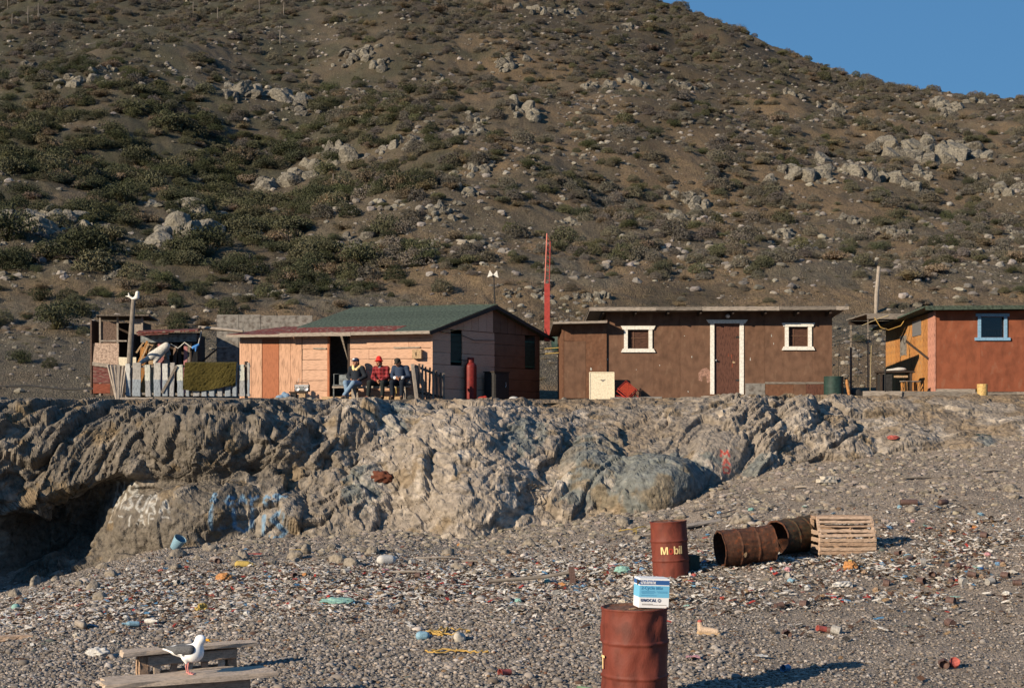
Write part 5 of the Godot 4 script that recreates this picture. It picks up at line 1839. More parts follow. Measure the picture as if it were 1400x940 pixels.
func build_yard() -> void:
	var fm := pm("fence_paint", Color.WHITE, 0.9, "grain", Vector3(5.0, 0.6, 5.0))
	fm.vertex_color_use_as_albedo = true
	var d := 40.2
	var yb := wy(541.5, d)
	var fence := thing("picket_fence", "gappy picket fence painted white above and blue below", "fence", Vector3(wx(250, d), yb, -d))
	var ps := [[174.5, 6], [186.5, 11], [201.5, 7], [214.5, 9], [225.5, 7], [235, 6], [246, 8], [256, 4], [268, 8], [279, 6], [289, 7], [300, 6], [311, 7], [321, 6], [330.5, 7], [339.5, 3]]
	var k := 0
	for p in ps:
		var w: float = p[1] * d / F
		picket(fence, wx(p[0], d), w, 0.92 + [0.0, 0.03, -0.03, 0.02][k % 4], yb, -d + [0.0, 0.006, -0.004][k % 3], [0.01, -0.02, 0.03, 0.0][k % 4], -0.02 + [0.0, 0.01, -0.02][k % 3], k + 10)
		k += 1
	bar(fence, "rail", at(170, 538, d + 0.04) - fence.position, at(342, 540, d + 0.04) - fence.position, 0.04, 0.07, M.grey_wood)
	bar(fence, "rail", at(170, 501, d + 0.04) - fence.position, at(342, 500, d + 0.04) - fence.position, 0.04, 0.06, M.grey_wood)
	bar(fence, "post", at(336.5, 545, d + 0.09) - fence.position, at(336.5, 494, d + 0.09) - fence.position, 0.09, 0.09, M.dark_wood)
	bar(fence, "post", at(176, 547, d + 0.09) - fence.position, at(175, 496, d + 0.09) - fence.position, 0.08, 0.08, M.grey_wood_v)
	bar(fence, "brace", at(221, 537, d - 0.05) - fence.position, at(241, 500, d - 0.05) - fence.position, 0.02, 0.07, M.grey_wood)
	bar(fence, "base_board", at(164, 546, d - 0.3) - fence.position, at(209, 546, d - 0.3) - fence.position, 0.12, 0.12, M.weathered)
	bar(fence, "base_board", at(211, 544, d - 0.05) - fence.position, at(341, 546, d - 0.05) - fence.position, 0.05, 0.06, M.grey_wood)
	# a bundle of leaning stakes at the fence's end
	for q in [[147, 159, 0.05], [152, 160, 0.07], [157, 162, 0.06], [162, 161, 0.07], [168, 163, 0.05], [172, 165, 0.04]]:
		var b := at(q[1], 546, 40.05 - q[2])
		var s := thing("leaning_stake", "weathered stake leaning in the bundle at the fence end", "stake", b, 0.0, "stakes at the fence end")
		bar(s, "stake", Vector3.ZERO, at(q[0], 497 + (int(q[0]) % 5), 40.25) - b, q[2] * 1.1, q[2], M.weathered_v)
	# shaggy rug over the rail
	var v := PackedVector3Array()
	var nx := 60
	var ny := 44
	for j in ny:
		for i in nx:
			var s := float(i) / (nx - 1)
			var t := float(j) / (ny - 1)
			var l := t * 1.02
			var xx := wx(254, d) + s * 1.46 - 0.06 * t + 0.05 * t * sin(s * 3.0)
			var fold := 0.05 * sin(s * 9.0 + t * 1.5) * (t - 0.15) + 0.03 * n_fine.get_noise_2d(i * 0.3, j * 0.3) + 0.03 * n_fine.get_noise_2d(i * 0.06, j * 0.1)
			var y: float
			var z: float
			if l < 0.2:
				y = wy(496, d) - (0.2 - l) * 0.9
				z = -d - 0.11
			elif l < 0.30:
				var a := (l - 0.2) / 0.10 * PI
				y = wy(496, d) + sin(a) * 0.03
				z = -d - 0.03 - cos(a) * 0.08
			else:
				y = wy(496, d) - (l - 0.30) * (1.0 + 0.10 * sin(s * 4.4 + 0.4))
				z = -d + 0.10 + fold
			v.append(Vector3(xx, y + 0.012 * n_fine.get_noise_2d(i * 0.8, j * 0.8), z))
	single("draped_rug", "shaggy olive-brown rug hung over the picket fence", "rug", arr_mesh(v, grid_index(nx, ny), PackedColorArray(), false), M.olive_rug)
	# net line strung down the rock from the fence
	var c0 := at(220, 545, 39.9)
	var c1 := at(226, 565, 36.2)
	var c2 := at(231, 640, 33.0)
	single("hanging_rope", "thin pale rope hanging from the fence down the rock", "rope", tube([c0, c0.lerp(c1, 0.5) + Vector3(0, 0.05, 0), c1, c1.lerp(c2, 0.4) + Vector3(0, 0.0, 0.25), c2 + Vector3(0, 0, 0.15)], 0.014, 5), M.cord)
	# wooden pole with a white forked fitting
	var pb := at(174.5, 546, 40.7)
	var pole := thing("wooden_pole", "tall leaning grey pole with a white forked fitting on top", "pole", pb)
	part(pole, "shaft", tube([Vector3(0, -0.2, 0), at(178, 470, 40.7) - pb, at(182, 409, 40.7) - pb], [0.095, 0.082, 0.06], 8), M.grey_wood_v)
	var tp := at(182, 409, 40.7) - pb
	part(pole, "fitting", blob([[tp, tp + Vector3(0.10, 0.06, 0), 0.05, 0.06], [tp + Vector3(0.10, 0.06, 0), tp + Vector3(0.12, 0.18, 0.02), 0.065, 0.055], [tp, tp + Vector3(-0.12, 0.08, 0), 0.035, 0.03], [tp + Vector3(-0.12, 0.08, 0), tp + Vector3(-0.22, 0.09, 0), 0.025, 0.012], [tp + Vector3(-0.12, 0.08, 0), tp + Vector3(-0.14, 0.17, 0), 0.022, 0.018]], 0.012, 0.02), M.white_paint)
	# shed of odd boards with a red felt roof
	d = 42.6
	var sb := at(228, 541, d)
	var shed := thing("junk_shed", "open shed of odd boards with thin red roof edge", "shed", sb)
	part(shed, "roof_sheet", slab([at(186, 454, d - 0.5) - sb, at(270, 451, d - 0.5) - sb, at(274, 449, d + 2.0) - sb, at(190, 451, d + 2.0) - sb], 0.04), M.red_roof)
	bar(shed, "header", at(192, 463, d) - sb, at(268, 461, d) - sb, 0.03, 0.24, M.blue_grey)
	bar(shed, "eave_board", at(188, 457.5, d - 0.45) - sb, at(230, 455.5, d - 0.45) - sb, 0.03, 0.05, M.maroon)
	part(shed, "back_wall", slab([at(186, 541, d + 1.9) - sb, at(276, 541, d + 1.9) - sb, at(276, 455, d + 1.93) - sb, at(186, 455, d + 1.93) - sb], 0.02), M.dark_wood)
	box(shed, "side_wall", Vector3(0.04, 1.9, 1.9), at(270, 500, d + 0.95) - sb, M.dark_wood)
	box(shed, "side_wall", Vector3(0.04, 1.9, 1.9), at(188, 500, d + 0.95) - sb, M.grey_sheet)
	for q in [[207.5, 207, 9, 465, "tan_wood"], [219.5, 219.5, 8, 465, "pink_plank"], [226.5, 230, 8, 468, "weathered_v"], [240, 235, 6, 470, "dark_board"], [245, 247, 5, 472, "dark_wood"], [253.5, 253, 5, 470, "pink_plank"], [258.5, 258, 4, 468, "grey_wood_v"], [265, 266, 8, 462, "charcoal"], [213.5, 214, 4, 470, "dark_wood"], [196, 196, 9, 474, "ochre"]]:
		bar(shed, "board", at(q[1], 541, d - 0.02) - sb, at(q[0], q[3], d + 0.1) - sb, q[2] * d / F, 0.03, M[q[4]])
	for q in [[188, 498, 201, 466, 0.06, "ochre"], [186, 482, 196, 468, 0.05, "tan_wood"], [190, 497, 203, 469, 0.05, "tan_wood"]]:
		bar(shed, "lath", at(q[0], q[1], d - 0.1) - sb, at(q[2], q[3], d - 0.08) - sb, 0.03, q[4], M[q[5]])
	# knotted cords along the shed front
	single("knotted_cord", "pale knotted cord strung across the junk shed", "cord", tube([at(233, 470, d - 0.2), at(243, 476, d - 0.2), at(252, 468, d - 0.2), at(262, 475, d - 0.2), at(271, 470, d - 0.2), at(275, 452, d - 0.2)], 0.02, 5), M.white_cloth)
	single("blue_rag", "small blue rag tied to the shed cord", "rag", blob([[at(264, 475, d - 0.22), at(271, 471, d - 0.22), 0.05, 0.035], [at(268, 474, d - 0.22), at(267, 480, d - 0.22), 0.04, 0.02]], 0.015, 0.02), M.blue_cloth)
	single("cord_coil", "grey coil of cord tied on the shed board", "cord", blob([[at(227, 470, d - 0.2), at(231, 484, d - 0.2), 0.05, 0.05], [at(228, 484, d - 0.2), at(230, 490, d - 0.2), 0.04, 0.02]], 0.015, 0.03), M.blue_grey)
	# white sack slung in front
	var p0 := at(227, 473, d - 0.3)
	single("white_sack", "long white cloth sack slung across the junk shed front", "sack", blob([[p0, at(208, 486, d - 0.3), 0.12, 0.13], [at(208, 486, d - 0.3), at(190, 497, d - 0.3), 0.10, 0.05], [at(224, 477, d - 0.28), at(211, 496, d - 0.3), 0.12, 0.05]], 0.03, 0.06), M.white_cloth)
	# dark plank privy behind
	d = 44.2
	var ob := at(172, 541, d)
	var hut := thing("plank_hut", "dark brown plank hut with open front and flat roof", "hut", ob)
	part(hut, "roof_sheet", slab([at(131, 429.5, d - 0.4) - ob, at(203, 429.5, d - 0.4) - ob, at(216, 437, d + 2.6) - ob, at(135, 435, d + 2.6) - ob], 0.05), M.roof_felt)
	box(hut, "door", Vector3(0.56, 2.3, 0.04), at(148.5, 490, d) - ob, M.dark_board)
	for q in [[136.5, 3], [160.5, 3], [194, 2]]:
		bar(hut, "post", at(q[0], 541, d - 0.04) - ob, at(q[0], 432, d - 0.04) - ob, 0.06, 0.06, M.weathered_v)
	box(hut, "wall_panel", Vector3(0.21, 2.4, 0.03), at(188, 488, d) - ob, M.weathered_v)
	box(hut, "back_wall", Vector3(1.4, 2.3, 0.04), at(166, 490, d + 1.9) - ob, M.dark_wood)
	box(hut, "side_wall", Vector3(0.04, 2.3, 1.9), at(195, 490, d + 0.97) - ob, M.dark_board)
	box(hut, "side_wall", Vector3(0.04, 2.3, 1.9), at(136, 490, d + 0.97) - ob, M.dark_board)
	# screen of old boards below the hut
	d = 41.6
	var kb := at(146, 541, d)
	var scr := thing("board_screen", "pale panel above maroon boards at the yard's end", "screen", kb)
	part(scr, "panel", prism(PackedVector2Array([Vector2(-0.40, -0.32), Vector2(0.36, -0.31), Vector2(0.37, 0.30), Vector2(-0.33, 0.32), Vector2(-0.37, 0.0)]), 0.03), M.stained_panel if M.has("stained_panel") else pm("stained_panel", lin(0.50, 0.37, 0.29), 0.9, "mottle", 2.0, "", 0.0, "stain"), at(145, 483.5, d) - kb)
	for q in [[503.5, "maroon"], [517, "maroon"], [531, "oxide"]]:
		bar(scr, "board", at(127, q[0], d + 0.03) - kb, at(150, q[0], d + 0.03) - kb, 0.03, 0.28, M[q[1]])
	bar(scr, "board", at(126, 497, d - 0.02) - kb, at(149, 500, d - 0.02) - kb, 0.03, 0.11, M.weathered)
	bar(scr, "board", at(136, 466, d - 0.05) - kb, at(173, 466, d - 0.05) - kb, 0.05, 0.04, M.weathered)
	bar(scr, "board", at(128, 470, d + 0.1) - kb, at(128, 543, d + 0.1) - kb, 0.05, 0.05, M.dark_wood)
	var cb := single("cream_board", "cream painted board standing beside the grey pole", "board", plank_mesh(Vector3(0.5, 0.25, 0.03), 77), M.cream, at(174, 494, 41.4))
	single("yard_bench", "dark plank shelf under the cream board", "shelf", plank_mesh(Vector3(0.7, 0.9, 0.4), 78), M.dark_wood, at(174, 521, 41.65))
	# grey sheeting between the yard and the peach shack
	d = 44.0
	var gs := at(362, 541, d)
	var sh := thing("sheet_wall", "wall of flat grey sheets beside the peach shack", "wall", gs)
	for q in [[296, 326, 430, 541], [326.3, 356, 430, 541], [356.3, 427, 431, 541]]:
		var a := at(q[0], q[2], d)
		var b := at(q[1], q[3], d)
		box(sh, "sheet", Vector3(b.x - a.x - 0.006, a.y - b.y, 0.02), (a + b) / 2 - gs, M.grey_sheet)
	for q in [297, 326, 356, 426]:
		bar(sh, "post", at(q, 541, d + 0.06) - gs, at(q, 431, d + 0.06) - gs, 0.05, 0.05, M.dark_wood)
	bar(sh, "rail", at(296, 474, d - 0.03) - gs, at(312, 474, d - 0.03) - gs, 0.02, 0.04, M.weathered)
	single("bridging_plank", "pale plank bridging the shed and the peach shack roofs", "plank", tube([at(271, 447.5, 42.2), at(332, 452.5, 42.0)], 0.055, 4), M.weathered)
	single("leaning_strut", "dark strut leaning between shed and grey sheets", "strut", tube([at(277, 493, 43.2), at(296, 477, 43.4)], 0.03, 5), M.dark_wood)

# ------------------------------------------------------------------ things about the shacks
func build_yard_things() -> void:
	var gy := 3.365
	# long bench along the peach wall
	var bb := Vector3(wx(508, 40.92), gy, -40.92)
	var bench := thing("long_bench", "low plank bench against the peach wall under three seated men", "bench", bb, -0.19)
	plank(bench, "seat", Vector3(2.28, 0.06, 0.30), Vector3(0, 0.385, 0), M.weathered)
	for x in [-0.50, 0.98]:
		plank(bench, "leg", Vector3(0.13, 0.37, 0.05), Vector3(x, 0.175, 0.11), M.weathered_v)
		plank(bench, "leg", Vector3(0.13, 0.37, 0.05), Vector3(x, 0.175, -0.11), M.weathered_v)
	bar(bench, "brace", Vector3(-0.45, 0.33, -0.04), Vector3(-0.95, 0.03, -0.04), 0.04, 0.06, M.tan_wood)
	# blue-grey metal chair in the doorway
	var ch := thing("door_chair", "blue-grey metal chair standing in the dark doorway", "chair", Vector3(wx(466, 41.4), gy + 0.03, -41.42))
	part(ch, "back_frame", tube([Vector3(-0.20, 0.0, 0), Vector3(-0.21, 0.75, -0.02), Vector3(0.2, 0.76, -0.02), Vector3(0.2, 0.0, 0)], 0.014, 6), M.blue_grey)
	box(ch, "backrest", Vector3(0.24, 0.30, 0.015), Vector3(0.06, 0.58, -0.02), M.blue_grey)
	box(ch, "seat", Vector3(0.40, 0.02, 0.36), Vector3(0, 0.42, 0.16), M.blue_grey)
	for x in [-0.18, 0.18]:
		part(ch, "leg", tube([Vector3(x, 0.41, 0.30), Vector3(x, 0.0, 0.33)], 0.013, 6), M.blue_grey)
	# picket railing running back beside the gable
	var rb := Vector3(wx(570, 40.35), gy, -40.35)
	var rail := thing("side_railing", "short dark picket railing beside the bench with pale end post", "railing", rb)
	bar(rail, "end_post", Vector3(0, -0.03, 0), Vector3(-0.13, 1.02, 0.02), 0.10, 0.10, M.weathered_v)
	var ra := Vector3(-0.05, 0.97, -0.02)
	var re := Vector3(0.74, 0.66, -0.85)
	bar(rail, "top_rail", ra, re, 0.05, 0.07, M.grey_wood)
	bar(rail, "low_rail", Vector3(0.0, 0.22, -0.05), Vector3(0.74, 0.10, -0.85), 0.04, 0.06, M.dark_wood)
	for i in 8:
		var t := (i + 0.8) / 8.2
		var p := ra.lerp(re, t)
		plank(rail, "picket", Vector3(0.055, p.y + 0.10 + 0.05 * (i % 2), 0.025), Vector3(p.x + 0.02, (p.y + 0.08) / 2, p.z + 0.05), M.grey_wood_v if i % 3 == 1 else M.dark_board, Vector3(0, 0.2, 0.03 * ((i % 3) - 1)))
	single("bench_bundle", "grey bundle left on the bench beside the railing", "bundle", blob([[Vector3(0, 0.04, 0), Vector3(0.1, 0.05, 0.08)], [Vector3(0.02, 0.1, 0), Vector3(0.05, 0.07, 0.05)]], 0.015, 0.03), M.grey_sheet, Vector3(wx(558.5, 40.72), gy + 0.43, -40.72))
	single("floor_bundle", "dark bundle on the ground below the bench end", "bundle", blob([[Vector3(0, 0.06, 0), Vector3(0.12, 0.09, 0.1)], [Vector3(0.09, 0.05, 0.02), Vector3(0.09, 0.06, 0.07)]], 0.015, 0.03), M.charcoal, Vector3(wx(562, 40.4), gy, -40.42))
	single("yellow_strap", "thin yellow strap hanging from the bench", "strap", tube([Vector3(0, 0.38, 0), Vector3(0.02, 0.2, 0.01), Vector3(-0.02, 0.12, 0.02)], 0.014, 5), M.plastic_yellow, Vector3(wx(541, 40.42), gy, -40.42))
	# gas cylinder
	var gc := thing("gas_cylinder", "tall red gas cylinder standing by the shaded gable wall", "gas cylinder", Vector3(wx(643.5, 41.92), 3.38, -41.92))
	part(gc, "tank", lathe([Vector2(0, 0.02), Vector2(0.15, 0.02), Vector2(0.175, 0.06), Vector2(0.178, 0.98), Vector2(0.165, 1.05), Vector2(0.12, 1.11), Vector2(0.05, 1.13), Vector2(0, 1.13)], 28), M.red_enamel)
	part(gc, "foot_ring", lathe([Vector2(0.155, 0.0), Vector2(0.16, 0.0), Vector2(0.16, 0.05), Vector2(0.155, 0.05)], 28), M.red_enamel)
	part(gc, "collar", lathe([Vector2(0.095, 1.08), Vector2(0.10, 1.08), Vector2(0.10, 1.27), Vector2(0.092, 1.27), Vector2(0.092, 1.08)], 24), M.red_enamel)
	part(gc, "valve", tube([Vector3(0, 1.12, 0), Vector3(0, 1.22, 0)], [0.03, 0.02], 8), M.steel)
	single("gas_hose", "thin hose from the gas cylinder to the gable window", "hose", tube([Vector3(wx(640, 41.9), 4.57, -41.9), Vector3(wx(634, 41.85), 4.56, -41.85), Vector3(wx(628, 41.9), 4.60, -41.87)], 0.012, 5), M.black)
	# dark cabinet against the gable
	var cab := thing("dark_cabinet", "dark cabinet standing against the shaded gable wall", "cabinet", Vector3(wx(679, 42.5), 3.39, -42.5), 0.82)
	box(cab, "case", Vector3(0.62, 0.84, 0.42), Vector3(0, 0.42, 0), M.charcoal)
	box(cab, "top", Vector3(0.68, 0.03, 0.46), Vector3(0, 0.857, 0), M.dark_wood)
	box(cab, "door", Vector3(0.56, 0.72, 0.02), Vector3(0, 0.42, 0.222), M.charcoal)
	part(cab, "latch", tube([Vector3(0.14, 0.55, 0.24), Vector3(0.16, 0.45, 0.245), Vector3(0.13, 0.4, 0.24)], 0.012, 5), M.steel)
	single("red_lump", "small dark red bundle beside the gas cylinder", "bundle", blob([[Vector3(0, 0.05, 0), Vector3(0.13, 0.07, 0.09)], [Vector3(0.09, 0.06, 0), Vector3(0.07, 0.08, 0.06)]], 0.015, 0.03), M.letter_red, Vector3(wx(659, 41.2), 3.37, -41.2))
	single("pale_stone", "white stone lying on the earth before the gable", "stone", rock_mesh(61, 2, 10, 0.05, Vector3(0.16, 0.07, 0.1)), M.plastic_white, Vector3(wx(702, 40.4), terrace_y(0, 40.4) + 0.03, -40.4))
	# radio on a box
	var crate := thing("radio_stand", "small wooden box with a plank top under the radio", "box", Vector3(wx(411, 40.3), gy, -40.3))
	box(crate, "top", Vector3(0.50, 0.04, 0.30), Vector3(-0.06, 0.21, 0), M.dark_wood)
	box(crate, "side", Vector3(0.18, 0.20, 0.26), Vector3(0.05, 0.09, 0), M.tan_wood)
	box(crate, "side", Vector3(0.16, 0.20, 0.26), Vector3(-0.2, 0.09, 0), M.charcoal)
	var rd := thing("radio", "black portable radio with two round speakers and a carrying handle", "radio", Vector3(wx(413, 40.3), gy + 0.23, -40.28), -0.12)
	box(rd, "case", Vector3(0.42, 0.20, 0.11), Vector3(0, 0.10, 0), M.charcoal)
	for s in [-1, 1]:
		part(rd, "speaker", lathe([Vector2(0, 0), Vector2(0.05, 0.0), Vector2(0.068, 0.012), Vector2(0.074, 0.0)], 18), M.steel, Vector3(s * 0.125, 0.085, 0.056), Vector3(PI / 2, 0, 0))
	box(rd, "panel", Vector3(0.40, 0.05, 0.012), Vector3(0, 0.172, 0.058), M.steel)
	box(rd, "tape_door", Vector3(0.10, 0.09, 0.012), Vector3(0, 0.09, 0.058), M.blue_grey)
	part(rd, "handle", tube([Vector3(-0.18, 0.2, 0), Vector3(-0.18, 0.26, 0), Vector3(0.18, 0.26, 0), Vector3(0.18, 0.2, 0)], 0.011, 6), M.charcoal)
	part(rd, "antenna", tube([Vector3(-0.15, 0.2, -0.04), Vector3(-0.10, 0.38, -0.04)], 0.006, 5), M.steel)
	single("blue_clothes", "crumpled blue and grey clothes on the ground by the radio", "clothes", blob([[Vector3(-0.1, 0.07, 0), Vector3(0.14, 0.08, 0.12)], [Vector3(0.08, 0.10, 0), Vector3(0.1, 0.10, 0.09)], [Vector3(0.0, 0.16, -0.02), Vector3(0.07, 0.08, 0.07)]], 0.016, 0.03), M.denim, Vector3(wx(388, 40.1), gy - 0.01, -40.1))
	single("orange_can", "small orange can beside the crumpled blue clothes", "can", lathe([Vector2(0, 0), Vector2(0.05, 0), Vector2(0.05, 0.15), Vector2(0, 0.15)], 14), M.plastic_orange, Vector3(wx(381, 40.1), gy - 0.01, -40.1))
	for q in [[397, 543, 0.26, 3], [378, 546, 0.12, 4], [425, 545, 0.16, 5], [432, 546, 0.12, 6]]:
		single("brink_rock", "low dark rock at the brink near the radio", "rock", rock_mesh(q[3], 3, 12, 0.08, Vector3(q[2] * 1.3, q[2] * 0.7, q[2])), M.rubble, Vector3(wx(q[0], 39.4), terrace_y(-6, 39.4) - 0.02, -39.4), Vector3.ZERO, "rocks by the radio")
	# masts behind
	var mb := Vector3(wx(748, 44.6), 5.40, -44.6)
	var mast := thing("red_mast", "red square mast with a slim lattice aerial above the shack roof", "mast", mb)
	var y1 := wy(388, 44.6) - mb.y
	box(mast, "lower_section", Vector3(0.17, y1 + 0.1, 0.14), Vector3(0.0, y1 / 2 - 0.05, 0), M.mast_red)
	box(mast, "joint", Vector3(0.185, 0.05, 0.155), Vector3(0, y1 * 0.8, 0), M.mast_red)
	var y2 := wy(319, 44.6) - mb.y
	part(mast, "rail", tube([Vector3(-0.07, y1 - 0.1, 0), Vector3(-0.005, y2, 0)], 0.020, 6), M.mast_pink)
	part(mast, "rail", tube([Vector3(0.07, y1 - 0.1, 0), Vector3(0.10, y2 - 0.25, 0)], 0.016, 6), M.mast_red)
	for i in 12:
		var t := i / 11.0
		part(mast, "rung", tube([Vector3(-0.07, y1, 0).lerp(Vector3(-0.005, y2, 0), t * 0.95), Vector3(0.07, y1, 0).lerp(Vector3(0.10, y2 - 0.25, 0), t)], 0.007, 4), M.mast_red)
	var wb := Vector3(wx(677, 45.5), 5.4, -45.5)
	var wm := thing("wind_turbine", "small two-bladed white wind charger on a thin dark mast", "wind turbine", wb)
	var hub := at(674, 377, 45.5) - wb
	part(wm, "mast", tube([Vector3(0, -2.0, 0), Vector3(0, 0.6, 0), Vector3(hub.x * 0.6, hub.y, -0.05)], [0.05, 0.04, 0.02], 6), M.charcoal)
	for i in 9:
		box(wm, "rung", Vector3(0.20 - 0.008 * i, 0.012, 0.012), Vector3(0.0, 0.9 + i * 0.11, 0), M.charcoal)
	for s in [[-1, -0.42], [1, 0.30]]:
		part(wm, "blade", prism(PackedVector2Array([Vector2(0, 0.02), Vector2(s[0] * 0.17, 0.13), Vector2(s[0] * 0.15, -0.11)]), 0.012), M.white_paint, hub, Vector3(0, 0, s[1]))
	part(wm, "hub", blob([[hub + Vector3(0, 0, -0.1), hub + Vector3(0, 0, 0.05), 0.035, 0.03]], 0.01, 0.01), M.charcoal)
	# water tank on the slope and post
	var tp := hill_hit(763, 436)
	var tk := thing("water_tank", "dark round water tank on the slope behind the roofs", "tank", Vector3(wx(764, 54.0), hill_y(wx(764, 54.0), 54.0), -54.0))
	part(tk, "shell", lathe([Vector2(0, 0), Vector2(0.27, 0), Vector2(0.28, 0.3), Vector2(0.27, 0.62), Vector2(0.2, 0.7), Vector2(0, 0.72)], 20), M.green_paint)
	part(tk, "lid", lathe([Vector2(0, 0.72), Vector2(0.22, 0.72), Vector2(0.24, 0.80), Vector2(0, 0.84)], 20), M.charcoal)
	var sp := hill_hit(1198, 430) - Vector3(0, 0.3, 0)
	single("tall_post", "tall pale wooden post on the slope behind the yard awning", "post", tube([Vector3.ZERO, Vector3(0.02, 1.0, 0), Vector3(0.12, wy(364, -sp.z) - sp.y, 0)], [0.08, 0.095, 0.075], 7), M.weathered_v, sp)
	single("short_post", "short dark post on the slope behind the grey sheets", "post", tube([Vector3.ZERO, Vector3(0.0, 1.3, 0)], [0.05, 0.04], 6), M.dark_wood, Vector3(wx(1110, 48.0), hill_y(8, 48.0), -48.0))
	# by the brown shack
	var pn := thing("leaning_appliance", "cream white appliance door leaning against the brown shack", "panel", Vector3(wx(823, 40.55), 3.36, -40.6))
	box(pn, "sheet", Vector3(0.68, 0.80, 0.03), Vector3(0, 0.40, 0.03), M.cream, Vector3(-0.12, 0, 0))
	for q in [[0, 0.795, 0.70, 0.025], [0, 0.012, 0.70, 0.03]]:
		box(pn, "edge", Vector3(q[2], q[3], 0.05), Vector3(q[0], q[1], 0.03 - (q[1] - 0.4) * 0.12), M.cream, Vector3(-0.12, 0, 0))
	for s in [-1, 1]:
		box(pn, "edge", Vector3(0.03, 0.80, 0.055), Vector3(s * 0.345, 0.40, 0.028), M.cream, Vector3(-0.12, 0, 0))
	part(pn, "dent", prism(PackedVector2Array([Vector2(-0.08, 0.025), Vector2(0.08, 0.035), Vector2(0.0, -0.035)]), 0.006), M.grey_sheet, Vector3(0.03, 0.56, 0.028), Vector3(-0.12, 0, 0))
	var cw := Vector3(wx(858, 40.5), 3.37, -40.5)
	var ov := thing("overturned_chair", "red folding chair lying overturned by the cream panel", "chair", cw, 0.0)
	var tilt := Basis.from_euler(Vector3(-0.5, 0.2, 0.75))
	var sq := func(w: float, h: float, z: float) -> Array:
		return [Vector3(-w, -h, z), Vector3(w, -h, z), Vector3(w, h, z), Vector3(-w, h, z), Vector3(-w, -h, z)].map(func(p): return tilt * p + Vector3(0, 0.30, 0))
	part(ov, "back_frame", tube(sq.call(0.19, 0.21, 0.0), 0.014, 6), M.letter_red)
	part(ov, "seat_frame", tube(sq.call(0.20, 0.20, -0.12), 0.014, 6), M.letter_red)
	var so := box(ov, "seat", Vector3(0.32, 0.34, 0.03), Vector3(0, 0.30, 0), M.seat_red if M.has("seat_red") else pm("seat_red", lin(0.42, 0.055, 0.025), 0.6, "mottle", 3.0, "", 0.0, "stain"))
	so.basis = tilt
	for q in [[Vector3(-0.19, -0.21, 0), Vector3(-0.34, 0.12, 0.1)], [Vector3(0.19, -0.21, 0), Vector3(0.05, 0.0, 0.12)], [Vector3(0.2, 0.2, -0.12), Vector3(0.36, 0.02, 0.0)], [Vector3(-0.2, 0.2, -0.12), Vector3(0.0, 0.02, 0.15)]]:
		part(ov, "leg", tube([tilt * q[0] + Vector3(0, 0.30, 0), q[1]], 0.012, 6), M.letter_red)
	single("concrete_slab", "flat pale concrete slab beneath the overturned chair", "slab", slab([Vector3(-0.7, 0.1, 0.16), Vector3(0.75, 0.1, 0.16), Vector3(0.8, 0.14, -0.25), Vector3(-0.7, 0.14, -0.25)], 0.13), M.concrete, Vector3(wx(868, 40.5), 3.33, -40.5))
	single("foot_stone", "small stone under the brown annex corner", "stone", rock_mesh(63, 2, 10, 0.05, Vector3(0.1, 0.08, 0.1)), M.rubble, Vector3(wx(771, 40.6), 3.38, -40.6))
	var dr := thing("green_drum", "squat dark green drum at the brown shack's right corner", "drum", Vector3(wx(1140, 40.55), 3.42, -40.55))
	part(dr, "shell", lathe([Vector2(0, 0), Vector2(0.27, 0), Vector2(0.28, 0.02), Vector2(0.275, 0.30), Vector2(0.285, 0.31), Vector2(0.275, 0.33), Vector2(0.275, 0.61), Vector2(0.285, 0.62), Vector2(0.26, 0.62), Vector2(0.255, 0.58), Vector2(0.0, 0.58)], 24), M.green_paint)
	var od := thing("orange_figure", "narrow orange and brown painted piece of wood beside the green drum", "wood", Vector3(wx(1159, 40.5), 3.42, -40.5))
	part(od, "stick", blob([[Vector3(-0.03, 0.5, 0), Vector3(-0.02, 0.42, 0), 0.05, 0.05], [Vector3(-0.02, 0.42, 0), Vector3(0.03, 0.2, 0), 0.06, 0.045], [Vector3(0.03, 0.2, 0), Vector3(0.06, 0.0, 0), 0.04, 0.035]], 0.014, 0.03), M.plastic_orange)
	part(od, "cap", blob([[Vector3(-0.04, 0.56, 0), Vector3(0.05, 0.04, 0.05)]], 0.012, 0.01), M.charcoal)
	single("black_sack", "black sack slumped behind the orange piece of wood", "sack", blob([[Vector3(0, 0.12, 0), Vector3(0.2, 0.16, 0.15)], [Vector3(0.15, 0.08, 0), Vector3(0.18, 0.1, 0.12)]], 0.02, 0.04), M.charcoal, Vector3(wx(1170, 40.8), 3.43, -40.8))
	# yard of the red shack: table, trestle, deck boards, tin
	var wt := thing("work_table", "dark work table cluttered under the awning", "table", Vector3(wx(1222, 41.9), 3.46, -41.9))
	plank(wt, "tabletop", Vector3(1.05, 0.05, 0.55), Vector3(0.03, 0.76, 0), M.dark_wood)
	for q in [[-0.42, 0.22], [0.45, 0.22], [-0.42, -0.22], [0.45, -0.22]]:
		box(wt, "leg", Vector3(0.06, 0.74, 0.06), Vector3(q[0], 0.37, q[1]), M.dark_wood)
	box(wt, "cupboard", Vector3(0.34, 0.68, 0.42), Vector3(-0.26, 0.35, -0.02), M.charcoal)
	bar(wt, "rail", Vector3(-0.05, 0.62, 0.25), Vector3(0.35, 0.62, 0.25), 0.03, 0.06, M.tan_wood)
	single("table_cloth", "pale crumpled cloth heaped on the dark work table", "cloth", blob([[Vector3(-0.12, 0.03, 0), Vector3(0.18, 0.04, 0.12)], [Vector3(0.1, 0.05, 0), Vector3(0.2, 0.06, 0.12)]], 0.015, 0.04), M.white_cloth, Vector3(wx(1226, 41.9), 4.25, -41.9))
	var tr := thing("wooden_stool", "light orange wooden trestle stool before the dark work table", "stool", Vector3(wx(1245, 41.1), 3.46, -41.1), 0.25)
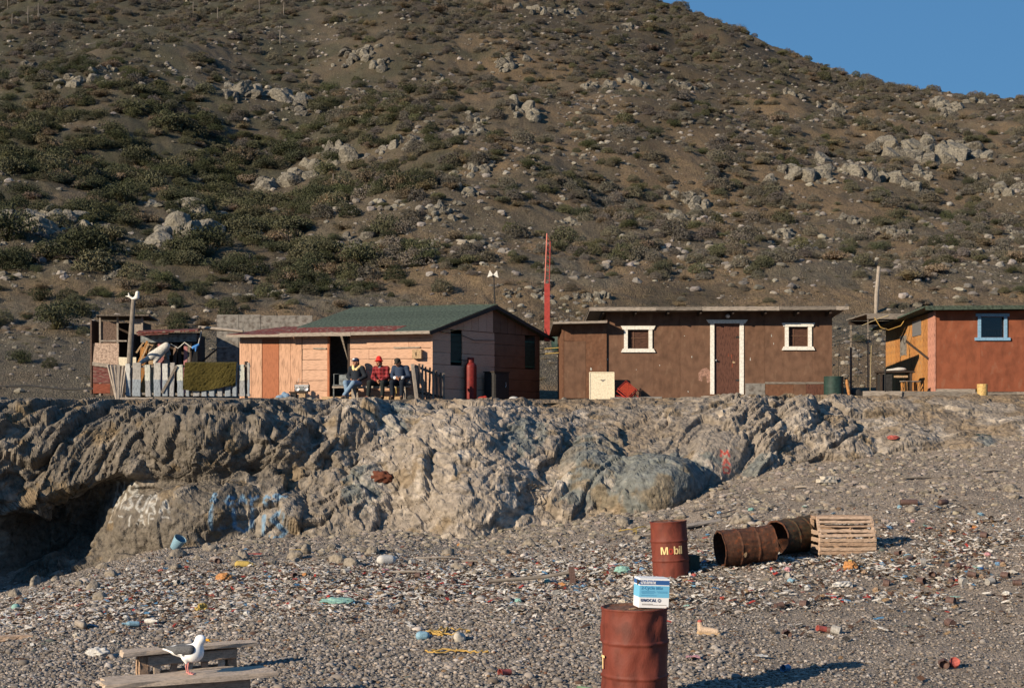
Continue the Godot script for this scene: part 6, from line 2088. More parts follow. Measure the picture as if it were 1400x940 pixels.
	plank(tr, "top", Vector3(0.54, 0.03, 0.26), Vector3(0, 0.46, 0), M.grey_wood)
	for q in [[-0.2, 0.1], [0.22, 0.1], [-0.2, -0.1], [0.22, -0.1]]:
		plank(tr, "leg", Vector3(0.07, 0.45, 0.05), Vector3(q[0], 0.22, q[1]), M.ochre)
	plank(tr, "rail", Vector3(0.5, 0.08, 0.03), Vector3(0, 0.14, 0.12), M.ochre)
	single("pale_block", "pale rounded stone beside the wooden stool", "stone", rock_mesh(66, 2, 10, 0.05, Vector3(0.14, 0.11, 0.12)), M.concrete, Vector3(wx(1256, 40.9), 3.52, -40.9))
	single("iron_stake", "thin black iron stake in front of the work table", "stake", tube([Vector3(0, -0.1, 0), Vector3(0.0, 0.8, 0)], 0.022, 6), M.black, Vector3(wx(1210.5, 40.3), 3.45, -40.3))
	var dk := thing("deck_boards", "low grey deck boards in front of the work table", "deck", Vector3(wx(1250, 40.5), 3.42, -40.5))
	plank(dk, "board", Vector3(2.9, 0.18, 0.06), Vector3(0.16, 0.10, 0.12), M.grey_wood, Vector3(0, 0, -0.012))
	plank(dk, "board", Vector3(1.1, 0.20, 0.06), Vector3(-0.95, 0.09, 0.19), M.weathered)
	plank(dk, "board", Vector3(1.7, 0.04, 0.10), Vector3(-0.05, 0.012, 0.24), M.tan_wood)
	plank(dk, "board", Vector3(2.8, 0.05, 0.5), Vector3(0.1, 0.17, -0.2), M.weathered)
	var yc := thing("yellow_tin", "dented pale yellow tin standing before the rust red wall", "tin", Vector3(wx(1343.5, 40.3), 3.46, -40.3))
	part(yc, "shell", lathe([Vector2(0, 0), Vector2(0.145, 0), Vector2(0.15, 0.01), Vector2(0.145, 0.03), Vector2(0.145, 0.34), Vector2(0.152, 0.35), Vector2(0.13, 0.355), Vector2(0, 0.35)], 22, 0.012, 3), M.yellow_tin if M.has("yellow_tin") else pm("yellow_tin", lin(0.62, 0.42, 0.16), 0.6, "mottle", 3.0, "", 0.0, "stain"))
	# clothes lines and net strings between the shacks
	for q in [[[1138, 468, 41.2], [1188, 455, 42.0], [1212, 449, 43.0]], [[1138, 472, 41.2], [1170, 466, 42.0], [1206, 452, 42.6]], [[1140, 461, 41.5], [1200, 436, 42.4], [1215, 431, 42.4]]]:
		single("clothes_line", "yellowish cord strung from the brown shack to the awning", "cord", tube(q.map(func(p): return at(p[0], p[1], p[2])), 0.012, 4), M.cord, Vector3.ZERO, Vector3.ZERO, "cords between the shacks")
	for q in [[1148, 465, 530], [1175, 460, 520], [1192, 455, 535]]:
		single("hanging_string", "thin string hanging from the cords between the shacks", "string", tube([at(q[0], q[1], 41.9), at(q[0] - 2, q[2], 41.9)], 0.007, 4), M.cord, Vector3.ZERO, Vector3.ZERO, "hanging strings")
	single("looped_rope", "dark rope looped under the awning edge", "rope", tube([at(1196, 434, 43.3), at(1204, 447, 43.3), at(1215, 451, 43.3), at(1232, 445, 43.3), at(1242, 430, 43.3)], 0.014, 5), M.rope_yellow)
	for q in [[755, 476], [756, 483]]:
		single("yellow_line", "yellow line between the peach and brown shacks", "cord", tube([at(738, q[1] + 1, 44.0), at(764, q[1] - 1, 43.0)], 0.012, 4), M.plastic_yellow, Vector3.ZERO, Vector3.ZERO, "lines between peach and brown shacks")
	single("black_hose", "black hose lying along the terrace beside the yard", "hose", tube([Vector3(-20, terrace_y(-20, 44) + 0.35, -44), at(40, 527, 43.4), at(90, 532, 43.0), at(128, 531, 42.6)], 0.03, 6), M.black)

# ------------------------------------------------------------------ people
func head_bones(c: Vector3, b: Basis) -> Array:
	var w := func(x: float, y: float, z: float) -> Vector3: return c + b * Vector3(x, y, z)
	var o := [[w.call(0, 0.022, -0.01), Vector3(0.074, 0.088, 0.09)], [w.call(0, -0.03, 0.02), Vector3(0.06, 0.075, 0.066)], [w.call(0, -0.088, 0.048), w.call(0, -0.088, 0.06), 0.026, 0.024]]
	o.append([w.call(0, 0.012, 0.082), w.call(0, -0.03, 0.104), 0.010, 0.015])       # nose
	for s in [-1, 1]:
		o.append([w.call(s * 0.018, 0.024, 0.078), w.call(s * 0.045, 0.022, 0.066), 0.010, 0.008])   # brows
		o.append([w.call(s * 0.074, 0.012, -0.008), w.call(s * 0.076, -0.028, -0.004), 0.014, 0.009])   # ears
		o.append([w.call(s * 0.036, -0.03, 0.062), w.call(s * 0.03, -0.045, 0.062), 0.020, 0.016])   # cheeks
	o.append([w.call(-0.018, -0.06, 0.080), w.call(0.018, -0.06, 0.080), 0.009, 0.009])   # lips
	return o

func hand_bones(w: Vector3, f: Vector3, l: Vector3) -> Array:
	f = f.normalized()
	l = (l - f * l.dot(f)).normalized()
	var p := f.cross(l)
	var o := []
	for i in 4:
		var k := 0.028 - 0.0185 * i
		o.append([w + l * k * 0.6, w + f * 0.075 + l * k, 0.017, 0.013])
		var ln: float = [0.040, 0.046, 0.042, 0.033][i]
		var a := w + f * 0.082 + l * k * 1.08
		var bpt := a + (f * 0.85 - p * 0.5).normalized() * ln
		var c := bpt + (f * 0.25 - p * 0.95).normalized() * ln * 0.8
		var e := c + (-f * 0.35 - p * 0.8).normalized() * ln * 0.5
		o.append([a, bpt, 0.0095, 0.0088])
		o.append([bpt, c, 0.0088, 0.008])
		o.append([c, e, 0.008, 0.007])
	var t0 := w + f * 0.025 + l * 0.026
	var t1 := t0 + (f * 0.6 + l * 0.75 - p * 0.25).normalized() * 0.04
	var t2 := t1 + (f * 0.9 + l * 0.15 - p * 0.4).normalized() * 0.03
	o.append([t0, t1, 0.014, 0.011])
	o.append([t1, t2, 0.0105, 0.009])
	return o

func person(label: String, pos: Vector3, turn: float, q: Dictionary, m: Dictionary) -> void:
	var par := thing("person", label, "person", pos, turn)
	var hb := Basis.from_euler(q.head_rot)
	# one continuous body: trunk, limbs, neck; head and hands on finer grids
	var tr := []
	for s in 2:
		tr.append([q.hip[s], q.knee[s], 0.078, 0.056])
		tr.append([q.knee[s], q.ankle[s], 0.053, 0.036])
		tr.append([q.ankle[s], q.toe[s], 0.036, 0.028])
		tr.append([q.sho[s], q.elb[s], 0.05, 0.042])
		tr.append([q.elb[s], q.wri[s], 0.041, 0.027])
	tr.append([q.pel, q.chest, 0.12, 0.125])
	tr.append([q.sho[0], q.sho[1], 0.055, 0.055])
	tr.append([q.chest, q.neck, 0.08, 0.052])
	tr.append([q.neck, q.head + hb * Vector3(0, -0.03, 0), 0.05, 0.055])
	var r := sdf_mesh(tr, 0.016, 0.03)
	r = sdf_mesh(head_bones(q.head, hb), 0.0055, 0.016, r)
	for s in 2:
		r = sdf_mesh(hand_bones(q.wri[s], q.hand_f[s], q.hand_l[s]), 0.0052, 0.007, r)
	part(par, "body", arr_mesh(r[0], r[1]), M.skin)
	# clothes
	var top := [[q.pel + Vector3(0, 0.0, 0), q.chest, 0.152, 0.150], [q.sho[0], q.sho[1], 0.078, 0.078], [q.chest, q.neck - Vector3(0, 0.035, 0), 0.12, 0.072]]
	for s in 2:
		top.append([q.sho[s], q.elb[s], 0.076, 0.062])
		top.append([q.elb[s], q.elb[s].lerp(q.wri[s], 0.9), 0.060, 0.046])
	part(par, m.top_name, blob(top, 0.015, 0.035), m.top)
	var bot := [[q.pel - Vector3(0, 0.03, 0), q.pel, 0.145, 0.14]]
	for s in 2:
		bot.append([q.hip[s], q.knee[s], 0.098, 0.074])
		bot.append([q.knee[s], q.ankle[s] + Vector3(0, 0.03, 0), 0.070, 0.056])
	part(par, "trousers", blob(bot, 0.015, 0.03), m.bottom)
	for s in 2:
		var an: Vector3 = q.ankle[s]
		part(par, "shoe", blob([[an + Vector3(0, -0.03, -0.02), q.toe[s], 0.046, 0.040], [an, an + Vector3(0, -0.03, 0), 0.047, 0.046]], 0.012, 0.02), m.shoe)
	part(par, "hair", blob([[q.head + hb * Vector3(0, 0.03, -0.025), Vector3(0.080, 0.085, 0.085)], [q.head + hb * Vector3(0, -0.035, -0.055), Vector3(0.066, 0.05, 0.045)]], 0.009, 0.02), M.hair)
	var eyes := []
	for s in [-1, 1]:
		eyes.append([q.head + hb * Vector3(s * 0.031, 0.005, 0.074), Vector3(0.014, 0.008, 0.010)])
	part(par, "eyes", blob(eyes, 0.004, 0.004), M.hair)
	if m.hat == "bucket":
		part(par, "hat", blob([[q.head + hb * Vector3(0, 0.062, -0.012), q.head + hb * Vector3(0, 0.118, -0.015), 0.098, 0.082], [q.head + hb * Vector3(0, 0.058, 0.0), Vector3(0.135, 0.020, 0.150)]], 0.010, 0.02), m.hat_mat)
	else:
		var cp := part(par, "cap", blob([[q.head + hb * Vector3(0, 0.068, -0.012), Vector3(0.092, 0.075, 0.106)], [q.head + hb * Vector3(-0.045, 0.052, 0.09), q.head + hb * Vector3(0.045, 0.052, 0.09), 0.016, 0.016], [q.head + hb * Vector3(-0.036, 0.045, 0.135), q.head + hb * Vector3(0.036, 0.045, 0.135), 0.013, 0.013]], 0.009, 0.03), m.hat_mat)
		if m.has("badge"):
			part(cp, "badge", blob([[q.head + hb * Vector3(0, 0.09, 0.082), Vector3(0.04, 0.026, 0.016)]], 0.007, 0.01), m.badge)
	if m.has("collar"):
		var nk: Vector3 = q.neck
		part(par, "collar", blob([[nk + Vector3(-0.10, -0.02, -0.02), nk + Vector3(-0.04, -0.10, 0.105), 0.058, 0.045], [nk + Vector3(0.10, -0.02, -0.02), nk + Vector3(0.04, -0.10, 0.105), 0.058, 0.045], [nk + Vector3(-0.09, -0.005, -0.05), nk + Vector3(0.09, -0.005, -0.05), 0.045, 0.045]], 0.010, 0.015), m.collar)
	if m.has("scarf"):
		part(par, "neckerchief", blob([[q.neck + Vector3(0, -0.035, 0.06), Vector3(0.045, 0.05, 0.03)]], 0.009, 0.01), m.scarf)
	if m.has("cuff"):
		for s in 2:
			var a: Vector3 = q.elb[s].lerp(q.wri[s], 0.84)
			part(par, "cuff", blob([[a, q.elb[s].lerp(q.wri[s], 0.95), 0.049, 0.046]], 0.009, 0.01), m.cuff)

func build_people() -> void:
	var gy := 3.365
	var V := func(x: float, y: float, z: float) -> Vector3: return Vector3(x, y, z)
	# jeans and dark jacket, hands in the pockets, ankles crossed
	person("man in a dark jacket with cream collar, blue cap and light jeans", Vector3(wx(486, 41.0), gy, -41.03), -0.22, {
		"pel": Vector3(0, 0.52, -0.04), "chest": Vector3(0.0, 0.86, -0.09), "neck": Vector3(0.0, 0.995, -0.07), "head": Vector3(-0.01, 1.10, -0.05), "head_rot": Vector3(-0.02, -0.45, 0.08),
		"hip": [Vector3(-0.09, 0.49, 0), Vector3(0.09, 0.49, 0)], "knee": [Vector3(-0.17, 0.50, 0.40), Vector3(0.07, 0.49, 0.42)], "ankle": [Vector3(-0.10, 0.10, 0.45), Vector3(-0.14, 0.12, 0.58)], "toe": [Vector3(-0.12, 0.05, 0.60), Vector3(-0.20, 0.055, 0.73)],
		"sho": [Vector3(-0.165, 0.925, -0.09), Vector3(0.165, 0.925, -0.09)], "elb": [Vector3(-0.25, 0.70, -0.08), Vector3(0.27, 0.70, -0.06)], "wri": [Vector3(-0.13, 0.60, 0.05), Vector3(0.15, 0.60, 0.06)],
		"hand_f": [Vector3(0.5, -0.4, 0.5), Vector3(-0.5, -0.4, 0.5)], "hand_l": [Vector3(0, 0.5, 0.8), Vector3(0, 0.5, 0.8)]},
		{"top": M.navy_jacket, "top_name": "jacket", "bottom": M.denim, "shoe": M.shoe_tan, "hat": "cap", "hat_mat": M.cap_navy, "badge": M.card_white, "collar": M.fleece})
	# red hat and checked shirt, elbows on the thighs
	person("man in a red bucket hat and red checked shirt on the bench", Vector3(wx(521.5, 40.87), gy, -40.89), -0.18, {
		"pel": Vector3(0.05, 0.52, -0.02), "chest": Vector3(0.0, 0.84, 0.04), "neck": Vector3(-0.02, 0.985, 0.08), "head": Vector3(-0.04, 1.075, 0.14), "head_rot": Vector3(0.18, -0.35, -0.05),
		"hip": [Vector3(-0.08, 0.49, 0), Vector3(0.14, 0.49, 0)], "knee": [Vector3(-0.26, 0.50, 0.36), Vector3(0.14, 0.49, 0.40)], "ankle": [Vector3(-0.30, 0.10, 0.34), Vector3(0.13, 0.10, 0.38)], "toe": [Vector3(-0.42, 0.05, 0.48), Vector3(0.13, 0.05, 0.54)],
		"sho": [Vector3(-0.17, 0.91, 0.04), Vector3(0.165, 0.91, 0.02)], "elb": [Vector3(-0.22, 0.66, 0.12), Vector3(0.21, 0.66, 0.12)], "wri": [Vector3(-0.06, 0.555, 0.27), Vector3(0.05, 0.565, 0.28)],
		"hand_f": [Vector3(0.5, -0.5, 0.5), Vector3(-0.5, -0.45, 0.5)], "hand_l": [Vector3(0.2, 0.6, 0.6), Vector3(-0.2, 0.6, 0.6)]},
		{"top": M.flannel, "top_name": "shirt", "bottom": M.dark_trousers, "shoe": M.shoe_dark, "hat": "bucket", "hat_mat": M.hat_red, "scarf": M.blue_grey})
	# navy shirt, head bowed over joined hands
	person("man in a navy shirt and dark cap with joined hands", Vector3(wx(547, 40.76), gy, -40.80), -0.12, {
		"pel": Vector3(0.0, 0.52, -0.03), "chest": Vector3(-0.01, 0.86, -0.03), "neck": Vector3(-0.02, 1.0, 0.0), "head": Vector3(-0.05, 1.075, 0.09), "head_rot": Vector3(0.6, -0.35, 0.05),
		"hip": [Vector3(-0.09, 0.49, 0), Vector3(0.09, 0.49, 0)], "knee": [Vector3(-0.16, 0.50, 0.40), Vector3(0.13, 0.50, 0.41)], "ankle": [Vector3(-0.15, 0.10, 0.38), Vector3(0.12, 0.10, 0.40)], "toe": [Vector3(-0.16, 0.05, 0.54), Vector3(0.13, 0.05, 0.56)],
		"sho": [Vector3(-0.175, 0.925, -0.03), Vector3(0.175, 0.925, -0.04)], "elb": [Vector3(-0.25, 0.68, 0.03), Vector3(0.26, 0.68, 0.02)], "wri": [Vector3(-0.09, 0.63, 0.24), Vector3(0.09, 0.63, 0.24)],
		"hand_f": [Vector3(0.8, -0.2, 0.4), Vector3(-0.8, -0.15, 0.45)], "hand_l": [Vector3(0.1, 0.6, 0.5), Vector3(-0.1, 0.6, 0.5)]},
		{"top": M.navy_shirt, "top_name": "shirt", "bottom": M.blue_black, "shoe": M.shoe_dark, "hat": "cap", "hat_mat": M.cap_dark, "cuff": M.card_white})

# ------------------------------------------------------------------ the beach
func beach_hit(px: float, py: float) -> Vector3:
	var d := 10.0
	while d < 37.0:
		var p := at(px, py, d)
		if beach_y(p.x, d) >= p.y:
			return Vector3(p.x, beach_y(p.x, d), -d)
		d += 0.02
	return Vector3.ZERO

func drum_profile(r: float, h: float) -> Array:
	var p := [Vector2(r - 0.006, 0.0), Vector2(r + 0.006, 0.0), Vector2(r + 0.007, 0.014), Vector2(r, 0.022)]
	for q in [1.0 / 3.0, 2.0 / 3.0]:
		for i in 5:
			p.append(Vector2(r - 0.001, lerpf(p[-1].y if i == 0 else p[-1].y, q * h - 0.03, 0.25 + 0.15 * i)))
		for k in [[-0.022, 0.0], [-0.012, 0.007], [0.0, 0.012], [0.012, 0.007], [0.022, 0.0]]:
			p.append(Vector2(r + k[1], q * h + k[0]))
	for i in 5:
		p.append(Vector2(r - 0.001, lerpf(2.0 / 3.0 * h + 0.022, h - 0.022, (i + 1) / 5.0)))
	p.append_array([Vector2(r + 0.007, h - 0.014), Vector2(r + 0.008, h), Vector2(r - 0.004, h + 0.001)])
	return p

func make_drum(called: String, label: String, pos: Vector3, rot: Vector3, mat: Material, r := 0.286, h := 0.88, open := false, dent := 0.018, sd := 1) -> Node3D:
	var o := thing(called, label, "barrel", pos)
	o.rotation = rot
	var pr := drum_profile(r, h)
	part(o, "shell", lathe(pr, 56, dent, sd), mat)
	if open:
		var inner := []
		for p in pr:
			inner.append(Vector2(p.x - 0.010, p.y))
		inner.reverse()
		part(o, "lining", lathe(inner, 56, dent, sd), M.drum_rust)
		for y in [0.004, h - 0.004]:
			part(o, "rim", lathe([Vector2(r - 0.018, y - 0.004), Vector2(r + 0.010, y - 0.005), Vector2(r + 0.010, y + 0.005), Vector2(r - 0.018, y + 0.004)], 56, dent, sd), M.drum_rust)
	else:
		part(o, "lid", lathe([Vector2(r - 0.004, h + 0.001), Vector2(r - 0.012, h - 0.016), Vector2(r - 0.05, h - 0.02), Vector2(r * 0.5, h - 0.018), Vector2(0.0, h - 0.019)], 56), M.drum_top)
		part(o, "base", lathe([Vector2(0.0, 0.012), Vector2(r - 0.012, 0.012), Vector2(r - 0.006, 0.0)], 56), mat)
		part(o, "bung", lathe([Vector2(0.0, 0.012), Vector2(0.035, 0.012), Vector2(0.04, 0.0), Vector2(0.04, -0.02)].map(func(p): return Vector2(p.x, p.y + h - 0.012)), 14), M.tin_rust, Vector3(0.05, 0, -0.19))
	return o

func text_mesh(txt: String, height: float, depth := 0.003, bold := true) -> TextMesh:
	var f := SystemFont.new()
	f.font_names = PackedStringArray(["Droid Sans"])
	f.font_weight = 700 if bold else 400
	var t := TextMesh.new()
	t.font = f
	t.text = txt
	t.font_size = 64
	t.pixel_size = height / 46.0
	t.depth = depth
	return t

func bent_text(txt: String, height: float, r: float) -> ArrayMesh:
	# lettering wrapped round a drum
	var t := text_mesh(txt, height, 0.0)
	t.depth = 0.0
	var a := t.get_mesh_arrays()
	var v: PackedVector3Array = a[Mesh.ARRAY_VERTEX]
	for i in v.size():
		var th := v[i].x / r
		v[i] = Vector3(sin(th) * r, v[i].y, cos(th) * r)
	a[Mesh.ARRAY_VERTEX] = v
	var out := []
	out.resize(Mesh.ARRAY_MAX)
	var n := PackedVector3Array()
	for p in v:
		n.append(Vector3(p.x, 0, p.z).normalized())
	out[Mesh.ARRAY_VERTEX] = v
	out[Mesh.ARRAY_NORMAL] = n
	out[Mesh.ARRAY_INDEX] = a[Mesh.ARRAY_INDEX]
	var m := ArrayMesh.new()
	m.add_surface_from_arrays(Mesh.PRIMITIVE_TRIANGLES, out)
	return m

func build_beach_things() -> void:
	# the near drum, its carton
	var d1 := Vector3(wx(868.5, 12.7), 0.0, -12.7)
	d1.y = beach_y(d1.x, 12.7) - 0.02
	var near := make_drum("red_barrel", "large rust-red oil barrel with a blue and white carton on it", d1, Vector3(0, 0.0, 0.005), M.drum_red, 0.292, 0.90, false, 0.030, 1)
	var tl := part(near, "lettering", bent_text("T", 0.12, 0.302), M.letter_cream, Vector3(0, 0.42, 0), Vector3(0, -1.32, 0))
	part(near, "lid_patch", prism(ragged(0.10, 0.05, 4), 0.006), M.tan_wood, Vector3(-0.02, 0.886, 0.02), Vector3(-PI / 2, 0, 0.6))
	single("green_hose", "loop of green hose against the foot of the large barrel", "hose", tube(range(14).map(func(i): return Vector3(cos(i * 0.38) * 0.16, 0.05 + 0.12 * sin(i * 0.25), sin(i * 0.38) * 0.12)), 0.012, 6), M.plastic_green, Vector3(wx(815, 12.35), beach_y(0.75, 12.35) + 0.08, -12.35))
	var bx := thing("oil_carton", "blue and white motor oil carton tilted on the large barrel", "carton", d1 + Vector3(0.145, 0.895, -0.06))
	bx.rotation = Vector3(0, 0.17, -0.045)
	var w := 0.272
	var h := 0.262
	var dp := 0.20
	box(bx, "carton", Vector3(w, h, dp), Vector3(0, h / 2, 0), M.card_white)
	for q in [[0.205, 0.245, "card_blue"], [0.092, 0.196, "card_cyan"]]:
		box(bx, "band", Vector3(w + 0.002, q[1] - q[0], dp + 0.002), Vector3(0, (q[0] + q[1]) / 2, 0), M[q[2]])
	part(bx, "torn_corner_shade", prism(PackedVector2Array([Vector2(-0.10, 0.0), Vector2(0.02, 0.0), Vector2(0.0, -0.05), Vector2(-0.07, -0.02)]), 0.003), M.charcoal, Vector3(-w / 2 - 0.002, h - 0.02, 0.02), Vector3(0, PI / 2, 0))  # flat charcoal piece paints the shade inside the torn opening
	part(bx, "tape", prism(PackedVector2Array([Vector2(-w / 2, 0.0), Vector2(w / 2, 0.0), Vector2(w / 2, 0.03), Vector2(-w / 2, 0.03)]), 0.002), M.card_white, Vector3(0, h + 0.002, 0.015), Vector3(-PI / 2, 0, 0))
	for q in [["Unimix", 0.030, -0.060, 0.226, "card_white"], ["2-Cycle Mix", 0.026, -0.025, 0.177, "print_cyan"], ["UNOCAL", 0.026, -0.052, 0.066, "print_navy"]]:
		part(bx, "lettering", text_mesh(q[0], q[1], 0.002), M[q[4]], Vector3(q[2], q[3], dp / 2 + 0.0026))
	part(bx, "emblem", lathe([Vector2(0, 0.0), Vector2(0.0155, 0.0), Vector2(0.0155, 0.002), Vector2(0, 0.002)], 20), M.print_navy, Vector3(0.048, 0.066, dp / 2 + 0.001), Vector3(PI / 2, 0, 0))
	part(bx, "lettering", text_mesh("76", 0.014, 0.002), M.card_white, Vector3(0.048, 0.066, dp / 2 + 0.004))
	for q in [[-0.06, 0.148, 0.12], [-0.055, 0.138, 0.13], [-0.06, 0.128, 0.11], [0.07, 0.146, 0.1], [0.075, 0.136, 0.09], [-0.05, 0.110, 0.14]]:
		box(bx, "print_line", Vector3(q[2], 0.004, 0.001), Vector3(q[0], q[1], dp / 2 + 0.002), M.print_cyan)
	for q in [[-0.06, 0.034, 0.10], [-0.035, 0.026, 0.15], [0.08, 0.026, 0.07]]:
		box(bx, "print_line", Vector3(q[2], 0.004, 0.001), Vector3(q[0], q[1], dp / 2 + 0.001), M.grey_sheet)
	# drum with maker's name
	var d2 := beach_hit(918, 789)
	var mob := make_drum("red_barrel", "upright rust-red oil barrel with cream lettering", d2 + Vector3(0, -0.02, 0), Vector3(0.0, 0.0, 0.055), M.drum_red, 0.286, 0.905, false, 0.010, 4)
	var tx := 0.0
	for q in [["M", -0.42, "letter_cream"], ["o", -0.06, "letter_red"], ["b", 0.21, "letter_cream"], ["i", 0.41, "letter_cream"], ["l", 0.52, "letter_cream"]]:
		part(mob, "lettering", bent_text(q[0], 0.115, 0.296), M[q[2]], Vector3(0, 0.46, 0), Vector3(0, q[1] + 0.02, 0))
	var dk := single("dark_box", "dark green metal box behind the lettered barrel", "box", box_mesh(Vector3(0.16, 0.34, 0.2)), M.green_paint, d2 + Vector3(0.36, 0.16, -0.25), Vector3(0, 0.3, -0.05))
	# two rusted drums on their sides
	var b1 := beach_hit(1020, 774)
	var l1 := make_drum("rusty_barrel", "open rusted barrel lying on its side beside the lettered barrel", b1 + Vector3(-0.43, 0.285, 0.08), Vector3(PI / 2, 0, 0), M.drum_rust, 0.284, 0.88, true, 0.03, 9)
	l1.rotation = Vector3.ZERO
	l1.basis = Basis(Vector3.UP, 0.20) * Basis(Vector3(0, 0, 1), -PI / 2 + 0.10)
	part(l1, "paint_patch", prism(ragged(0.1, 0.1, 12), 0.004), M.tan_wood, Vector3(0.11, 0.32, 0.265), Vector3(0, 0.4, 0))
	var b2 := beach_hit(1088, 758)
	var l2 := make_drum("rusty_barrel", "open rusty olive barrel lying behind the slatted crate", b2 + Vector3(-0.36, 0.287, 0.22), Vector3.ZERO, M.drum_olive, 0.284, 0.88, true, 0.03, 15)
	l2.basis = Basis(Vector3.UP, 0.62) * Basis(Vector3(0, 0, 1), -PI / 2 + 0.08)
	# slatted trap
	var cp := beach_hit(1156, 757)
	var tr := thing("slatted_crate", "pale wooden slatted trap crate leaning beside the rusty barrels", "crate", cp + Vector3(0, -0.01, -0.15), 0.06)
	var cw := 0.94
	for s in [-1, 1]:
		var x: float = s * (cw / 2 - 0.02)
		bar(tr, "end_frame", Vector3(x, 0.0, 0.22), Vector3(x + 0.005, 0.30, 0.24), 0.05, 0.05, M.crate)
		bar(tr, "end_frame", Vector3(x, 0.29, 0.24), Vector3(x + 0.01, 0.60, 0.02), 0.05, 0.05, M.crate)
		bar(tr, "end_frame", Vector3(x, 0.0, -0.26), Vector3(x, 0.58, -0.24), 0.05, 0.05, M.crate_b)
		bar(tr, "end_frame", Vector3(x, 0.59, 0.0), Vector3(x, 0.58, -0.26), 0.05, 0.04, M.crate_b)
		bar(tr, "end_frame", Vector3(x, 0.02, 0.22), Vector3(x, 0.02, -0.26), 0.05, 0.04, M.crate_b)
		for k in 3:
			bar(tr, "end_slat", Vector3(x + s * 0.03, 0.12 + k * 0.12, 0.22), Vector3(x + s * 0.03, 0.12 + k * 0.12, -0.25), 0.02, 0.07, M.crate)
	for k in 4:
		plank(tr, "slat", Vector3(cw, 0.055, 0.018), Vector3(0, 0.035 + k * 0.068, 0.262), M.crate if k % 2 else M.crate_b, Vector3(0, 0, rng.randf_range(-0.01, 0.01)))
	var dir := Vector3(0, 0.31, -0.22)
	for k in [[0.05, 0.05], [0.28, 0.055], [0.52, 0.03], [0.74, 0.05], [0.96, 0.055]]:
		plank(tr, "slat", Vector3(cw - 0.02, k[1], 0.018), Vector3(0, 0.30, 0.262) + dir * k[0], M.crate if k[0] != 0.52 else M.crate_b, Vector3(-0.62, 0, rng.randf_range(-0.015, 0.015)))
	for k in 5:
		plank(tr, "slat", Vector3(cw, 0.018, 0.06), Vector3(0, 0.612, 0.0 - k * 0.062), M.crate_b)
		plank(tr, "slat", Vector3(cw, 0.075, 0.018), Vector3(0, 0.06 + k * 0.12, -0.29), M.crate_b)
	plank(tr, "floor_board", Vector3(cw - 0.1, 0.02, 0.4), Vector3(0, 0.05, -0.02), M.crate_b)
	plank(tr, "divider", Vector3(0.02, 0.40, 0.36), Vector3(0.12, 0.25, -0.05), M.crate_b)
	plank(tr, "divider", Vector3(0.5, 0.05, 0.03), Vector3(-0.1, 0.36, -0.06), M.crate, Vector3(0, 0, 0.2))
	single("trap_weed", "yellow-green weed clinging to the crate's right end", "weed", shrub_mesh(140, 160, 1.2, 0.5), leaf_mat("weed", lin(0.22, 0.19, 0.05)), cp + Vector3(0.53, 0.04, -0.22)).scale = Vector3(0.16, 0.62, 0.3)
	single("fallen_plank", "pale plank lying on the earth behind the lettered barrel", "plank", plank_mesh(Vector3(0.95, 0.03, 0.22), 31), M.weathered, beach_hit(962, 719) + Vector3(0, 0.06, 0), Vector3(0.1, 0.5, 0.10))
	# two plank benches and the gull
	plank_bench("low plank bench with a gull standing on it", Vector3(-2.91, 0.0, -12.72), 0.45, 1.52, 0.44, 0.37, 3)
	plank_bench("low plank bench with slatted base behind the gull", Vector3(-3.36, 0.0, -14.7), 0.55, 1.42, 0.30, 0.36, 8)
	build_gull(Vector3(wx(256, 12.72), beach_y(-2.91, 12.72) + 0.372, -12.74), -0.12)

func plank_bench(label: String, c: Vector3, turn: float, l: float, w: float, h: float, sd: int) -> void:
	c.y = beach_y(c.x, -c.z)
	var o := thing("plank_bench", label, "bench", c, turn)
	plank(o, "seat_plank", Vector3(l, 0.045, w * 0.52), Vector3(0, h - 0.022, w * 0.26), M.bench_wood, Vector3(0, 0, 0), sd, 0.012)
	plank(o, "seat_plank", Vector3(l * 0.97, 0.045, w * 0.46), Vector3(0.02, h - 0.024, -w * 0.25), M.bench_wood, Vector3(0, 0.01, 0), sd + 1, 0.012)
	for s in [-1, 1]:
		plank(o, "apron", Vector3(l * 0.66, 0.10, 0.03), Vector3(0.03, h - 0.105, s * w * 0.30), M.crate, Vector3.ZERO, sd + 4, 0.008)
		plank(o, "apron", Vector3(l * 0.62, 0.06, 0.03), Vector3(0.03, h - 0.27, s * w * 0.30), M.bench_wood, Vector3(0, 0, 0.015), sd + 7, 0.008)
		for e in [-1, 1]:
			plank(o, "leg", Vector3(0.10, h - 0.03, 0.045), Vector3(e * l * 0.33, (h - 0.05) / 2, s * (w * 0.30 - 0.042)), M.crate_b, Vector3(0, 0, e * 0.03), sd + 20 + e)
	for k in 5:
		plank(o, "slat", Vector3(0.07, h - 0.10, 0.02), Vector3(-l * 0.24 + k * l * 0.12, (h - 0.10) / 2, w * 0.22), M.crate_b if k % 2 else M.bench_wood, Vector3(0, 0, [0.05, -0.2, 0.0, 0.25, -0.04][k]), sd + 40 + k)

